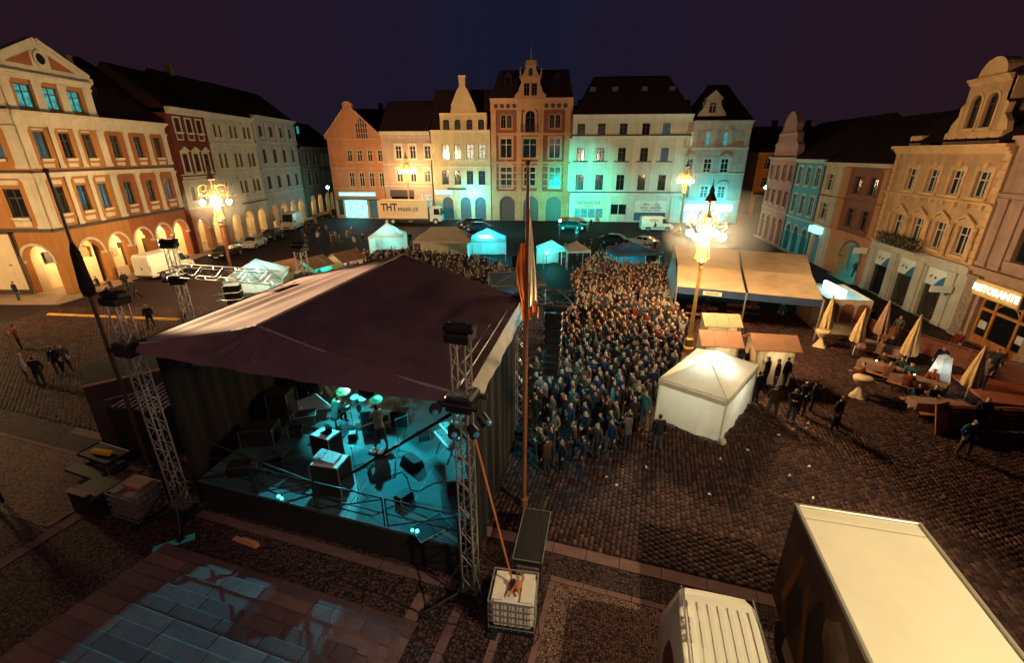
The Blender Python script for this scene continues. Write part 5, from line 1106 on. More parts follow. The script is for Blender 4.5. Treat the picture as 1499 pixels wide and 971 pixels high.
moving_head("moving head on the near eaves truss lighting the drummer from behind", SB(.13,.07,5.75), SB(.35,.60,1.9), 4000, 24, (.04,.80,.82), .5)
moving_head("moving head on the near eaves truss lighting guitarist and keyboards", SB(.72,.07,5.75), SB(.72,.54,2.0), 3200, 32, (.04,.78,.84), .6)
spot("front_truss_beam", SB(.9, 1.02, 5.6), (4, 21, 1.2), CYAN, 1300, 60, .8, .1)
spot("right_truss_beam", SB(1.02, .9, 5.4), (1.9, 15.5, 1.0), CYAN, 600, 70, .8, .1)
spot("right_wall_beam", (1.7, 17.6, 5.9), (.2, 14.6, 5.2), CYAN, 120, 60, .8, .1)
# outrigger trusses for the speakers
o1 = thing("speaker_truss", "short truss beam sticking out to the right of the flagpole", "truss", (0,0,0)); truss_parts(o1, (.55,16.9,6.45), (2.25,16.35,6.45), .5, .5, (0,0,1))
la = thing("line_array", "tall black column of speakers hanging beside the stage", "speaker array", (1.62,16.5,0))
for k in range(9): put("speaker_box", MB().bevbox(-.33,.33,-.24,.24,-.15,.14,.03).box(-.25,.25,.24,.26,-.1,.1).mesh("speaker_box", BLACKM) if k == 0 else bpy.data.meshes["speaker_box"], la, (0, .02*k*k*.5, 5.75-.335*k), -.25)
put("bumper", MB().box(-.4,.4,-.3,.3,5.98,6.1).tube((0,0,6.05),(0,0,6.4),.03).mesh("bumper", BLACKM), la)
for k in range(7): put("grip", MB().box(-.05,.05,-.31,-.285,-.025,.025).mesh("grip", M("pale_grip", (.5,.48,.46), .5)) if k == 0 else bpy.data.meshes["grip"], la, (.2, .02*k*k*.5+.05, 5.72-.335*k), -.25)
o2 = thing("speaker_truss", "long truss beam reaching left from the canopy's far corner", "truss", (0,0,0)); truss_parts(o2, (-15.15,20.2,6.6), (-10.0,18.9,6.6), .5, .55, (0,0,1))
tower("speaker_tower", "lattice tower at the free end of the left speaker beam", -15.2, 20.2, 7.7, .2, head=True)
o3 = thing("speaker_truss", "lower truss frame below the left speaker beam", "truss", (0,0,0)); truss_parts(o3, (-14.0,20.0,4.6), (-10.6,20.2,4.6), .3, .5, (0,0,1)); truss_parts(o3, (-14.2,21.0,5.1), (-10.8,21.0,5.1), .3, .5, (0,0,1))
la2 = thing("hanging_speaker", "dark speaker cluster hanging below the left speaker beam", "speaker array", (-12.6,19.8,0))
for k in range(4): put("speaker_box", bpy.data.meshes["speaker_box"], la2, (0, .03*k, 5.9-.335*k), .3)
# -------------------------------------------------------------- instruments
def at(s, t, z=0): p = SB(s, t, DZ+z); return p
CYM = M("brass_cymbal", (.55,.45,.22), .3, .8, .1); SHELL = M("drum_shell", (.12,.10,.10), .4); SKIN_D = M("drum_head", (.65,.66,.64), .5, 0, .1); CHROME = M("chrome", (.6,.6,.6), .2, 1, 0); CASE = M("black_flight_case", (.012,.012,.014), .5, 0, .2, 5); BRIGHT = M("pale_case_top", (.45,.5,.5), .5, 0, .2, 5)
ds, dt = .325, .60
dk = thing("drum_kit", "drum kit with pale heads and brass cymbals lit cyan", "drum kit", at(ds+.05, dt+.03), -.2)
def drum(name, x, y, z, r, hh, tilt=0):
    o = put(name, MB().lathe([(r*.98,0),(r,.02),(r,hh-.02),(r*1.03,hh-.02),(r*1.03,hh),(r*.96,hh+.001)], 18).mesh(name, SHELL), dk, (x,y,z)); put("drum_head", MB().lathe([(r*.97,hh+.002),(r*.97,hh+.012)], 18).mesh("drum_head", SKIN_D), o); o.rotation_euler = (tilt, 0, 0); return o
drum("snare_drum", -.35,-.1,.62,.19,.15); drum("tom_drum", -.1,.32,.78,.17,.22,.25); drum("tom_drum", .28,.30,.78,.19,.24,.25); drum("floor_tom", .62,-.1,.3,.24,.42)
bd = put("bass_drum", MB().lathe([(.29,0),(.30,.02),(.30,.42),(.29,.44)], 20).mesh("bass_drum", SHELL), dk, (.08,.45,.32)); bd.rotation_euler = (-math.pi/2, 0, 0)
for x, y, z, r, tl in ((-.62,.3,1.18,.27,.25),(.62,.42,1.2,.30,.3),(-.72,-.05,.95,.19,.05),(.98,.05,1.12,.26,.3),(0,.62,1.25,.16,.2)):
    o = put("cymbal", MB().lathe([(r,0),(r*.98,.008),(r*.3,.03),(.05,.05),(.01,.055)], 20).mesh("cymbal", CYM), dk, (x,y,z)); o.rotation_euler = (tl, .1, 0)
    put("cymbal_stand", MB().tube((x,y,.02),(x,y,z),.014,5).path([(x-.25,y,0),(x,y,.3),(x+.25,y,0)],.012,5).tube((x,y,.3),(x,y+.28,0),.012,5).mesh("cymbal_stand", CHROME), dk)
def case(label, p, sx, sy, sz, rz=0, top=CASE, extra=None, cat="flight case", group="flight cases on the deck"):
    e = thing("flight_case", label, cat, p, rz, group)
    put("case_body", MB().bevbox(-sx/2,sx/2,-sy/2,sy/2,0,sz,.02).mesh("case_body", CASE), e)
    put("case_top", MB().box(-sx/2+.03,sx/2-.03,-sy/2+.03,sy/2-.03,sz+.002,sz+.02).mesh("case_top", top), e)
    for x in (-sx/2, sx/2):
        for y in (-sy/2, sy/2): put("case_edging", MB().box(x-.012,x+.012,y-.012,y+.012,0,sz).mesh("case_edging", DEDGE), e)
    return e
c1_ = case("tall black case by the deck's middle with pale gear on its lid", at(.505,.17), 1.0,.75,1.15,-.2, BRIGHT)
tag(put("mixing_desk", MB().prism([(-.35,0),(.35,0),(.35,.08),(-.35,.2)],-.25,.25).box(-.3,-.1,-.2,.2,.16,.19).mesh("mixing_desk", M("grey_desk_face", (.30,.34,.35), .4, 0, .5, 14)), None, tuple(at(.50,.17,1.18)), -.2), "grey slanted mixing desk lying on the tall black case", "mixing desk")
c2_ = case("tall table case with a pale top behind the drummer", at(.395,.345), .85,.65,1.0,-.4, BRIGHT)
tag(MB().box(-.17,.17,-.12,.12,0,.025).prism([(-.17,.02),(.17,.02),(.17,.25),(-.17,.25)],.11,.13).build("laptop", CASE, None, tuple(at(.40,.345,1.03)), -.5), "open dark laptop on the pale topped case", "laptop")
case("wide low case beside the left curtain", at(.1,.35), 1.2,.8,.7,.1); case("stack of dark cases against the left curtain", at(.08,.55), .9,.8,1.3,-.1); case("low black case at the deck's right edge", at(.88,.34), .7,.9,.55,.2)
tag(MB().prism([(-.6,0),(.6,0),(.62,.1),(.15,.75),(-.6,.55)],-.04,.04).box(-.5,.5,-.03,.4,0,.1).build("drum_screen", M("clear_acrylic_panel", (.35,.5,.5), .2, 0, .1), None, tuple(at(.20,.60,.35)), .3), "tilted pale panel left of the drummer", "panel")
tb = thing("wire_stand", "small low stand with a pale rim beside the panel", "stand", at(.195,.53), .3)
put("tray", MB().box(-.4,.4,-.3,.3,.5,.52).mesh("tray", CASE), tb); put("rim", MB().path([(-.4,-.3,.53),(.4,-.3,.53),(.4,.3,.53),(-.4,.3,.53),(-.4,-.3,.53)],.02,5).mesh("rim", DEDGE), tb)
for x in (-.35,.35):
    for y in (-.25,.25): put("leg", MB().tube((x,y,0),(x,y,.5),.02,5).mesh("leg", CHROME), tb)
kb = thing("keyboard_rack", "two tier keyboard rack with white keys under the near right tower's canopy edge", "keyboard", at(.80,.50), -1.0)
for z, y in ((.75,0),(1.0,.22)):
    b = put("keyboard", MB().bevbox(-.65,.65,-.17,.17,0,.09,.015).mesh("keyboard", M("keyboard_shell", (.20,.22,.23), .4)), kb, (0,y,z)); k_ = MB(); bk = MB()
    for i in range(36): k_.box(-.6+i*.0333,-.6+i*.0333+.030,-.165,-.03,.09,.1)
    put("white_keys", k_.mesh("white_keys", M("white_keys", (.75,.76,.74), .4, 0, 0)), b)
    for i in range(36):
        if i % 7 not in (2, 6): bk.box(-.6+i*.0333+.022,-.6+i*.0333+.042,-.12,-.03,.1,.108)
    put("black_keys", bk.mesh("black_keys", CASE), b)
for x in (-.45,.45): put("stand_leg", MB().tube((x,-.2,0),(x,.25,1.0),.025,6).tube((x,.25,0),(x,-.1,.75),.02,6).mesh("stand_leg", BLACKM), kb)
mb = thing("stage_monitor", "wedge monitor speaker lying near the keyboards", "speaker", at(.70,.40), .8)
put("cabinet", MB().prism([(-.3,0),(.3,0),(.22,.32),(-.12,.36)],-.35,.35).mesh("cabinet", CASE), mb)
put("grille", MB().prism([(-.27,.03),(-.25,.03),(-.10,.34),(-.12,.34)],-.3,.3).mesh("grille", M("speaker_grille", (.10,.11,.11), .5, .4)), mb)
pb = thing("pedal_board", "guitar pedal board with small pale pedals at the guitarist's feet", "pedal board", at(.56,.44), -.3); put("board", MB().box(-.4,.4,-.2,.2,0,.05).mesh("board", CASE), pb)
for i in range(8): put("pedal", MB().prism([(-.04,.05),(.04,.05),(.04,.09),(-.04,.11)],-.06,.06).mesh("pedal", BRIGHT) if i == 0 else bpy.data.meshes["pedal"], pb, (-.33+(i % 5)*.16, -.08+.17*(i//5), 0))
mat_ = thing("marked_mat", "black mat outlined in pale tape by the right deck corner", "mat", at(.86,.10), .65); put("sheet", MB().box(-.5,.5,-.35,.35,.003,.012).mesh("sheet", CASE), mat_); put("tape_edge", MB().path([(-.5,-.35,.014),(.5,-.35,.014),(.5,.35,.014),(-.5,.35,.014),(-.5,-.35,.014)],.018,4).mesh("tape_edge", DEDGE), mat_)
def micstand(label, p, rz=0, h=1.5, boom=.6):
    e = thing("microphone_stand", label, "microphone stand", p, rz, "microphone stands on the deck")
    put("stem", MB().tube((0,0,.1),(0,0,h),.013,5).tube((-.05,0,h-.05),(boom,0,h+.15),.011,5).mesh("stem", BLACKM), e)
    for k in range(3): a = k*2.09; put("leg", MB().tube((0,0,.18),(.32*math.cos(a),.32*math.sin(a),0),.012,5).mesh("leg", BLACKM), e)
    put("microphone", MB().tube((boom,0,h+.15),(boom+.12,0,h+.12),.016,6).ball((boom+.14,0,h+.12),.03,8,5).mesh("microphone", CHROME), e)
micstand("microphone stand with a boom beside the snare drum", at(.40,.55), 2.6); micstand("microphone stand between the pedal board and keyboards", at(.63,.46), .3); micstand("microphone stand in the dark left of the pale topped case", at(.27,.30), 1.2); micstand("tall microphone stand by the tall black case", at(.60,.16), 2.0, 1.3)
for i, (s_, t_, sx, sy, sz, rz_, l) in enumerate([(.20,.44,.5,.4,.35,.3,"small black case near the wire stand"),(.30,.47,.45,.45,.5,-.5,"square black amplifier behind the drum stool"),(.46,.60,.7,.45,.9,.1,"black guitar amplifier right of the drum kit"),(.56,.68,.7,.45,.7,-.1,"black bass amplifier at the deck's front"),(.68,.60,.5,.4,.3,.4,"low wedge shaped box before the keyboards"),(.25,.20,.6,.4,.3,.7,"black case lying by the left back rail"),(.16,.14,.8,.5,.4,.2,"long black case at the left back rail"),(.91,.62,.6,.6,1.4,0,"tall rack case at the right curtain"),(.74,.20,.5,.35,.25,.9,"small case near the marked mat"),(.42,.50,.3,.3,.25,.2,"tiny case with pale lid at the drummer's side"),(.07,.75,1.0,.8,1.6,0,"tall stack of cases in the dark left corner")]):
    case(l, at(s_, t_), sx, sy, sz, rz_, BRIGHT if "pale" in l else CASE)
for l, s_, t_, r_ in (("microphone stand at the front left of the deck",.22,.86,1.0),("microphone stand at the front middle of the deck",.48,.88,1.5),("microphone stand at the front right of the deck",.72,.86,1.8),("low microphone stand beside the bass drum",.37,.70,.4)): micstand(l, at(s_, t_), r_)
tag(MB().path([tuple(at(.1+.08*i+.02*math.sin(i*3), .12+.05*math.sin(i*1.7), .015)) for i in range(11)],.012,5).build("stage_cable", BLACKM), "black cable snaking along the deck's back edge", "cable")
tag(MB().path([tuple(at(.5+.03*i, .3+.05*math.sin(i*1.3), .015)) for i in range(12)],.012,5).build("stage_cable", BLACKM), "black cable running from the deck's middle to the keyboards", "cable")
gc = [G(u, v, .02) for u, v in ((395,845),(430,843),(450,850),(455,862),(462,852),(490,845),(520,858),(560,872),(600,892),(640,912),(690,918),(730,916))]
tag(MB().path([(x, y, .02) for x, y in gc],.022,6).build("ground_cable", BLACKM), "thick black cable looping on the paving before the stage", "cable")
# -------------------------------------------------------------- things round the stage
def ibc(name, label, p, rz, dark=False):
    e = thing(name, label, "water tank", p, rz, "ballast water tanks")
    BOT = M("white_tank_plastic", (.66,.62,.50), .45, 0, .15, 3) if not dark else M("shaded_tank_plastic", (.13,.11,.10), .6, 0, .3, 3); CG = M("galvanised_tube", (.34,.33,.31), .45, .7, .1)  # the dark bottle has shade put into its plastic colour
    put("pallet", MB().box(-.6,.6,-.5,.5,.02,.14).mesh("pallet", BLACKM), e); put("bottle", MB().bevbox(-.55,.55,-.46,.46,.15,1.08,.10).mesh("bottle", BOT), e)
    for k in (-1, 1): put("top_rib", MB().bevbox(k*.36-.16,k*.36+.16,-.42,.42,1.09,1.13,.015).mesh("top_rib", BOT), e)
    cg = MB()
    for k in range(7):
        x = -.59+k*.1967
        for y in (-.5,.5): cg.tube((x,y,.12),(x,y,1.1),.012,5)
    for k in range(6):
        y = -.5+k*.2
        for x in (-.59,.59): cg.tube((x,y,.12),(x,y,1.1),.012,5)
    for z in (.2,.42,.64,.86,1.1): cg.path([(-.59,-.5,z),(.59,-.5,z),(.59,.5,z),(-.59,.5,z),(-.59,-.5,z)],.013 if z < 1 else .02,5)
    put("cage", cg.mesh("cage", CG), e); put("lid", MB().lathe([(.16,1.08),(.16,1.15),(.13,1.16)],14).mesh("lid", M("red_tank_lid", (.35,.07,.03), .5)), e)
    return e
ibc("water_tank", "white caged water tank strapped to the near right tower", (.05,8.55,0), -.15)
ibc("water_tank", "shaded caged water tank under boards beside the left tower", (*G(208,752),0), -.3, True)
sp = thing("ratchet_strap", "orange ratchet strap pulled from the near right tower to the white tank", "strap", (0,0,0)); STR = M("orange_strap", (.40,.14,.05), .7)
put("webbing", MB().tube((-.95,9.15,5.6),(.02,8.6,1.2),.028,4).mesh("webbing", STR), sp); put("bundle", MB().ball((.15,8.5,1.22),.12,8,5,sc=(1,1,.5)).path([(.1,8.4,1.2),(.3,8.7,1.21),(.25,8.85,1.2)],.035,4).path([(-.1,8.2,1.2),(.1,8.5,1.22),(.2,8.2,1.19)],.03,4).mesh("bundle", STR), sp); put("ratchet", MB().box(-.05,.09,8.5,8.62,1.18,1.3).mesh("ratchet", BLACKM), sp)
dl = thing("deck_trolley", "tall dark stage element propped behind the white tank", "trolley", (.62,10.5,0), -.2); put("panel", MB().box(-.42,.42,-1.0,1.0,.75,.9).mesh("panel", CASE), dl); put("frame_edge", MB().path([(-.42,-1.0,.91),(.42,-1.0,.91),(.42,1.0,.91),(-.42,1.0,.91),(-.42,-1,.91)],.015,5).mesh("frame_edge", DEDGE), dl)
for x in (-.36,.36):
    for y in (-.9,.9): put("leg", MB().tube((x,y,0),(x,y,.75),.03,6).mesh("leg", BLACKM), dl)
for z in (.3,.55): put("cross_bar", MB().tube((-.36,-.9,z),(.36,-.9,z),.02,5).mesh("cross_bar", DEDGE), dl)
tag(MB().path([(.75,8.9,1.25),(.82,9.6,2.0),(.8,11.2,2.5),(.78,12.6,2.7)],.014,5).path([(.75,8.9,1.25),(.65,8.5,.6),(.7,8.0,.01),(.2,7.4,.01)],.014,5).build("hanging_cable", BLACKM), "thin black cable hanging beside the white tank", "cable")
# flagpoles
FPM = M("orange_brown_flagpole", (.22,.085,.04), .5, 0, .2, 3)
fp = thing("flagpole", "orange brown flagpole with a furled white and orange flag by the stage's right side", "flagpole", (.42,12.7,0)); put("pole", MB().lathe([(.13,0),(.13,.3),(.075,.35),(.07,5.5),(.085,5.55),(.085,5.65),(.068,5.7),(.045,11.2)],10).mesh("pole", FPM), fp); put("finial", MB().ball((0,0,11.3),.08,8,6).mesh("finial", FPM), fp)
fl = MB(); vs = []
for j in range(15):
    for i in range(9):
        t = j/14; w_ = .02+.34*t**.8 if t < .9 else .33; x = .05 + i/8*w_*.8; vs.append((x, .10*math.sin(i*1.7+t*3)*(.3+t), 10.1-2.75*t))
fl.add(vs, [(j*9+i, (j+1)*9+i, (j+1)*9+i+1, j*9+i+1) for j in range(14) for i in range(8)])
def cloth_mat(name, col, tr=.55):
    m = M(name, col, .8, 0, .12, 4); t = m.node_tree; n = t.nodes; b = n.new("ShaderNodeBsdfTranslucent"); b.inputs[0].default_value = tuple(min(1, c*1.3) for c in col)+(1,); mx = n.new("ShaderNodeMixShader"); mx.inputs[0].default_value = tr
    t.links.new(n['Principled BSDF'].outputs[0], mx.inputs[1]); t.links.new(b.outputs[0], mx.inputs[2]); t.links.new(mx.outputs[0], n['Material Output'].inputs[0]); return m
put("flag_white", fl.mesh("flag_white", cloth_mat("cream_flag_cloth", (.74,.64,.48), .75), True), fp)
vs = []
for j in range(13):
    for i in range(7):
        t = j/12; vs.append((-.04-.26*(i/6)*(.35+.65*math.sin(math.pi*min(1, t*1.2+.1))), .08*math.sin(i*2+t*5), 9.2-2.3*t))
put("flag_orange", MB().add(vs, [(j*7+i, (j+1)*7+i, (j+1)*7+i+1, j*7+i+1) for j in range(12) for i in range(6)]).mesh("flag_orange", cloth_mat("orange_flag_cloth", (.42,.11,.03)), True), fp)
vs = [(.02+.34*(i/7), .1*math.sin(i*1.9), 7.4-.35*j/3-.15*math.sin(i)) for j in range(4) for i in range(8)]
put("flag_hem", MB().add(vs, [(j*8+i, (j+1)*8+i, (j+1)*8+i+1, j*8+i+1) for j in range(3) for i in range(7)]).mesh("flag_hem", bpy.data.materials["orange_flag_cloth"], True), fp)
fp = thing("flagpole", "dark flagpole with a tightly furled flag at the left of the stage", "flagpole", (-14.0,14.5,0)); DKP = M("dark_flagpole", (.05,.03,.03), .5); put("pole", MB().lathe([(.12,0),(.12,.3),(.075,.35),(.065,6),(.04,11.0)],10).mesh("pole", DKP), fp); put("furled_flag", MB().lathe([(.05,8.9),(.13,8.6),(.16,8.0),(.2,7.4),(.17,7.15),(.05,7.1)],9).mesh("furled_flag", CLOTH), fp); put("finial", MB().ball((0,0,11.05),.08,8,6).mesh("finial", DKP), fp)
# dark booth and ramp left of the stage
bo = thing("dark_booth", "tall dark cloth sided booth left of the stage with a pale roof lath", "booth", (0,0,0))
bx = [G(120,566,3.1), G(262,534,3.1)]; bd_ = Vector((bx[1][0]-bx[0][0], bx[1][1]-bx[0][1], 0)); bn = Vector((bd_.y, -bd_.x, 0)).normalized()
a, b = Vector((*bx[0], 0)), Vector((*bx[1], 0)); c, d = b - bn*2.4, a - bn*2.4
for p, q, nm in ((a, b, "front_cloth"), (b, c, "side_cloth"), (c, d, "back_cloth"), (d, a, "side_cloth")):
    L = (q-p).length; u_ = (q-p).normalized(); n_ = Vector((u_.y, -u_.x, 0)); vs = []
    for j in range(5):
        for i in range(31): t = i/30; vs.append(p + u_*(t*L) + n_*(.05*math.sin(t*L*6)+.02*math.sin(t*L*15))*(.3+.2*j) + Vector((0,0,3.05-3.0*j/4)))
    put(nm, MB().add(vs, [(j*31+i, (j+1)*31+i, (j+1)*31+i+1, j*31+i+1) for j in range(4) for i in range(30)]).mesh(nm, M("dark_booth_cloth", (.045,.032,.03), .95, 0, .3, 2, .4, 5), True), bo)
put("roof_cloth", MB().poly([tuple(x + Vector((0,0,3.07))) for x in (a, b, c, d)]).mesh("roof_cloth", CLOTH), bo)
put("roof_lath", MB().tube(tuple(a+bn*.04+Vector((0,0,3.1))), tuple(b+bn*.04+Vector((0,0,3.1))), .05, 6).mesh("roof_lath", M("pale_lath", (.48,.34,.2), .7)), bo)
put("notice", MB().box(-.12,.12,-.02,0,0,.32).mesh("notice", M("grey_paper", (.35,.33,.31), .8)), bo, tuple(a.lerp(b,.28)+bn*.12+Vector((0,0,1.55))), math.atan2(bd_.y, bd_.x))
put("arm_lamp", MB().tube((0,0,0),(1.35,0,-.05),.022,6).box(-.25,0,-.03,.03,-.03,.03).mesh("arm_lamp", ALU), bo, tuple(a.lerp(b,.24)+bn*.3+Vector((0,0,2.45))), math.atan2(bd_.y, bd_.x))
put("indicator_light", MB().ball((0,0,0),.045,8,5).mesh("indicator_light", bpy.data.materials["teal_led"]), bo, tuple(a.lerp(b,.75)+bn*.12+Vector((0,0,.95))))
rp = thing("trailer", "dark box trailer with a shiny perforated metal lid left of the booth", "trailer", (0,0,0))
p = [Vector((*G(u, v, z), z)) for u, v, z in ((84,558,2.3),(192,520,2.3),(150,478,2.6),(103,535,2.4))]
p = [Vector((-15.9,15.5,2.2)), Vector((-13.4,14.9,2.3)), Vector((-13.0,17.4,2.5)), Vector((-15.3,18.2,2.5))]
vs = [(q.x,q.y,.35) for q in p]+[tuple(q) for q in p]
put("body", MB().add(vs, [(3,2,1,0),(4,5,6,7),(0,1,5,4),(1,2,6,5),(2,3,7,6),(3,0,4,7)]).mesh("body", CASE), rp); lid = MB()
for k in range(9): u_ = (k+.5)/9; A, B = p[0].lerp(p[1],u_), p[3].lerp(p[2],u_); lid.tube(tuple(A.lerp(B,.05)+Vector((0,0,.03))), tuple(A.lerp(B,.97)+Vector((0,0,.03))), .03, 5)
for k in range(60): u_, v_ = random.random(), random.random(); q = p[0].lerp(p[1],u_).lerp(p[3].lerp(p[2],u_), v_); lid.ball(tuple(q+Vector((0,0,.03))), .035, 5, 3)
put("ribbed_lid", lid.mesh("ribbed_lid", M("shiny_tread_plate", (.50,.46,.42), .45, .2, .1)), rp)
for k in (0, 1): put("wheel", MB().tube((0,-.1,.32),(0,.1,.32),.32,16).mesh("wheel", BLACKM), rp, (-14.4, 15.05 if k == 0 else 17.9, 0), -.2)
mo = thing("motor_trolley", "low dark platform trolley with a yellow bag on it", "trolley", (*G(158,684),0), -.35)
put("platform", MB().box(-.9,.9,-.4,.4,.55,.68).mesh("platform", CASE), mo); put("edge", MB().path([(-.9,-.4,.69),(.9,-.4,.69),(.9,.4,.69),(-.9,.4,.69),(-.9,-.4,.69)],.016,5).mesh("edge", DEDGE), mo)
put("lower_platform", MB().box(-.9,.9,-.9,-.45,.2,.3).path([(-.9,-.9,.31),(.9,-.9,.31),(.9,-.45,.31)],.016,5).mesh("lower_platform", CASE), mo)
for x in (-.7,.7): put("wheel", MB().tube((x,-.3,.12),(x,.3,.12),.12,10).mesh("wheel", BLACKM), mo)
tag(MB().bevbox(-.5,.45,-.13,.15,0,.16,.06).build("yellow_bag", M("yellow_cloth", (.62,.34,.02), .7, 0, .2, 5), None, (*G(150,665,.7), .69), -.2), "yellow bag lying on the dark trolley", "bag")
tag(MB().bevbox(-.5,.4,-.25,.25,0,.1,.03).build("folded_sheet", M("brown_sheet", (.26,.16,.11), .8, 0, .2, 4), None, (G(208,752)[0]+.1, G(208,752)[1]+.12, 1.14), -.3), "folded brown sheet on the shaded water tank", "sheet")
bl = thing("left_ballast", "dark ballast block under boards near the left tower", "ballast", (*G(150,742),0), -.3); put("block", MB().bevbox(-.6,.6,-.5,.5,0,.85,.04).mesh("block", CASE), bl); put("board", MB().box(-.7,.3,-.5,-.3,.86,.9).mesh("board", M("rough_board", (.25,.15,.09), .8)), bl)
tag(MB().box(-.5,.5,-.08,.08,.004,.05).box(-.2,.45,-.04,.1,.05,.1).build("timber_offcut", M("rough_board_pale", (.40,.20,.10), .8), None, (*G(360,796),0), -.35), "pale timber offcut lying before the stage", "timber")
tag(MB().box(-.55,.55,-.12,.12,.003,.06).build("teal_lit_board", M("cyan_lit_plank", (.05,.45,.45), .7), None, (*G(255,797),0.0), .55), "teal lit plank end by the stairs", "plank")  # cyan light on the plank is put into its base colour
tag(MB().tube((0,0,.004),(0,0,.06),.3,14).build("manhole", M("dark_iron_disc", (.03,.02,.02), .6, .4), None, (*G(375,938),-.03)), "dark round iron cover at the foot of the stairs", "cover") if False else None
bar = thing("barrier_beam", "long yellow lit cable ramp lying across the cobbles at the left", "cable ramp", (0,0,0)); YB = M("yellow_ramp", (.60,.30,.05), .6, 0, .15, 3)
q0, q1 = Vector((*G(70,460),0)), Vector((*G(262,468),0))
for k in range(9):
    A, B = q0.lerp(q1, k/9+.004), q0.lerp(q1, (k+1)/9-.004); dd = (B-A).normalized(); nn = Vector((-dd.y, dd.x, 0))*.22; c = (A+B)/2
    put("ramp_segment", MB().add([tuple(x-c) for x in (A-nn, B-nn, B+nn, A+nn, A-nn*.4+Vector((0,0,.07)), B-nn*.4+Vector((0,0,.07)), B+nn*.4+Vector((0,0,.07)), A+nn*.4+Vector((0,0,.07)))], [(4,5,6,7),(0,1,5,4),(1,2,6,5),(2,3,7,6),(3,0,4,7)]).mesh("ramp_segment", YB), bar, c)
# ================================================================ tents and stalls
def canvas(name, col, trans=.35):
    m = M(name, col, .8, 0, .24, 1.1, .3, 5, detail=7); t = m.node_tree; n = t.nodes; p = n['Principled BSDF']; o = n['Material Output']
    tr = n.new("ShaderNodeBsdfTranslucent"); tr.inputs[0].default_value = tuple(col) + (1,); mx = n.new("ShaderNodeMixShader"); mx.inputs[0].default_value = trans
    t.links.new(p.outputs[0], mx.inputs[1]); t.links.new(tr.outputs[0], mx.inputs[2]); t.links.new(mx.outputs[0], o.inputs[0]); return m
TW_ = canvas("white_tent_canvas", (.68, .61, .48)); TG = canvas("greige_tent_canvas", (.52, .43, .30), .15); TC = canvas("cyan_lit_canvas", (.40, .62, .62), .5); TD = canvas("dark_tent_canvas", (.04, .05, .06), .1)  # the cyan canvas carries the show light in its own colour
POLE = M("white_tent_pole", (.6, .58, .54), .5)
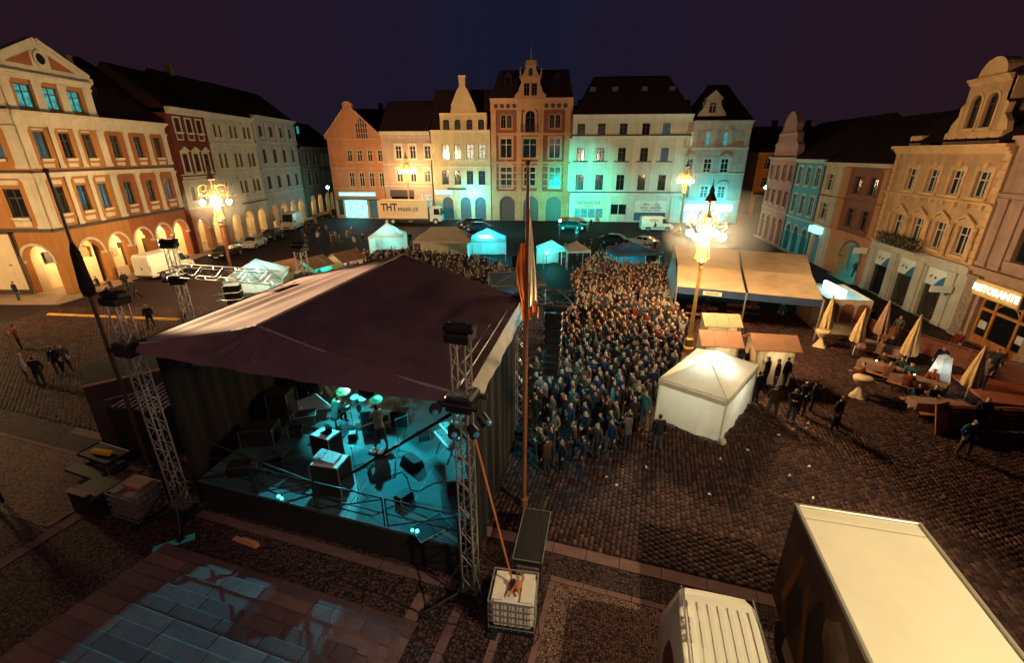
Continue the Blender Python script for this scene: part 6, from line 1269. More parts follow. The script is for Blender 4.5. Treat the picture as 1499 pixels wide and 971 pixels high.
def tent(name, label, x, y, rz, sx, sy, eave, apex, mat, sides="", light=None, ridge=0.0, group=None, sideh=0.0, val=.28):
    """pavilion with sagging pyramid (or ridged) roof; sides: which of f b l r have walls"""
    e = thing(name, label, "tent", (x, y, 0), rz, group); a, b = sx/2, sy/2
    n = 14; cs = [(-a,-b),(a,-b),(a,b),(-a,b)]; pk = [(-ridge/2,0),(ridge/2,0),(ridge/2,0),(-ridge/2,0)] if sx >= sy else [(0,-ridge/2),(0,-ridge/2),(0,ridge/2),(0,ridge/2)]
    mb = MB()
    for k in range(4):
        p, q = cs[k], cs[(k+1) % 4]; P, Q = pk[k], pk[(k+1) % 4]; vs = []
        for j in range(n//2+1):
            for i in range(n+1):
                u, v = i/n, j/(n//2); X = (p[0]*(1-u)+q[0]*u)*(1-v) + (P[0]*(1-u)+Q[0]*u)*v; Y = (p[1]*(1-u)+q[1]*u)*(1-v) + (P[1]*(1-u)+Q[1]*u)*v
                z = eave + (apex-eave)*(v*.82 + v*v*.18) - .09*math.sin(math.pi*u)*(1-v)*v*4*.6 + .012*math.sin(7*u+9*v+k)
                vs.append((X, Y, z))
        mb.add(vs, [(j*(n+1)+i, j*(n+1)+i+1, (j+1)*(n+1)+i+1, (j+1)*(n+1)+i) for j in range(n//2) for i in range(n)])
    put("roof", mb.mesh("roof", mat, True), e)
    sm = MB()
    for k in range(4):
        p, q, P = cs[k], cs[(k+1) % 4], pk[k]; sm.tube((p[0],p[1],eave),(q[0],q[1],eave),.018,5)
        sm.path([(p[0]*(1-v)+P[0]*v, p[1]*(1-v)+P[1]*v, eave+(apex-eave)*(v*.82+v*v*.18)+.006) for v in (0,.25,.5,.75,1)], .012, 4)
    put("seam", sm.mesh("seam", M("grey_tent_seam", (.30,.27,.22), .8)), e)
    vb = MB()
    for k in range(4):
        p, q = cs[k], cs[(k+1) % 4]; L = math.hypot(q[0]-p[0], q[1]-p[1]); nn = ((q[1]-p[1])/L*.02, -(q[0]-p[0])/L*.02)
        vb.add([(p[0]+nn[0], p[1]+nn[1], eave), (q[0]+nn[0], q[1]+nn[1], eave), (q[0]+nn[0], q[1]+nn[1], eave-val), (p[0]+nn[0], p[1]+nn[1], eave-val)], [(0,3,2,1)])
    put("valance", vb.mesh("valance", mat), e)
    for (X, Y) in cs: put("pole", MB().tube((X*.985, Y*.985, 0), (X*.985, Y*.985, eave), .03, 6).mesh("pole", POLE), e)
    for s in sides:
        k = {"f":0,"r":1,"b":2,"l":3}[s]; p, q = cs[k], cs[(k+1) % 4]; L = math.hypot(q[0]-p[0], q[1]-p[1]); ux, uy = (q[0]-p[0])/L, (q[1]-p[1])/L; nn = (uy, -ux); vs = []
        for j in range(9):
            for i in range(37):
                t = .004 + .992*i/36; w_ = (.03*math.sin(t*L*4.1)+.02*math.sin(t*L*9.3+j*.35))*(j/8) + .10*math.sin(math.pi*t)*math.sin(math.pi*j/8)*.5 - .05
                zb = sideh + .06 + .10*math.sin(math.pi*t)*.0 + .03*math.sin(t*L*3); vs.append((p[0]+ux*t*L+nn[0]*w_, p[1]+uy*t*L+nn[1]*w_, eave-.06-(eave-.06-zb)*j/8))
        put("side_wall", MB().add(vs, [(j*37+i, (j+1)*37+i, (j+1)*37+i+1, j*37+i+1) for j in range(8) for i in range(36)]).mesh("side_wall", mat, True), e)
    if light:
        col, W, lz = light; put("tent_lamp", MB().ball((0,0,lz), .07).tube((0,0,lz+.07),(0,0,apex-.1),.012,4).mesh("tent_lamp", M("tent_bulb_lit", (.8,.9,.9), .4, 0, 0, emis=(.7,1,1), es=15)), e); point("tent_light", (0,0,lz-.2), col, W, .12, e)
    return e
# the white tent right of the crowd
cN, cL, cR = Vector((8.76,16.26)), Vector((6.6,18.2)), Vector((11.8,19.7)); ctr = cN + (cL-cN)/2 + (cR-cN)/2; rzt = math.atan2(cR.y-cN.y, cR.x-cN.x)
t = tent("market_tent", "closed white tent glowing from inside at the right edge of the crowd", ctr.x, ctr.y, rzt, 4.55, 2.95, 2.15, 3.0, TW_, "flbr", ((.85,1,.90), 360, 2.45), 1.2)
DKP2 = M("dark_print", (.12,.12,.11), .7, 0, 0)
for x0, x1, y0, y1 in ((-.9,-.3,-.62,-.57),(-.62,-.57,-.95,-.57),(-1.3,-1.24,-.5,-.2)): put("roof_print", MB().box(x0,x1,y0,y1,0,.006).mesh("roof_print", M("faded_red_print", (.40,.22,.15), .7, 0, 0)), t, (0, -.08, 3.10)).rotation_euler = (math.radians(30), 0, 0)
for i in range(12): put("valance_print", MB().box(-.05,.05 if i % 3 else .02,-.004,0,0,.10 if i % 2 else .13).mesh("valance_print", DKP2), t, (.2+i*.14, -1.51, 1.93))
put("bin_bag", MB().ball((-2.2,-1.55,.16), .17, 8, 6).mesh("bin_bag", TW_), t)
tent("market_tent", "white pointed tent glowing cyan beyond the stage's far slope", -15.4, 57, .05, 4.0, 3.6, 2.25, 3.75, TW_, "lb", ((.25,.95,1), 520, 2.2))
tent("market_tent", "wide greige hip roofed tent beside the white pointed tent", -7.9, 53.6, .0, 6.6, 4.0, 2.4, 3.7, TG, "b", None, 3.0)
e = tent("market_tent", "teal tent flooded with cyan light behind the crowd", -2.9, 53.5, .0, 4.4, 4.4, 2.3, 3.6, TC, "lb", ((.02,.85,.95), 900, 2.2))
put("roof_lettering", MB().box(-.9,.6,-.02,.02,0,.18).box(-.6,.9,-.02,.02,-.3,-.12).mesh("roof_lettering", M("white_sign_glow", (.9,1,1))), e, (-.1,-1.5,2.85)).rotation_euler = (math.radians(-60),0,0)
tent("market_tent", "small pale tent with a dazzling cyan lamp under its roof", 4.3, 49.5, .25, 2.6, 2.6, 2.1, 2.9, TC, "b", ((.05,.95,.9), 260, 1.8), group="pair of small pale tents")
tent("market_tent", "small pale gable tent right of the dazzling cyan lamp", 6.9, 49.0, .15, 2.5, 2.6, 2.1, 2.85, TW_, "", None, 0, "pair of small pale tents")
tent("market_tent", "dark tent lit cyan underneath at the far right of the crowd", 12.6, 47.5, .1, 4.6, 3.6, 2.2, 3.0, TD, "b", ((.02,.8,.95), 700, 1.9))
tent("market_tent", "white pointed tent behind the left speaker beam", -21.2, 37.2, .25, 4.2, 4.2, 2.25, 3.5, TW_, "lb", ((.35,.95,1), 520, 2.2))
tent("sound_desk_tent", "dark teal roofed sound desk tent among the crowd behind the flagpole", .3, 34.6, .12, 4.0, 4.2, 2.5, 3.0, TD, "b", ((.02,.7,.85), 320, 1.9))
fl_ = thing("flood_lamp", "dazzling cyan flood lamp under the small pale tent", "flood lamp", (3.7,48.3,0)); put("lens", MB().ball((0,0,1.75), .16, 10, 6).mesh("lens", M("cyan_dazzle", (.5,1,1), .4, 0, 0, emis=(.10,.95,.90), es=90)), fl_); put("tripod", MB().tube((0,0,0),(0,0,1.6),.03,5).mesh("tripod", BLACKM), fl_)
fl_ = thing("flood_lamp", "cyan flood lamp on a tall stand behind the small pale tents", "flood lamp", (6.3,61,0)); put("lens", MB().ball((0,0,3.4), .14, 10, 6).mesh("lens", bpy.data.materials["cyan_dazzle"]), fl_); put("tripod", MB().tube((0,0,0),(0,0,3.25),.03,5).mesh("tripod", BLACKM), fl_)
# marquee with a long pale roof
MQ = canvas("beige_marquee_sheet", (.60, .42, .25), .12); mq = thing("marquee", "large marquee with a two panel beige roof at the right of the crowd", "marquee", (0,0,0))
fl0, fr0, rl, rr, bl_, br_ = (11.7,31.2,2.8),(20.0,27.9,2.8),(12.75,34.5,3.55),(21.0,31.1,3.62),(14.1,39.4,4.2),(23.5,36,4.05)
V = lambda p: Vector(p)
for s0, s1 in ((0,.497),(.503,1)):
    for A, B, C, D in ((fl0,fr0,rr,rl),(rl,rr,br_,bl_)):
        vs = []
        for j in range(9):
            for i in range(13):
                u, v = s0+(s1-s0)*i/12, j/8; p = (V(A)*(1-u)+V(B)*u)*(1-v)+(V(D)*(1-u)+V(C)*u)*v; ul = i/12
                vs.append(p + Vector((0,0,-.10*4*ul*(1-ul)*4*v*(1-v)-.03*math.sin(8*ul+5*v)*ul*(1-ul))))
        put("roof_panel", MB().add(vs, [(j*13+i, j*13+i+1, (j+1)*13+i+1, (j+1)*13+i) for j in range(8) for i in range(12)]).mesh("roof_panel", MQ, True), mq)
gm = V(fl0).lerp(V(fr0),.5); gr = V(rl).lerp(V(rr),.5); gb_ = V(bl_).lerp(V(br_),.5); put("roof_gutter", MB().tube(tuple(gm), tuple(gr), .09, 6).tube(tuple(gr), tuple(gb_), .09, 6).mesh("roof_gutter", CASE), mq)
NAVY = M("navy_valance", (.02,.04,.10), .8)
for A, B in ((V(fl0), gm), (gm, V(fr0))): put("front_valance", MB().add([tuple(A), tuple(B), tuple(B-Vector((0,0,.5))), tuple(A-Vector((0,0,.5)))], [(0,3,2,1)]).mesh("front_valance", NAVY), mq)
pl = MB().box(-.6,.6,-.03,0,0,.28).build("name_plate", M("cream_plate", (.6,.55,.42), .5), mq, tuple(V(fl0).lerp(V(fr0),.26)-Vector((0,.05,.42))), math.atan2(fr0[1]-fl0[1], fr0[0]-fl0[0]))
text("plate_lettering", "PIVOVAR", .2, BLK, pl, (0,-.05,.14))
for p in (fl0, gm, fr0, bl_, gb_, br_): put("post", MB().tube((p[0],p[1],0), tuple(p), .055, 8).mesh("post", ALU), mq)
put("side_sheet", MB().add([tuple(V(fl0)),(fl0[0]-.4,fl0[1]+.2,.1),(bl_[0]-.6,bl_[1],.1),tuple(V(bl_))], [(0,1,2,3)]).mesh("side_sheet", M("grey_blue_sheet", (.22,.26,.28), .7, 0, .3, 2)), mq)
put("back_sheet", MB().add([tuple(V(bl_)),(bl_[0],bl_[1],.1),(br_[0],br_[1],.1),tuple(V(br_))], [(0,3,2,1)]).mesh("back_sheet", M("dark_navy_sheet", (.03,.04,.07), .8)), mq)
# beer tables below the marquee
def bench_set(label, x, y, rz, cloth=None, nb=2, group="beer tables"):
    e = thing("beer_table", label, "table", (x,y,0), rz, group); put("table_top", MB().box(-1.1,1.1,-.35,.35,.74,.78).mesh("table_top", M("orange_brown_board", (.32,.13,.05), .6, 0, .2, 3) if not cloth else cloth), e)
    for sx_ in (-.8,.8): put("leg_frame", MB().tube((sx_,-.3,0),(sx_,-.25,.74),.02,5).tube((sx_,.3,0),(sx_,.25,.74),.02,5).tube((sx_,-.28,.3),(sx_,.28,.3),.015,5).mesh("leg_frame", BLACKM), e)
    if cloth:
        vs = []
        for j in range(5):
            for i in range(49):
                t = i/48*4; k = int(min(3, t)); f = t-k; cs = [(-1.12,-.37),(1.12,-.37),(1.12,.37),(-1.12,.37)]; p, q = cs[k], cs[(k+1) % 4]; w_ = 1+.05*math.sin(i*1.7)*j/4; vs.append(((p[0]*(1-f)+q[0]*f)*w_, (p[1]*(1-f)+q[1]*f)*w_*1.03, .785-.10*j*(1+.25*math.sin(i*.8))))
        put("tablecloth_drop", MB().add(vs, [(j*49+i, (j+1)*49+i, (j+1)*49+i+1, j*49+i+1) for j in range(4) for i in range(48)]).mesh("tablecloth_drop", cloth, True), e)
    for s in (-1,1)[:nb]:
        b = thing("bench", "bench pulled up to the " + label, "bench", (x-math.sin(rz)*s*.7, y+math.cos(rz)*s*.7, 0), rz, "benches at the tables"); b['label'] = ("nearer" if s < 0 else "farther") + " bench at the " + label
        put("seat", MB().box(-1.1,1.1,-.13,.13,.42,.46).mesh("seat", M("orange_brown_board", (.32,.13,.05), .6)), b)
        for sx_ in (-.8,.8): put("leg", MB().tube((sx_,-.1,0),(sx_,-.1,.42),.018,5).tube((sx_,.1,0),(sx_,.1,.42),.018,5).mesh("leg", BLACKM), b)
bench_set("beer table under the marquee's front edge", 14.3, 32.6, -.35); bench_set("beer table deep under the marquee", 17.6, 33.0, -.35)
# small roofed stalls
WOODR = M("terracotta_stall_roof", (.33,.16,.085), .7, 0, .15, 2); STW = canvas("cream_stall_wall", (.60,.48,.30), .45); STD = M("dark_stall_inside", (.05,.04,.04), .9)
def stall(label, x, y, rz, w=1.8, d=1.6, eave=2.1, rise=.55, wall=STW, front="wall", lit=((1,.86,.6), 70), group="small roofed stalls"):
    e = thing("market_stall", label, "stall", (x,y,0), rz, group); a, b = w/2, d/2
    put("walls", MB().box(-a,a,b-.05,b,0,eave).box(-a,-a+.05,-b,b-.05,0,eave).box(a-.05,a,-b,b-.05,0,eave).mesh("walls", wall), e)
    if front == "wall": put("front_cloth", MB().add([(-a+.05+ (2*a-.1)*i/20, -b+.03*math.sin(i*1.4), z) for z in (eave-.05, .05) for i in range(21)], [(i, 21+i, 22+i, i+1) for i in range(20)]).mesh("front_cloth", wall, True), e)
    else: put("counter", MB().box(-a+.05,a-.05,-b-.1,-b+.3,0,1.0).box(-a,a,-b-.2,-b+.3,1.0,1.05).mesh("counter", wall), e)
    o = .22; n = 3                         # roof of three boards a side
    for s in (-1,1):
        for k in range(n):
            x0, x1 = -a-o+(2*a+2*o)*k/n+.012, -a-o+(2*a+2*o)*(k+1)/n-.012
            vs = [(x0,s*(b+o),eave-.06),(x1,s*(b+o),eave-.06),(x1,0,eave+rise),(x0,0,eave+rise)]; vs += [(p,q,r+.04) for p,q,r in vs]
            put("roof_board", MB().add(vs, [(3,2,1,0),(4,5,6,7),(0,1,5,4),(1,2,6,5),(2,3,7,6),(3,0,4,7)]).mesh("roof_board", WOODR), e)
    for s in (-1,1): put("gable_board", MB().add([(s*a,-b,eave),(s*a,b,eave),(s*a,0,eave+rise-.05)], [(0,1,2)]).mesh("gable_board", wall), e)
    if lit: point("stall_light", (0,-.1,1.7), lit[0], lit[1], .1, e)  # point without a lamp; the warm default is added to brighten the cloth
    return e
stall("terracotta roofed stall with a white counter strip beside the golden lamp post", 12.55, 25.9, -.12, 1.75, 1.5, 2.1, .45, STW, "counter")
stall("terracotta roofed stall left of the pair by the white tent", 11.2, 22.9, -.14, 1.75, 1.5, 2.1, .5); stall("terracotta roofed stall right of the pair by the white tent", 13.85, 22.4, -.16, 1.9, 1.6, 2.1, .5)
stall("brown roofed stall glowing cyan inside at the left of the square", -18.4, 41.5, 1.15, 2.2, 2.4, 2.0, .7, STW, "counter", ((.02,.9,.95), 260)); stall("pale walled brown roofed stall next to the lattice tower", -20.4, 40.0, 1.1, 2.4, 2.4, 2.0, .7); stall("brown roofed stall farthest from the lattice tower", -16.4, 44.2, 1.0, 2.4, 2.4, 2.0, .7, STW, "counter")
# kiosk with the light box on its roof
kq = thing("kiosk", "pale kiosk with a glowing cyan roof and a white light box on top", "kiosk", (22.9,31.0,0), -.2); KW = M("kiosk_cream_panel", (.50,.40,.28), .6, 0, .15, 3)
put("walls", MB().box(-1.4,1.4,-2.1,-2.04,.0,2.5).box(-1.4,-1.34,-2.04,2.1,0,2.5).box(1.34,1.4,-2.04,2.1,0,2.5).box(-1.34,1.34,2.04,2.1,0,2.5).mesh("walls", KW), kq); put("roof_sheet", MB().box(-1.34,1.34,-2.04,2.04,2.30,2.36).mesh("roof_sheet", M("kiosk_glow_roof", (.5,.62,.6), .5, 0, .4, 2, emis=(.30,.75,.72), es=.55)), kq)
put("light_box", MB().bevbox(-.12,.12,-1.5,1.3,2.42,2.95,.03).mesh("light_box", M("light_box_lit", (.9,.95,.95), .4, 0, 0, emis=(.85,1,.98), es=3)), kq, (-.2,0,0), .05)
for k in range(3): put("front_panel", MB().prism([(-.36,.9),(.36,.9),(.36,2.0),(.18,2.2),(-.18,2.2),(-.36,2.0)],-2.14,-2.105).mesh("front_panel", M("brown_arch_print", (.20,.08,.04), .7, 0, .3, 4)), kq, (-.9+k*.9,0,0))
# ================================================================ restaurant terrace
RB = M("red_brown_fence_board", (.16,.045,.018), .55, 0, .3, 2.5); CL = M("cream_table_cloth", (.62,.46,.27), .8, 0, .1, 3); WC = M("white_table_cloth", (.24,.14,.11), .8, 0, .15, 3)
def board_fence(label, pts, hgt=1.15, nb=5):
    e = thing("terrace_fence", label, "fence", (pts[0][0],pts[0][1],0))
    for (x0,y0),(x1,y1) in zip(pts[:-1], pts[1:]):
        L = math.hypot(x1-x0,y1-y0); a = math.atan2(y1-y0,x1-x0); seg = max(1, int(L/2.0)); l = L/seg
        for s in range(seg):
            ox, oy = x0-pts[0][0]+math.cos(a)*l*s, y0-pts[0][1]+math.sin(a)*l*s
            for k in range(nb): put("board", MB().box(.02,l-.02,-.02,.02,.06+k*(hgt-.1)/nb,.06+(k+.93)*(hgt-.1)/nb).mesh("board", RB) if True else None, e, (ox,oy,0), a)
            put("post", MB().box(-.05,.05,-.05,.05,0,hgt+.03).mesh("post", RB), e, (ox,oy,0), a)
        put("cap_rail", MB().box(0,L,-.07,.07,hgt+.032,hgt+.07).mesh("cap_rail", RB), e, (x0-pts[0][0],y0-pts[0][1],0), a)
    return e
board_fence("red brown board fence along the near side of the restaurant terrace", [(19.1,17.5),(23.5,17.1),(27.5,16.6)]); board_fence("red brown board fence behind the closed parasols", [(23.4,31.0),(24.6,27.3),(26.0,23.6),(27.6,20.2)])
pn = thing("leaning_board", "orange lit leaning board at the end of the terrace fence", "panel", (18.9,17.45,0), .25); put("board", MB().add([(-.35,-.35,0),(.35,-.35,0),(.5,.05,1.3),(-.3,.05,1.3),(-.35,-.3,0),(.35,-.3,0),(.5,.10,1.3),(-.3,.10,1.3)], [(0,1,2,3),(7,6,5,4),(0,4,5,1),(1,5,6,2),(2,6,7,3),(3,7,4,0)]).mesh("board", M("warm_lit_board", (.40,.15,.04), .6, 0, .2, 3)), pn)  # warm light on this board is put into its orange colour
tag(MB().box(-2.4,2.4,-1.6,1.6,.02,.14).build("terrace_deck", M("brick_red_deck", (.28,.07,.03), .6, 0, .3, 2), None, (26.2,20.5,0), -.3), "brick red raised floor inside the restaurant terrace", "platform")
def parasol(label, x, y, hgt=3.0, dark=False, rz=0.0):
    e = thing("closed_parasol", label, "parasol", (x,y,0), rz, "closed parasols on the terrace"); cm = M("cream_parasol_cloth", (.50,.34,.16), .8, 0, .15, 4) if not dark else M("shaded_parasol_cloth", (.34,.20,.13), .8, 0, .25, 4)  # the darker cloth has shade put into its colour
    n = 32; vs = []
    for j in range(11):
        t = j/10; z = hgt-.05-t*(hgt-1.05)
        for i in range(n):
            a = 2*math.pi*i/n; fold = .62+.38*abs(math.cos(4*a+.4*math.sin(3*t))); r = (.05+.40*t**.85*(1-.12*max(0,t-.8)*5))*(fold if t > .05 else 1)
            vs.append((r*math.cos(a), r*math.sin(a), z+.07*math.cos(8*a)*t*(j == 10)))
    put("cloth", MB().add(vs, [(j*n+i, (j+1)*n+i, (j+1)*n+(i+1) % n, j*n+(i+1) % n) for j in range(10) for i in range(n)]).mesh("cloth", cm, True), e)
    put("pole", MB().tube((0,0,0),(0,0,hgt),.028,6).mesh("pole", M("pale_pole", (.5,.44,.34), .6)), e); put("tie", MB().lathe([(.31,1.68),(.315,1.74)], 14).mesh("tie", cm), e); put("foot", MB().lathe([(.3,0),(.3,.08),(.06,.1)], 12).mesh("foot", BLACKM), e); put("knob", MB().ball((0,0,hgt+.02), .06, 8, 5).mesh("knob", cm), e)
parasol("closed cream parasol beside the kiosk", 20.4,27.7,3.1); parasol("closed cream parasol with a loose flap right of the kiosk", 20.8,25.4,3.0,rz=.4); parasol("closed mauve shaded parasol near the board fence", 23.2,26.7,3.1,True,.2); parasol("closed cream parasol on a long pale pole over the terrace tables", 22.3,23.4,3.3,rz=.7); parasol("largest closed cream parasol nearest the square", 22.3,19.7,3.05,rz=.1)
def cocktail(label, x, y):
    e = thing("cocktail_table", label, "table", (x,y,0), 0, "cocktail tables in tied cloths"); n = 24; vs = []
    for r, z in ((.001,1.12),(.40,1.12),(.43,1.08),(.40,.95),(.22,.72),(.09,.60),(.12,.5),(.26,.2),(.40,.02)):
        for i in range(n): a = 2*math.pi*i/n; q = 1+.12*math.cos(4*a)*(z < .9) + .05*math.cos(9*a)*(z < 1.0); vs.append((r*q*math.cos(a), r*q*math.sin(a), z))
    put("cloth", MB().add(vs, [(j*n+i, (j+1)*n+i, (j+1)*n+(i+1) % n, j*n+(i+1) % n) for j in range(8) for i in range(n)]).mesh("cloth", CL, True), e)
    return e
cocktail("cocktail table in a tied cream cloth beside the kiosk parasol", 19.75,26.9); cocktail("cocktail table in a tied cream cloth alone on the cobbles", 17.6,20.4)
def candle(label, x, y, z):
    e = thing("table_candle", label, "candle", (x,y,z), 0, "candles on the terrace tables"); put("glass", MB().lathe([(.04,0),(.05,.1)],8).mesh("glass", M("amber_glass", (.5,.2,.05), .2)), e); put("flame", MB().ball((0,0,.12),.03,6,4).mesh("flame", M("candle_flame", (1,.6,.2), .4, 0, 0, emis=(1,.5,.12), es=60)), e); return e
tb1 = [(20.3,22.5,-.9,"terrace table with a mauve cloth by the lone cocktail table"),(20.9,20.9,-.9,"terrace table with a hanging cloth beside the cyan jacketed diner"),(19.9,18.6,-.15,"terrace table with a hanging cloth at the fence end"),(22.4,25.4,-.9,"terrace table between two closed parasols")]
for x, y, r, l in tb1: bench_set(l, x, y, r, WC, 2, "clothed terrace tables")
candle("candle burning on the mauve clothed table", 20.1,22.8,.785); candle("candle burning on the table by the cyan jacketed diner", 20.8,21.1,.785)
tt = thing("clear_tent", "small clear plastic tent catching white light on the terrace", "tent", (22.9,21.9,0), -.3); tt.scale = (.62,.62,.8); CP_ = M("clear_plastic_film", (.55,.58,.56), .15, 0, .3, 5); CP_.node_tree.nodes['Principled BSDF'].inputs['Alpha'].default_value = .45
for k in range(6):
    a, b = k*math.pi/3, (k+1)*math.pi/3; put("film_panel", MB().add([(.95*math.cos(a),.95*math.sin(a),.02),(.95*math.cos(b),.95*math.sin(b),.02),(.5*math.cos(b),.5*math.sin(b),1.9),(.5*math.cos(a),.5*math.sin(a),1.9)], [(0,1,2,3)]).mesh("film_panel", CP_), tt); put("rib", MB().tube((.96*math.cos(a),.96*math.sin(a),.02),(.51*math.cos(a),.51*math.sin(a),1.9),.02,5).mesh("rib", POLE), tt)
put("top_film", MB().lathe([(.5,1.9),(.2,2.05),(.02,2.1)],6).mesh("top_film", CP_), tt); point("tent_light", (-.2,0,.9), (.95,1,.95), 45, .1, tt)
# ================================================================ vehicles
CARGLASS = M("car_glass", (.012,.014,.018), .06, 0, 0, spec=.7); TYRE = M("tyre_rubber", (.015,.014,.014), .85, 0, 0); RIM = M("alloy_rim", (.4,.4,.4), .3, .9, 0)
HL = M("headlight_glass", (.5,.5,.48), .12, 0, 0); TL = M("tail_light_red", (.35,.02,.02), .3, 0, 0)
def paint(name, col, rough=.28): 
    m = M(name, col, rough, 0, .06, 3); m.node_tree.nodes['Principled BSDF'].inputs['Coat Weight'].default_value = .5; return m
def body_from(sec, mat, e, name="body"):
    """sec: (x, z_bottom, z_side, z_top, half_width, half_width_top) stations from tail to nose"""
    vs = []; nP = 12
    for x, zb, zs, zt, w, wt in sec:
        r = min(.12, (zt-zs)*.4+.01)
        ring = [(-w*.9, zb), (-w, zb+.12), (-w, zs), (-wt-.01, zt-r), (-wt+.10, zt-.015), (-wt*.4, zt), (wt*.4, zt), (wt-.10, zt-.015), (wt+.01, zt-r), (w, zs), (w, zb+.12), (w*.9, zb)]
        vs += [(x, y, z) for y, z in ring]
    fs = [(j*nP+i, j*nP+(i+1) % nP, (j+1)*nP+(i+1) % nP, (j+1)*nP+i) for j in range(len(sec)-1) for i in range(nP)]
    fs += [tuple(range(nP-1,-1,-1)), tuple(range((len(sec)-1)*nP, len(sec)*nP))]
    mb = MB().add(vs, fs); o = put(name, mb.mesh(name, mat), e); 
    bm = o.modifiers.new("round", 'BEVEL'); bm.width = .035; bm.segments = 2; bm.limit_method = 'ANGLE'; bm.angle_limit = math.radians(25)
    return o
def wheels(e, xs, w, r=.33, tw=.2):
    if 'wheel' not in SHARED:
        SHARED['wheel'] = MB().tube((0,-.1,0),(0,.1,0),.33,20).mesh("tyre", TYRE)
        rb = MB().tube((0,-.108,0),(0,.108,0),.2,14)
        for k in range(5): a = k*1.2566; rb.box(-.03+.13*math.cos(a),.03+.13*math.cos(a),-.112,.112,-.03+.13*math.sin(a),.03+.13*math.sin(a))
        SHARED['rim'] = rb.mesh("rim", RIM)
    for x in xs:
        for s in (-1,1):
            o = put("wheel", SHARED['wheel'], e, (x, s*(w-.08), r)); o.scale = (r/.33,)*3; put("rim", SHARED['rim'], o)
            ap = MB()
            A = [( (r+.06)*math.cos(math.pi*k/10), (r+.06)*math.sin(math.pi*k/10)) for k in range(11)]; put("wheel_arch", MB().prism(A, -.012, .012).mesh("wheel_arch", TYRE), e, (x, s*(w-.0), r+.02))
def quadpanel(e, name, pts, mat, th=.02):
    p = [Vector(q) for q in pts]; n = (p[1]-p[0]).cross(p[3]-p[0]).normalized()*th; vs = [tuple(q+n) for q in p]+[tuple(q-n) for q in p]
    return put(name, MB().add(vs, [(0,1,2,3),(7,6,5,4),(0,4,5,1),(1,5,6,2),(2,6,7,3),(3,7,4,0)]).mesh(name, mat), e)
def car(label, x, y, rz, mat, L=4.4, estate=False, group="cars parked round the square"):
    e = thing("parked_car", label, "car", (x,y,0), rz, group); w = .86; h = L/2
    sec = [(-h,.35,.62,.80,w*.9,w*.82),(-h+.12,.28,.80,.98,w*.97,w*.86),(-h+.75 if not estate else -h+.3,.24,.88,1.02 if not estate else 1.05,w,w*.88),(-.15*L/4.4,.22,.90,1.0,w,w*.9),(.55,.22,.9,.98,w,w*.9),(h-1.0,.22,.86,.96,w,w*.86),(h-.25,.26,.72,.84,w*.96,w*.78),(h,.36,.56,.66,w*.84,w*.7)]
    body_from(sec, mat, e)
    b0, b1 = (-h+.35, -h+1.25) if not estate else (-h+.12, -h+.55); wz = w*.9
    cab = [(b0,.96,.97,1.0,wz*.95,wz*.9),(b1,.96,1.05,1.43,wz,wz*.74),(.05,.96,1.05,1.47,wz,wz*.76),(.45,.96,1.05,1.42,wz,wz*.74),(1.25,.94,.95,.985,wz*.95,wz*.86)]
    body_from(cab, mat, e, "cabin")
    for s in (-1,1):
        for x0, x1 in ((b1+.05,-.32),(-.24,.42)): quadpanel(e, "side_window", [(x0-.12 if x0 == b1+.05 else x0,s*wz*.965,1.04),(x1+(.30 if x1 > 0 else 0),s*wz*.965,1.04),(x1,s*wz*.80,1.38),(x0,s*wz*.80,1.38)][::s], CARGLASS, .018)
    quadpanel(e, "windscreen", [(1.14,-wz*.84,1.02),(1.14,wz*.84,1.02),(.53,wz*.70,1.40),(.53,-wz*.70,1.40)], CARGLASS, .02); quadpanel(e, "rear_window", [(b0+.12,wz*.84,1.04),(b0+.12,-wz*.84,1.04),(b1-.08,-wz*.7,1.40),(b1-.08,wz*.7,1.40)], CARGLASS, .02)
    for s in (-1,1):
        put("headlight", MB().bevbox(h-.22,h-.02,s*.62-.17,s*.62+.17,.60,.74,.03).mesh("headlight", HL), e); put("tail_light", MB().bevbox(-h-.0,-h+.12,s*.66-.12,s*.66+.12,.68,.86,.02).mesh("tail_light", TL), e); put("mirror", MB().bevbox(.85,1.0,s*.98-.09,s*.98+.09,.98,1.1,.02).mesh("mirror", mat), e)
    put("grille", MB().box(h-.06,h+.012,-.42,.42,.45,.6).mesh("grille", CASE), e); put("number_plate", MB().box(h+.005,h+.022,-.25,.25,.40,.50).mesh("number_plate", M("plate_white", (.6,.6,.58), .5)), e)
    wheels(e, (-h+.82, h-.85), w); return e
SILV = paint("silver_car_paint", (.45,.43,.40)); BLKP = paint("black_car_paint", (.012,.012,.014), .18); WHP = paint("white_car_paint", (.66,.62,.54)); DBP = paint("dark_blue_car_paint", (.02,.03,.05), .2)
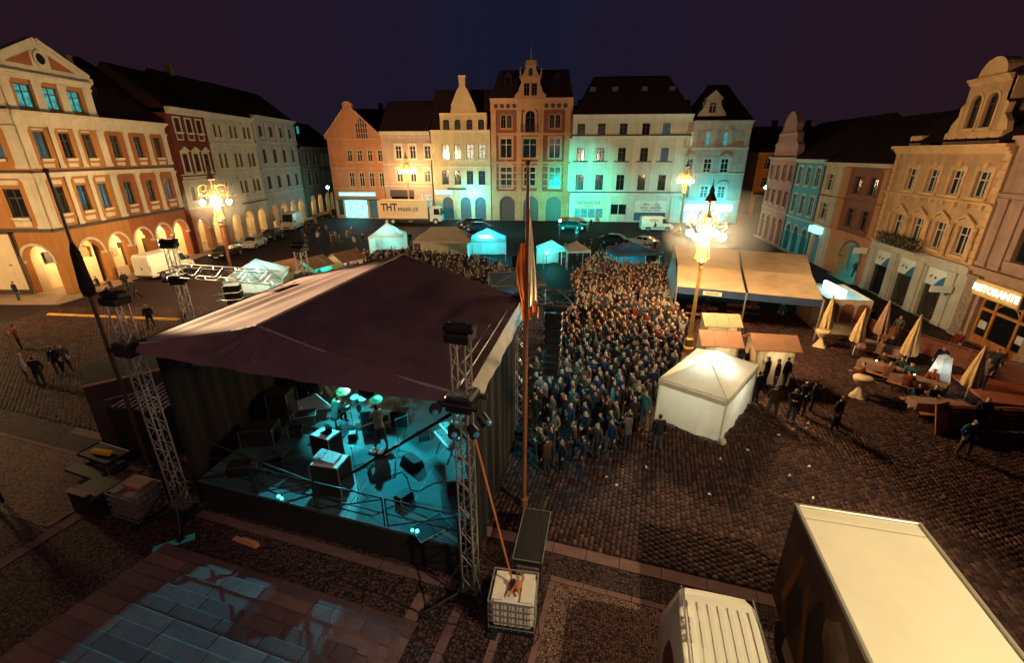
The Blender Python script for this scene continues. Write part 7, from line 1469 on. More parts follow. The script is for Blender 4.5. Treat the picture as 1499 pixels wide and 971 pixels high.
def van(label, x, y, rz, mat, L=5.4, W=1.0, Hh=2.5, stripe=False):
    e = thing("panel_van", label, "van", (x,y,0), rz); h = L/2
    sec = [(-h,.35,1.2,Hh-.12,W*.96,W*.84),(-h+.15,.3,1.2,Hh,W,W*.86),(-h+L*.5,.28,1.2,Hh+.03,W,W*.86),(h-1.75,.28,1.2,Hh,W,W*.84),(h-1.35,.28,1.2,Hh-.12,W,W*.80),(h-.75,.28,1.15,1.35,W,W*.82),(h-.3,.3,.98,1.16,W*.97,W*.8),(h,.36,.75,.9,W*.88,W*.7)]
    body_from(sec, mat, e)
    quadpanel(e, "windscreen", [(h-.80,-W*.76,1.40),(h-.80,W*.76,1.40),(h-1.30,W*.72,Hh-.2),(h-1.30,-W*.72,Hh-.2)], CARGLASS, .03)
    for s in (-1,1):
        quadpanel(e, "side_window", [(h-1.75,s*W*.985,1.3),(h-.92,s*W*.97,1.3),(h-1.32,s*W*.87,2.0),(h-1.75,s*W*.88,2.0)][::s], CARGLASS, .02); put("headlight", MB().bevbox(h-.28,h-.05,s*.68-.16,s*.68+.16,.80,1.0,.03).mesh("headlight", HL), e); put("tail_light", MB().box(-h-.01,-h+.05,s*.86-.07,s*.86+.07,.9,1.5).mesh("tail_light", TL), e); put("mirror", MB().bevbox(h-1.0,h-.85,s*1.12-.1,s*1.12+.1,1.3,1.6,.03).mesh("mirror", CASE), e)
        put("door_seam", MB().box(h-1.86,h-1.84,s*(W+.0)-.006,s*(W+.0)+.006,.4,2.0).box(h-3.0,h-2.98,s*W-.006,s*W+.006,.4,2.0).mesh("door_seam", CASE), e); put("sill_trim", MB().box(-h+.5,h-.5,s*W-.012,s*W+.012,.62,.74).mesh("sill_trim", CASE), e)
    for s in (-1,1): put("rear_door", MB().bevbox(-h-.03,-h+.01,.02 if s > 0 else -.86,.86 if s > 0 else -.02,.5,Hh-.25,.015).mesh("rear_door", mat), e)
    put("door_handle", MB().box(-h-.06,-h-.03,-.1,.02,1.1,1.3).mesh("door_handle", CASE), e); put("bumper", MB().bevbox(-h-.08,-h+.05,-.9,.9,.35,.55,.03).mesh("bumper", CASE), e); put("number_plate", MB().box(-h-.045,-h-.032,-.6,-.15,.75,.87).mesh("number_plate", bpy.data.materials["plate_white"] if "plate_white" in bpy.data.materials else HL), e); put("grille", MB().box(h-.05,h+.015,-.5,.5,.5,.72).mesh("grille", CASE), e)
    wheels(e, (-h+1.1, h-.9), W, .35); return e
car("silver hatchback parked by the left arcade", -34.2, 60.5, -1.50, SILV); car("black estate car parked in front of the silver hatchback", -34.2, 54.2, -1.52, BLKP, 4.6, True)
car("dark car parked behind the silver hatchback", -35.0, 67.0, -1.52, DBP); car("black estate car parked before the cream house", -7.0, 79.5, 2.9, BLKP, 4.6, True); car("dark car with a pale bonnet parked nearest the teal tent", -5.5, 74.5, 2.95, DBP)
car("black car parked below the stationery shop", 10.0, 76.0, -.15, BLKP, 4.8, True); car("dark hatchback standing among the crowd's far edge", 14.2, 62.5, -.5, DBP); car("pale car parked beside the dark hatchback", 17.4, 60.8, 2.4, SILV)
van("white panel van with its rear to the stage by the left arches", -35.4, 45.8, 1.45, WHP); van("white van facing the square beside the left arcade", -36.3, 76.5, -1.45, WHP, 5.8, 1.02, 2.7)
v = van("cream delivery van with red lettering under the cream shop sign", 23.2, 74.5, -.08, paint("cream_van_paint", (.62,.50,.36)), 5.0, .98, 2.3)
text("van_lettering", "PIZZA", .5, M("red_lettering", (.35,.06,.04), .5, 0, 0), v, (-.6,-1.0,1.75)); put("van_emblem", MB().prism([(-.2,0),(.15,-.1),(.4,.35),(.2,.3),(.05,.75),(-.1,.3)],-.012,0).mesh("van_emblem", BLK), v, (-.4,-.985,.85))
# lorry with the music lettering
LB = M("cream_lorry_box", (.62,.44,.24), .5, 0, .06, 2); lx0, lx1 = G(556,326)[0]*1.0, 0
lo = thing("lorry", "box lorry with THT music.cz lettering parked before the dusty rose house", "lorry", (-18.9,83.2,0), -.04)
put("box_body", MB().bevbox(-4.6,4.2,-1.25,1.25,1.0,4.05,.04).mesh("box_body", LB), lo); tr = MB()
for z in (1.0,4.0): tr.box(-4.62,4.22,-1.275,-1.25,z-.05,z+.08)
put("box_trim", tr.mesh("box_trim", M("lorry_trim", (.4,.30,.18), .5)), lo); put("chassis", MB().box(-4.4,6.2,-.5,.5,.6,.95).mesh("chassis", BLACKM), lo)
text("lorry_lettering", "THT", 1.75, BLK, lo, (-2.55,-1.262,2.85), sx=.82, bold=.035); text("lorry_lettering", "music.cz", 1.12, BLK, lo, (.75,-1.262,2.66), sx=.95, bold=.02)
for z, w0, w1, c in ((2.02,-3.9,2.1,(.42,.26,.14)),(1.62,-3.9,1.4,(.48,.20,.14))):
    m_ = MB(); x = w0; r_ = random.Random(int(z*100))
    while x < w1: L_ = r_.uniform(.08,.3); m_.box(x,x+L_,-1.266,-1.2605,z,z+.14); x += L_+r_.uniform(.08,.2)
    put("small_print", m_.mesh("small_print", M("faint_print_%d" % int(z*100), c, .6, 0, 0)), lo)
put("cab", MB().prism([(4.5,.55),(6.5,.55),(6.55,1.5),(6.3,2.75),(5.9,2.95),(4.5,2.95)],-1.15,1.15).mesh("cab", M("white_cab_paint", (.55,.46,.36), .35)), lo)
for s in (-1,1): put("side_window", MB().prism([(5.25,1.65),(6.3,1.65),(6.12,2.65),(5.25,2.65)],s*1.165-.01,s*1.165+.01).mesh("side_window", CARGLASS), lo); put("mirror", MB().bevbox(6.45,6.6,s*1.35-.1,s*1.35+.1,1.6,2.3,.03).mesh("mirror", CASE), lo)
quadpanel(lo, "windscreen", [(6.56,-1.0,1.55),(6.56,1.0,1.55),(6.34,.95,2.65),(6.34,-.95,2.65)], CARGLASS, .015); wheels(lo, (-3.2,-2.1,5.5), 1.15, .48)
# the big box lorry at the bottom right
RF = M("cream_lorry_roof", (.74,.66,.50), .55, 0, .10, .7, .15, 3, detail=8); SD = M("dark_mural_side", (.11,.048,.034), .5, 0, .75, .8, 0, detail=8); EDG = M("pale_metal_edge", (.5,.45,.36), .4, .5, .1)
bt = thing("box_lorry", "big box lorry with bare cream roof and dark pictured side, near right", "lorry", (6.68,8.5,0), math.radians(-13.8)); WW, LL, z0, z1 = 2.5, 7.4, 1.0, 3.8
put("roof_panel", MB().box(.05,WW-.05,-LL+.05,-.05,z1-.03,z1).mesh("roof_panel", RF), bt); put("side_panel", MB().box(0,.04,-LL,0,z0,z1-.05).mesh("side_panel", SD), bt); put("side_panel", MB().box(WW-.04,WW,-LL,0,z0,z1-.05).mesh("side_panel", SD), bt)
put("front_panel", MB().box(.041,WW-.041,-.04,0,z0,z1-.05).mesh("front_panel", RF), bt); put("rear_panel", MB().box(.041,WW-.041,-LL,-LL+.04,z0,z1-.05).mesh("rear_panel", RF), bt); put("floor", MB().box(.041,WW-.041,-LL+.041,-.041,z0,z0+.1).mesh("floor", BLACKM), bt)
for b in ((-.03,.05,-LL-.03,.03,z1-.048,z1+.045),(WW-.05,WW+.03,-LL-.03,.03,z1-.048,z1+.045),(.051,WW-.051,-.05,.03,z1-.048,z1+.05),(.051,WW-.051,-LL-.03,-LL+.05,z1-.048,z1+.04)): put("roof_rail", MB().bevbox(*b,.012).mesh("roof_rail", EDG), bt)
put("roof_lip", MB().box(.06,WW-.06,-.42,-.40,z1+.001,z1+.006).mesh("roof_lip", EDG), bt)
MU = [M("mural_orange", (.26,.085,.02), .5, 0, .5, 2), M("mural_pale", (.26,.15,.11), .5, 0, .5, 2), M("mural_dark", (.03,.014,.012), .5, 0, .4, 2), M("mural_red", (.12,.025,.015), .5, 0, .4, 2)]
rnd = random.Random(9)
def blob(cx, cz, a, b, n=14, j=.25): return [(cx+a*math.cos(2*math.pi*k/n)*(1+rnd.uniform(-j,j)), cz+b*math.sin(2*math.pi*k/n)*(1+rnd.uniform(-j,j))) for k in range(n)]
mur = [(blob(-1.2,1.9,.35,.7),2),(blob(-2.2,2.2,.5,.9),2),(blob(-2.9,2.9,.6,.5),1),(blob(-4.2,2.7,.8,.7),1),(blob(-3.6,1.9,.5,.6),2),(blob(-5.3,2.2,.6,.9),2),(blob(-6.3,2.6,.6,.8),3)]
for k, (pg, c) in enumerate(mur): put("mural_patch", MB().add([(-.003-.0006*k,y,z) for y,z in pg], [tuple(range(len(pg)))]).mesh("mural_patch", MU[c]), bt)
for k, q in enumerate([((-.5,1.5),(-.9,3.2),(-1.1,3.2),(-.75,1.5)),((-1.9,1.2),(-1.4,2.9),(-1.55,2.9),(-2.2,1.2)),((-3.2,1.3),(-2.4,2.9),(-2.6,2.95),(-3.6,1.3)),((-4.9,1.3),(-4.3,2.5),(-4.5,2.5),(-5.3,1.3))]): put("mural_stroke", MB().add([(-.010,y,z) for y,z in q], [(0,1,2,3)]).mesh("mural_stroke", MU[0]), bt)
put("chassis", MB().box(.5,WW-.5,-LL+.2,.6,.5,.98).mesh("chassis", BLACKM), bt); put("skirt_rail", MB().box(.0,.06,-LL+1.5,-1.2,.55,.95).mesh("skirt_rail", EDG), bt)
for y in (-1.0,-5.2,-6.3):
    for x in (.22,WW-.22): o = put("wheel", SHARED['wheel'], bt, (x,y,.48), math.pi/2); o.scale = (1.45,1.6,1.45)
# the white van beside it
nv = thing("panel_van", "white van with a ribbed roof in the near foreground", "van", (3.82,4.64,0), math.radians(-14)); NVP = M("near_van_white_paint", (.66,.62,.50), .4, 0, .05, 2)
sec = []
for y, zt, w, wt in ((-3.2,2.55,1.0,.80),(-2.6,2.62,1.0,.82),(1.9,2.62,1.0,.80),(2.45,2.60,1.0,.76),(2.72,2.45,.99,.72),(2.95,1.9,.96,.74),(3.1,1.2,.93,.8),(3.12,.6,.9,.85)): sec.append((y, .32, min(1.25,zt-.4) if zt > 1.3 else zt-.25, zt, w, wt))
b = body_from(sec, NVP, nv); b.rotation_euler = (0,0,math.pi/2); b.location = (0,0,0)
for k in range(7): put("roof_rib", MB().bevbox(-.055,.055,-2.9,2.25,2.595,2.64,.012).mesh("roof_rib", NVP), nv, (-.60+k*.2,0,0))
for k in range(2): put("roof_seam", MB().box(-.012,.012,-3.0,2.6,2.585,2.625).mesh("roof_seam", M("grey_sealant", (.2,.18,.15), .8)), nv, (-.725+k*1.45,0,0))
dec = [(-.05+ .0, 0)]
ov = [(.62*math.cos(2*math.pi*k/22)*(1+.06*math.sin(k*5)), 1.55+.42*math.sin(2*math.pi*k/22)*(1+.06*math.sin(k*7))) for k in range(22)]
def sidex(z): return -(1.0 if z < 1.25 else 1.0-(z-1.25)*(.2/1.25)) - .012
put("round_decal", MB().add([(sidex(z)-.004, 1.35-y, z) for y, z in ov], [tuple(range(22))]).mesh("round_decal", M("maroon_decal", (.10,.02,.015), .5, 0, .6, 5)), nv)
put("door_seam", MB().add([(sidex(z)-.002,y,z) for y,z in ((.55,.4),(.57,.4),(.57,1.25),(.55,1.25))],[(0,1,2,3)]).add([(sidex(z)-.002,y,z) for y,z in ((.55,1.25),(.57,1.25),(.57,2.2),(.55,2.2))],[(0,1,2,3)]).mesh("door_seam", CASE), nv)
tx = text("side_lettering", "SOUND & STAGE", .23, BLK, nv, (sidex(2.2)-.02, -.9, 2.16), (0,0,0)); tx.rotation_euler = (math.radians(80), 0, -math.pi/2)
for x in (-.86,.86):
    for y in (-1.9,2.0): put("wheel", SHARED['wheel'], nv, (x,y,.34), math.pi/2)
# ================================================================ people
def objcol_mat(name, rough=.85, mul=1.0):
    m = bpy.data.materials.new(name); m.use_nodes = True; t = m.node_tree; n = t.nodes; p = n['Principled BSDF']; oi = n.new("ShaderNodeObjectInfo"); co = n.new("ShaderNodeTexCoord"); no = n.new("ShaderNodeTexNoise"); no.inputs['Scale'].default_value = 9
    mx = n.new("ShaderNodeMix"); mx.data_type = 'RGBA'; mx.blend_type = 'MULTIPLY'; mx.inputs[0].default_value = .5
    t.links.new(co.outputs['Object'], no.inputs['Vector']); t.links.new(oi.outputs['Color'], mx.inputs[6]); t.links.new(no.outputs['Fac'], mx.inputs[7]); t.links.new(mx.outputs[2], p.inputs['Base Color']); p.inputs['Roughness'].default_value = rough; p.inputs['Specular IOR Level'].default_value = .25; return m
def rnd_mat(name, cols, rough=.85):
    m = bpy.data.materials.new(name); m.use_nodes = True; t = m.node_tree; n = t.nodes; p = n['Principled BSDF']; oi = n.new("ShaderNodeObjectInfo"); r = n.new("ShaderNodeValToRGB"); e = r.color_ramp.elements; r.color_ramp.interpolation = 'CONSTANT'
    while len(e) < len(cols): e.new(.5)
    for i, c in enumerate(cols): e[i].position = i/len(cols); e[i].color = tuple(c)+(1,)
    t.links.new(oi.outputs['Random'], r.inputs[0]); t.links.new(r.outputs[0], p.inputs['Base Color']); p.inputs['Roughness'].default_value = rough; p.inputs['Specular IOR Level'].default_value = .25; return m
JACK = objcol_mat("jacket_cloth"); SKINM = M("skin", (.52,.30,.20), .6, 0, .06, 8); TROU = rnd_mat("trouser_cloth", [(.02,.022,.03),(.035,.035,.045),(.015,.015,.016),(.05,.06,.09),(.06,.05,.045)]); HAIR = rnd_mat("hair", [(.03,.018,.012),(.015,.012,.010),(.10,.06,.03),(.22,.15,.08),(.05,.03,.02),(.02,.02,.02),(.28,.26,.23)], .6); SHOE = M("dark_shoe", (.02,.018,.018), .6, 0, 0)
EYE = M("eye_dark", (.02,.015,.012), .3, 0, 0); MOUTH = M("lip", (.30,.11,.09), .6, 0, 0)
PM = [JACK, SKINM, TROU, HAIR, SHOE, EYE, MOUTH]
def person_mesh(name, P, slim=1.0, hairlen=0, coat=.0):
    """P: joint positions of a person facing +y; the body is grown round the joints as one skin"""
    J = ['pel','spi','che','nek','hd0','hd1','hd2','lsh','lel','lwr','lhd','rsh','rel','rwr','rhd','lhp','lkn','lan','ltoe','rhp','rkn','ran','rtoe']
    E = [('pel','spi'),('spi','che'),('che','nek'),('nek','hd0'),('hd0','hd1'),('hd1','hd2'),('che','lsh'),('lsh','lel'),('lel','lwr'),('lwr','lhd'),('che','rsh'),('rsh','rel'),('rel','rwr'),('rwr','rhd'),('pel','lhp'),('lhp','lkn'),('lkn','lan'),('lan','ltoe'),('pel','rhp'),('rhp','rkn'),('rkn','ran'),('ran','rtoe')]
    R = dict(pel=(.155,.12),spi=(.15,.115),che=(.175,.13),nek=(.06,.06),hd0=(.07,.08),hd1=(.085,.105),hd2=(.06,.075),lsh=(.075,.075),lel=(.055,.055),lwr=(.040,.040),lhd=(.036,.030),lhp=(.105,.105),lkn=(.075,.075),lan=(.05,.055),ltoe=(.042,.04))
    me = bpy.data.meshes.new("tmp"); me.from_pydata([P[j] for j in J], [(J.index(a), J.index(b)) for a, b in E], [])
    o = bpy.data.objects.new("tmp", me); COL.objects.link(o); sk = o.modifiers.new("s", 'SKIN'); sk.use_smooth_shade = True; ss = o.modifiers.new("u", 'SUBSURF'); ss.levels = 1; ss.render_levels = 1
    for i, j in enumerate(J):
        k = j if j in R else 'l'+j[1:]; rx, ry = R[k]; b = slim*(1.12 if j in ('pel','spi','che') else 1.0) if j not in ('hd0','hd1','hd2','nek','lhd','rhd') else 1
        if coat and j in ('pel','lhp','rhp'): b *= 1+coat
        me.skin_vertices[0].data[i].radius = (rx*b, ry*b)
    me.skin_vertices[0].data[0].use_root = True
    dg = bpy.context.evaluated_depsgraph_get(); dg.update(); nm = bpy.data.meshes.new_from_object(o.evaluated_get(dg)); bpy.data.objects.remove(o)
    seg = [(Vector(P[a]), Vector(P[b]), a, b) for a, b in E]; h1 = Vector(P['hd1']); hd = (Vector(P['hd2'])-Vector(P['hd0'])).normalized()
    mi = []
    for f in nm.polygons:
        c = f.center; best = None
        for A, B, a, b in seg:
            d = B-A; t = max(0, min(1, (c-A).dot(d)/max(1e-9, d.length_squared))); q = (c-A-d*t).length
            if best is None or q < best[0]: best = (q, a, b, t)
        _, a, b, t = best
        if b in ('hd1','hd2') or (b == 'hd0' and t > .6):
            r = c-h1; up = r.dot(hd); fr = r.dot(P['face'])
            mi.append(3 if (up > .055 or fr < (-.015 if not hairlen else .01)) and up > -.10 - hairlen*.3 else 1)
        elif b == 'hd0': mi.append(1 if t > .25 else 0)
        elif b in ('lhd','rhd'): mi.append(1)
        elif b in ('ltoe','rtoe'): mi.append(4)
        elif b in ('lan','ran'): mi.append(2 if t < .95 else 4)
        elif b in ('lkn','rkn'): mi.append(2 if t > (.12+coat*1.2) else 0)
        elif b in ('lhp','rhp'): mi.append(0)
        else: mi.append(0)
    # join eyes, mouth, nose and ears to the same mesh
    ex = MB(); fv = Vector(P['face']); sd = fv.cross(hd).normalized()
    for s in (-1,1):
        ex.ball(h1+fv*.093+sd*s*.034+hd*.012, .012, 6, 4, 5); ex.ball(h1+sd*s*.088+hd*-.005, .022, 6, 4, 1)
    ex.ball(h1+fv*.106+hd*-.022, .016, 6, 4, 1); q = h1+fv*.090-hd*.058
    ex.add([q-sd*.025-hd*.006, q+sd*.025-hd*.006, q+sd*.025+hd*.006, q-sd*.025+hd*.006], [(0,1,2,3),(3,2,1,0)], 6)
    if hairlen:
        hb = MB(); c = h1-fv*.05-hd*(.10+hairlen*.2); hb.ball((0,0,0), 1, 8, 6); ex.add([c+sd*x*.085+fv*y*.055+hd*z*(.12+hairlen*.2) for x,y,z in hb.v], hb.f, 3)
    # fingers and thumb on both hands
    for w_, h_ in (('lwr','lhd'),('rwr','rhd')):
        a, b = Vector(P[w_]), Vector(P[h_]); d = (b-a).normalized(); s1 = d.orthogonal().normalized()
        for k in range(4): ex.tube(b+s1*(.018*(k-1.5)), b+s1*(.02*(k-1.5))+d*(.075-.012*abs(k-1.3)), .0085, 4, .006, 1)
        ex.tube(b-d*.02+s1*.03, b+s1*.062+d*.03, .010, 4, .007, 1)
    vs = [tuple(v.co) for v in nm.vertices]; fs = [tuple(f.vertices) for f in nm.polygons]; k = len(vs)
    vs += [tuple(v) for v in ex.v]; fs += [tuple(i+k for i in f) for f in ex.f]; mi += ex.m
    out = bpy.data.meshes.new(name); out.from_pydata(vs, [], fs)
    for m in PM: out.materials.append(m)
    out.polygons.foreach_set("material_index", mi); out.polygons.foreach_set("use_smooth", [True]*len(fs)); out.update(); bpy.data.meshes.remove(nm); return out
def pose(lean=0.0, larm='down', rarm='down', legs='stand', turn=0.0, look=0.0, h=1.0):
    P = {}; hz = .93 if legs != 'sit' else .52
    f = Vector((math.sin(turn), math.cos(turn), 0))
    P['pel'] = Vector((0,0,hz)); P['spi'] = Vector((0,.01+lean*.18,hz+.2)); P['che'] = Vector((0,.0+lean*.4,hz+.40-abs(lean)*.05)); P['nek'] = Vector((0,.0+lean*.55,hz+.55-abs(lean)*.09))
    P['hd0'] = P['nek']+Vector((0,.02+lean*.05,.07)); P['hd1'] = P['hd0']+Vector((0,.015,.095)); P['hd2'] = P['hd1']+Vector((0,-.005,.085))
    P['face'] = (Vector((math.sin(look), math.cos(look), -.15-lean*.5))).normalized()
    for s, k in ((-1,'l'),(1,'r')):
        sh = P['che']+Vector((s*.19,-.01,.085)); P[k+'sh'] = sh; arm = larm if k == 'l' else rarm
        D = {'down': ((s*.06,-.03,-.29),(s*.03,.08,-.25),(0,.03,-.08)), 'fold': ((s*.05,.05,-.27),(-s*.16,.20,.05),(-s*.08,.03,.03)), 'clap': ((s*.07,.12,-.25),(-s*.14,.22,.10),(-s*.05,.07,.05)),
             'up': ((s*.10,.06,.27),(s*-.04,.05,.25),(0,.0,.08)), 'phone': ((s*.07,.14,-.22),(-s*.08,.14,.20),(-s*.03,.03,.07)), 'pocket': ((s*.09,-.04,-.28),(-s*.05,.13,-.17),(-s*.02,.04,-.05)), 'fwd': ((s*.04,.20,-.20),(-s*.02,.25,-.03),(0,.08,0)), 'hip': ((s*.17,-.06,-.22),(-s*.12,.10,-.17),(-s*.04,.03,-.03)), 'swing': ((s*.05,-.12,-.26),(s*.02,-.02,-.25),(0,.0,-.08))}[arm]
        p = sh
        for j, d in zip(('el','wr','hd'), D): p = p+Vector(d); P[k+j] = p
        P[k+'hp'] = P['pel']+Vector((s*.10,0,-.06))
        if legs == 'stand': kn, an, to = Vector((s*.11,.02,.50)), Vector((s*.12,-.02,.08)), Vector((s*.15,.14,.04))
        elif legs == 'wide': kn, an, to = Vector((s*.16,.03,.49)), Vector((s*.20,-.02,.08)), Vector((s*.25,.13,.04))
        elif legs == 'walk': kn, an, to = Vector((s*.10,.10*s+.06,.50)), Vector((s*.10,.27*s-.06,.09+(.05 if s < 0 else 0))), Vector((s*.11,.27*s+.10,.04+(.0 if s > 0 else .02)))
        else: kn, an, to = Vector((s*.13,.42,.50)), Vector((s*.13,.40,.09)), Vector((s*.14,.56,.04))
        P[k+'kn'], P[k+'an'], P[k+'toe'] = kn, an, to
    if h != 1:
        for k in P:
            if k != 'face': P[k] = P[k]*h
    return P
POSES = [person_mesh("person", pose(), 1.0), person_mesh("person", pose(0, 'fold','fold'), 1.05), person_mesh("person", pose(.03,'clap','clap'), .98), person_mesh("person", pose(0,'down','phone'), .95, 1, .15), person_mesh("person", pose(0,'pocket','pocket','wide'), 1.12, 0, .12), person_mesh("person", pose(0,'pocket','down',look=.5), .92, 1),
         person_mesh("person", pose(.04,'down','swing','walk'), 1.0), person_mesh("person", pose(0,'up','up','wide'), .98), person_mesh("person", pose(.02,'fwd','pocket'), 1.06, 0, .2), person_mesh("person", pose(.12,'fwd','fwd','sit'), 1.0), person_mesh("person", pose(.08,'fold','fwd','sit'), .95, 1), person_mesh("person", pose(.38,'fwd','clap','sit'), 1.0), person_mesh("person", pose(.34,'clap','fwd','wide'), 1.0, 1), person_mesh("person", pose(.25,'fwd','fwd','stand'), .98)]
COLS = {'black': (.018,.017,.02), 'charcoal': (.045,.042,.045), 'navy': (.02,.028,.06), 'grey': (.16,.15,.15), 'beige': (.36,.27,.18), 'white': (.60,.56,.50), 'brown': (.11,.06,.035), 'red': (.30,.05,.035), 'orange': (.55,.17,.04), 'teal': (.05,.26,.30), 'olive': (.09,.085,.045), 'blue': (.05,.13,.30), 'rust': (.28,.10,.04), 'pink': (.40,.22,.18)}
for c_ in ('grey','beige','white','red','orange','teal','rust','pink','blue','brown'): COLS[c_] = tuple(.55*q for q in COLS[c_])
def person(k, x, y, face, colour, label, z=0.0, sc=1.0, group=None, name="person"):
    """face: heading in radians, 0 looks away from the camera (+y), pi looks at it"""
    o = put(name, POSES[k], None, (x, y, z), face); o.scale = (sc, sc, sc); o.color = COLS[colour] + (1,); return tag(o, label, "person", group)
def inpoly(x, y, P):
    c = False; j = len(P)-1
    for i in range(len(P)):
        if (P[i][1] > y) != (P[j][1] > y) and x < (P[j][0]-P[i][0])*(y-P[i][1])/(P[j][1]-P[i][1])+P[i][0]: c = not c
        j = i
    return c
rnd = random.Random(21)
HEADZ = 1.6
polyR = [G(u, v, HEADZ) for u, v in ((795,655),(850,640),(915,615),(955,570),(975,530),(1000,500),(1012,470),(985,425),(978,385),(925,368),(880,362),(850,385),(835,400),(845,440),(800,470),(785,520),(784,600))]
polyB = [G(u, v, HEADZ) for u, v in ((600,385),(640,388),(690,402),(745,420),(752,428),(745,385),(700,372),(640,362),(590,360),(520,366),(500,385),(560,378))]
polyU = [G(u, v, HEADZ) for u, v in ((790,360),(850,350),(880,356),(960,352),(975,372),(925,368),(880,362),(850,378))]
OBST = [(11.0,26.1,.9),(1.62,16.5,.9),(.3,34.6,2.9),(12.55,25.9,1.25),(11.35,22.9,1.3),(4.3,49.5,1.7),(6.9,49,1.7),(12.6,47.5,2.6),(14.2,62.5,2.6),(17.4,60.8,2.6),(8.2,19.4,0),(-2.9,53.5,2.6),(-7.9,53.6,2.9),(-15.4,57,2.6),(.35,17.0,1.0)]
def intent(x, y):
    d = Vector((x,y))-Vector((ctr.x,ctr.y)); a = Vector((math.cos(rzt), math.sin(rzt))); return abs(d.dot(a)) < 2.7 and abs(d.dot(Vector((-a.y,a.x)))) < 1.9
pts = []
def fill(poly, n, rmin, tries=26):
    xs, ys = [p[0] for p in poly], [p[1] for p in poly]; grid = {}
    for x, y in pts: grid.setdefault((int(x//.8), int(y//.8)), []).append((x,y))
    got = 0
    for _ in range(n*tries):
        if got >= n: break
        x, y = rnd.uniform(min(xs), max(xs)), rnd.uniform(min(ys), max(ys))
        if rnd.random() > .62 + .38*math.sin(x*1.25+2)*math.cos(y*.8) + .1*math.sin(y*2.1+x): continue
        if not inpoly(x, y, poly) or intent(x, y) or any((x-a)**2+(y-b)**2 < r*r for a, b, r in OBST): continue
        if any((x-a)**2+(y-b)**2 < rmin**2 for gx in (-1,0,1) for gy in (-1,0,1) for a, b in grid.get((int(x//.8)+gx, int(y//.8)+gy), [])): continue
        pts.append((x,y)); grid.setdefault((int(x//.8), int(y//.8)), []).append((x,y)); got += 1
SPECIAL = [  # people one can tell apart, placed first
 (1,930,640,0,'grey',"person in a grey hooded top seen from behind at the crowd's near edge"),(0,912,652,.3,'charcoal',"person holding a yellow bag at the crowd's near edge")]
def by_feet(k, u, v, face, colour, label, **kw):
    x, y = G(u, v); pts.append((x, y)); return person(k, x, y, face, colour, label, **kw)
by_feet(0, 925, 632, .25, 'black', "bald person in black at the crowd's near edge left of the white tent")
by_feet(13, 917, 660, .5, 'grey', "person in a pale grey top bending over a bag near the white tent")
by_feet(0, 961, 660, .1, 'black', "person all in black standing right against the white tent's left corner")
by_feet(8, 936, 588, 2.6, 'black', "person with pale cap and white striped sleeves facing the camera by the white tent")
by_feet(4, 952, 584, 2.9, 'navy', "person in a dark blue jacket beside the one with striped sleeves")
by_feet(5, 812, 652, 2.0, 'beige', "person in a long beige coat near the flagpole foot")
by_feet(4, 1220, 630, -2.6, 'black', "person in black with bright shoes walking alone on the cobbles", )
by_feet(4, 1408, 668, 2.9, 'blue', "person in a bright blue jacket and pale trousers in front of the terrace fence")
by_feet(0, 1428, 632, 2.7, 'black', "dark dressed person right behind the blue jacketed one at the fence")
for u, v, k, c, f, l in ((1128,612,4,'brown',-.6,"person in a brown coat at the left of the dark group"),(1156,618,1,'black',2.6,"stout person in black facing the camera right of the white tent"),(1172,606,8,'black',2.2,"taller person in black behind the stout one"),(1186,602,3,'charcoal',-2.2,"person in charcoal at the right end of the dark group"),(1104,590,1,'navy',.4,"person in a navy coat leaning by the white tent's right corner"),(1133,570,0,'black',1.2,"thin person in black standing before the pale stall wall"),(1145,566,8,'black',-1.2,"person in black chatting beside the pale stall wall"),(1108,556,5,'white',.8,"person in a white woolly hat by the stalls"),(1118,566,3,'brown',.6,"person in brown walking between stalls and white tent"),(1078,545,4,'grey',.2,"broad person in a grey coat and cap queueing at the stall"),(1060,538,1,'black',.1,"person in black at the front of the stall queue"),(1090,552,8,'black',.5,"person in black behind the grey coated one at the stall"),(1048,530,0,'brown',.2,"person in brown leaning on the left stall's front")):
    by_feet(k, u, v, f, c, l)
by_feet(1, 32, 512, 2.4, 'orange', "steward in an orange high visibility vest standing on the left cobbles")
by_feet(5, 42, 560, -.8, 'white', "person in a white top in the trio on the left cobbles"); by_feet(8, 62, 566, .6, 'black', "tall person in black in the trio on the left cobbles"); by_feet(3, 88, 548, 1.2, 'black', "person in black holding a glowing phone on the left cobbles"); by_feet(4, 100, 546, -2.0, 'charcoal', "person in charcoal beside the one with the glowing phone")
ph = G(84, 548); tag(MB().box(-.04,.04,-.01,.01,0,.14).build("phone", M("phone_screen_lit", (.1,.4,.5), .3, 0, 0, emis=(.1,.8,1), es=6), None, (ph[0]+.16, ph[1]-.1, 1.32), .4), "glowing phone held by the person in black on the left", "phone")
by_feet(0, 28, 441, -.3, 'black', "person in black facing the whitewashed wall"); by_feet(6, 202, 438, 2.6, 'charcoal', "person in an open dark jacket walking near the white van"); by_feet(4, 186, 425, 1.2, 'black', "person bent over a dark bundle near the white van"); by_feet(4, 166, 452, 0, 'black', "person in black standing behind the left tower top")
for u, v, c, l in ((146,424,'black',"person in black sitting by the third arch pier"),(165,428,'charcoal',"person in charcoal sitting right of the third arch pier"),(66,424,'black',"person in black sitting inside the corner arch"),(82,420,'navy',"person in navy sitting at the right of the corner arch")):
    by_feet(10, u, v, 2.6, c, l)
by_feet(7, 281, 455, 2.4, 'orange', "stagehand in an orange vest at the lower speaker frame", z=0); SC.objects[-1] if False else None
by_feet(1, -2, 742, 1.2, 'black', "dark silhouetted person at the photograph's left edge"); by_feet(4, 222, 480, 1.0, 'black', "dark person standing on the yellow cable ramp")
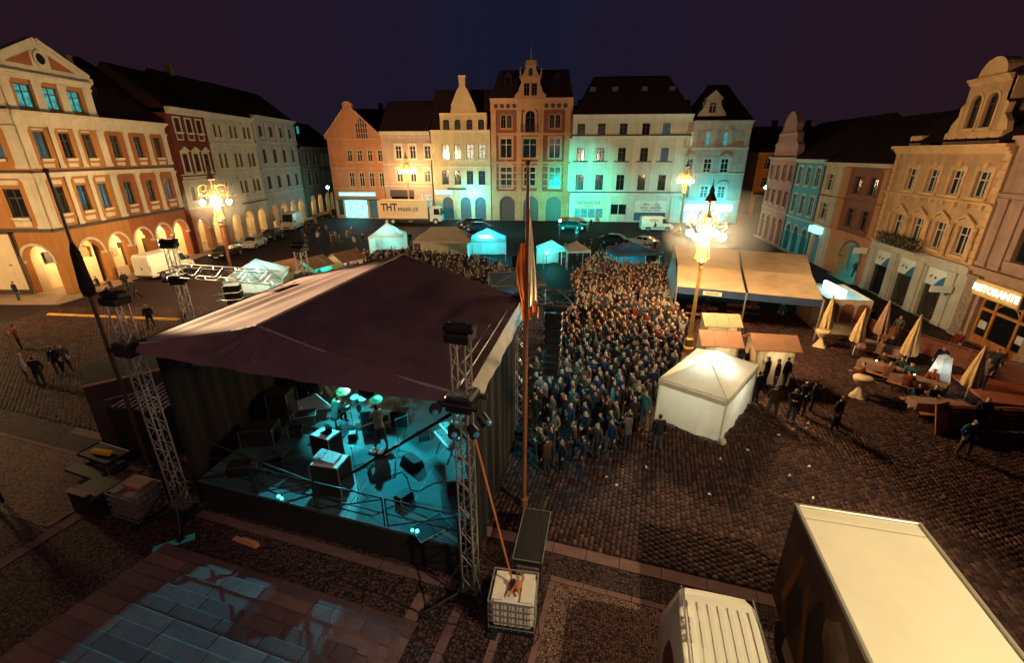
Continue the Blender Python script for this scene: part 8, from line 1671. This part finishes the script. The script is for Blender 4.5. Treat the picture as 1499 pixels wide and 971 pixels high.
# musicians on the deck
p = at(ds-.005, dt-.045); person(11, p.x, p.y, -.45, 'grey', "drummer in a pale shirt sitting with the back to the camera", z=DZ+.02)
tag(MB().lathe([(.17,.42),(.18,.5),(.05,.42)],12).tube((0,0,0),(0,0,.42),.04,6).build("drum_stool", BLACKM, None, (p.x, p.y-.02, DZ)), "round stool below the drummer", "stool")
p = at(.545, .49); g_ = person(12, p.x, p.y, .5, 'white', "guitarist in a white shirt bending forward with a guitar strap", z=DZ)
gt = thing("electric_guitar", "dark electric guitar hanging on the bending guitarist", "guitar", (p.x+.02, p.y+.36, DZ+.95), .5); put("guitar_body", MB().zprism([(-.2,-.12),(-.05,-.17),(.1,-.1),(.22,-.14),(.24,.1),(.08,.1),(-.06,.16),(-.22,.1)],0,.05).mesh("guitar_body", CASE), gt).rotation_euler = (1.2,0,0); put("neck", MB().box(-.85,-.2,-.025,.025,.01,.04).mesh("neck", M("maple_neck", (.4,.25,.12), .4)), gt).rotation_euler = (1.2,0,.2); put("strap", MB().path([(-.2,0,.1),(-.15,-.3,.45),(.1,-.4,.35),(.2,-.2,.05)],.02,4).mesh("strap", CASE), gt)
p = at(.87, .60); person(13, p.x, p.y, 1.2, 'white', "keyboard player in a pale shirt bending over the keyboards", z=DZ); p = at(.17, .66); person(0, p.x, p.y, 0, 'black', "dark musician standing in the unlit left of the deck", z=DZ)
# diners on the terrace: (table, side of the table, place along the bench)
for ti, sd, al, k, c, l in ((0,-1,.4,9,'rust',"diner in a rust jacket on the square's side of the mauve clothed table"),(0,1,-.2,10,'brown',"diner in brown across the mauve clothed table"),(0,1,.6,9,'charcoal',"diner in charcoal at the mauve clothed table's end"),(1,1,.4,9,'orange',"diner in an orange top by the candle"),(1,1,-.5,10,'teal',"diner in a cyan jacket near the clear tent"),(1,-1,-.3,9,'red',"diner in a red jacket at the hanging cloth table"),(2,1,.2,9,'charcoal',"diner in charcoal at the fence end table"),(2,1,-.5,10,'navy',"diner in navy at the fence end table"),(3,-1,.1,10,'pink',"diner in pink between two closed parasols"),(3,1,.3,9,'black',"diner in black between two closed parasols")):
    tx_, ty_, tr_, _ = tb1[ti]; x = tx_ + math.cos(tr_)*al - math.sin(tr_)*sd*.72; y = ty_ + math.sin(tr_)*al + math.cos(tr_)*sd*.72
    person(k, x, y, tr_ + (math.pi if sd > 0 else 0), c, l); pts.append((x, y))
for x, y, k, f, c, l in ((23.7,22.9,0,2.2,'navy',"waiter in navy standing behind the pale poled parasol"),(24.3,21.0,5,2.2,'beige',"person in a beige top standing behind the clear tent"),(26.4,22.6,0,2.0,'charcoal',"person in charcoal at the timber restaurant door"),(27.4,19.3,4,2.0,'teal',"person in teal at the right end of the terrace"),(17.9,20.9,8,1.0,'rust',"person with a rust cap standing at the lone cocktail table"),(25.4,28.0,5,2.2,'grey',"person in grey standing behind the board fence"),(26.8,25.3,5,2.0,'red',"person in red and white behind the board fence")):
    person(k, x, y, f, c, l, z=(.14 if (23.7 < x < 28 and 18.9 < y < 22.2) else 0)); pts.append((x,y))
for x, y, k, f, c, l in ((17.9,32.2,8,2.4,'beige',"person in beige under the marquee's right half"),(19.4,31.0,4,2.0,'teal',"person in teal bending under the marquee's right corner"),(14.2,32.0,9,0,'brown',"person in brown sitting at the marquee's front table"),(15.0,33.4,10,3,'charcoal',"person in charcoal sitting behind the marquee's front table"),(24.6,29.5,0,2.4,'black',"person in black beside the kiosk"),(35.5,43.2,0,1.0,'black',"person in black inside the cyan arch"),(34.2,44.4,4,-.6,'navy',"person in navy entering the cyan arch")):
    person(k, x, y, f, c, l)
fill(polyR, 720, .47); nR = len(pts); fill(polyB, 190, .62); fill(polyU, 40, .9)
SP_ = [(u, v) for u, v in ((440,342),(452,338),(462,345),(470,340),(480,336),(492,345),(500,352),(508,345),(520,352),(530,350),(515,340),(486,352),(448,350),(455,331),(463,326),(474,325),(488,322),(845,340),(862,330),(868,325),(590,345),(600,348),(520,372),(535,378),(550,382),(505,386),(490,392),(478,396),(470,400),(445,404))]
ng = len(pts)
for u, v in SP_: pts.append(G(u + rnd.uniform(-3,3), v, .9))
first = [i for i, q in enumerate(pts)]
used0 = len(pts) - 0

LIT = M("white_paper_cup", (.6,.55,.48), .7, 0, 0); cupm = MB().lathe([(.028,0),(.04,.10),(.041,.105)],8).mesh("paper_cup", LIT)
for i in range(16):
    u, v = rnd.uniform(830,1240), rnd.uniform(600,735); x, y = G(u, v)
    if intent(x, y): continue
    o = put("paper_cup", cupm, None, (x, y, .045)); o.rotation_euler = (math.pi/2, 0, rnd.random()*6); tag(o, "white paper cup lying on the cobbles near the white tent", "paper cup", "paper cups on the cobbles")
# the packed crowd: the nearest become people of their own, the farthest one mass
placed = {(round(o.location.x,3), round(o.location.y,3)) for o in COL.objects if o.get('category') == 'person'}
cand = [q for q in pts if (round(q[0],3), round(q[1],3)) not in placed]
cand.sort(key=lambda q: q[1])
LAB = {'black': "in a black jacket", 'charcoal': "in a charcoal jacket", 'navy': "in a navy jacket", 'grey': "in a grey top", 'beige': "in a beige coat", 'white': "in a white top", 'brown': "in a brown jacket", 'red': "in a red jacket", 'orange': "in an orange jacket", 'teal': "in a teal jacket", 'olive': "in an olive jacket", 'rust': "in a rust jacket", 'pink': "in a pink top"}
WT = ['black']*44+['charcoal']*24+['navy']*13+['grey']*6+['beige']*4+['white']*3+['brown']*12+['red']*3+['orange']*2+['teal']*3+['olive']*7+['rust']*5+['pink']*2
acts = ['with arms hanging', 'with folded arms', 'clapping', 'with long hair lifting a phone', 'with hands in pockets', 'with long hair looking aside', 'striding', 'with both arms raised', 'reaching forward']
NI = 262
for i, (x, y) in enumerate(cand[:NI]):
    k = rnd.choices(range(9), (15,9,12,11,12,10,4,7,7))[0]; c = rnd.choice(WT); face = math.atan2(-( -4.5-x), 14.5-y) + rnd.gauss(0,.35); face = math.atan2(-(-4.5-x), (14.5-y)) + rnd.gauss(0,.45)
    where = "near the stage" if x > .9 and y < 24 else ("deep in the crowd" if x > .9 else "beyond the canopy")
    person(k, x, y, face, c, "person %s %s, %s" % (LAB[c], acts[k], where), sc=rnd.uniform(.86,1.03), group="crowd facing the stage")
def base_copy(k):
    me = POSES[k]; n = len(me.vertices); v = np.zeros(n*3, np.float32); me.vertices.foreach_get("co", v); f = [tuple(p.vertices) for p in me.polygons]; m = [p.material_index for p in me.polygons]; return v.reshape(-1,3), f, m
CB = [base_copy(k) for k in range(9)]
FJ = [M("crowd_cloth_%d" % i, COLS[c], .85, 0, 0) for i, c in enumerate(('black','charcoal','navy','grey','brown','beige','white','rust','teal'))]
mats = FJ + [SKINM, M("crowd_trousers", (.025,.025,.03), .85, 0, 0), M("crowd_hair", (.04,.025,.017), .7, 0, 0), SHOE, EYE, MOUTH]
V_, F_, M_ = [], [], []; off = 0
for x, y in cand[NI:]:
    k = rnd.choices(range(9), (15,9,12,11,12,10,4,7,7))[0]; v, f, m = CB[k]; a = math.atan2(-(-4.5-x), 14.5-y) + rnd.gauss(0,.5); s = rnd.uniform(.86,1.03); c, s_ = math.cos(a), math.sin(a); R = np.array([[c,-s_,0],[s_,c,0],[0,0,1]])
    V_.append((v*s) @ R.T + np.array([x,y,0])); F_ += [tuple(i+off for i in q) for q in f]; j = rnd.choices(range(9), (8,6,4,3,4,2,2,2,2))[0]; M_ += [(j if q == 0 else 8+q) for q in m]; off += len(v)
if V_:
    me = bpy.data.meshes.new("far_crowd"); me.from_pydata(np.concatenate(V_).tolist(), [], F_)
    for m in mats: me.materials.append(m)
    me.polygons.foreach_set("material_index", M_); me.polygons.foreach_set("use_smooth", [True]*len(F_)); me.update(); o = put("far_crowd", me); tag(o, "mass of people farthest from the stage between the tents", "crowd", None, "stuff")
print("people", len(cand), "verts per person", [len(m.vertices) for m in POSES][:3], [len(m.polygons) for m in POSES][:3])
# ================================================================ show smoke past the golden lamp, and haze added for halos elsewhere
def smoke(label, c, r, dens, n=12):
    rs = random.Random(int(c[0]*10)); mb = MB(); mb.ball((0,0,0), 1, 20, 14)
    vs = [(c[0]+x*r[0], c[1]+y*r[1], c[2]+z*r[2]) for x, y, z in mb.v]
    me = bpy.data.meshes.new("smoke"); me.from_pydata(vs, [], mb.f); m = bpy.data.materials.new("smoke_volume"); m.use_nodes = True; t = m.node_tree; t.nodes.clear(); L = t.links.new
    o_ = t.nodes.new("ShaderNodeOutputMaterial"); p_ = t.nodes.new("ShaderNodeVolumePrincipled"); p_.inputs['Color'].default_value = (.95,.95,.95,1); p_.inputs['Anisotropy'].default_value = .2; p_.inputs['Density'].default_value = dens
    L(p_.outputs[0], o_.inputs['Volume']); me.materials.append(m); return tag(put("smoke", me), label, "smoke", None, "stuff")
smoke("thin white smoke drifting around the golden lamp post's globes", (12.2, 27.0, 7.4), (3.4, 2.4, 2.4), .009)
smoke("thin haze added as a halo round the lamp before the cream shop sign", (25.6, 70, 8.2), (3.6, 2.4, 2.6), .012)  # volume added to give the lamp a bloom-like halo
smoke("thin haze added as a halo round the lamp over the left white tent", (-26.4, 42, 7.6), (2.6, 2.4, 2.2), .006)  # another halo volume, added round the left lamp
smoke("haze added for a teal glow before the cyan shop of the taupe house", (32.0, 79.5, 3.6), (6.0, 3.0, 3.4), .022)  # volume added so the shop light makes a teal glow
cy.volume_bounces = 0
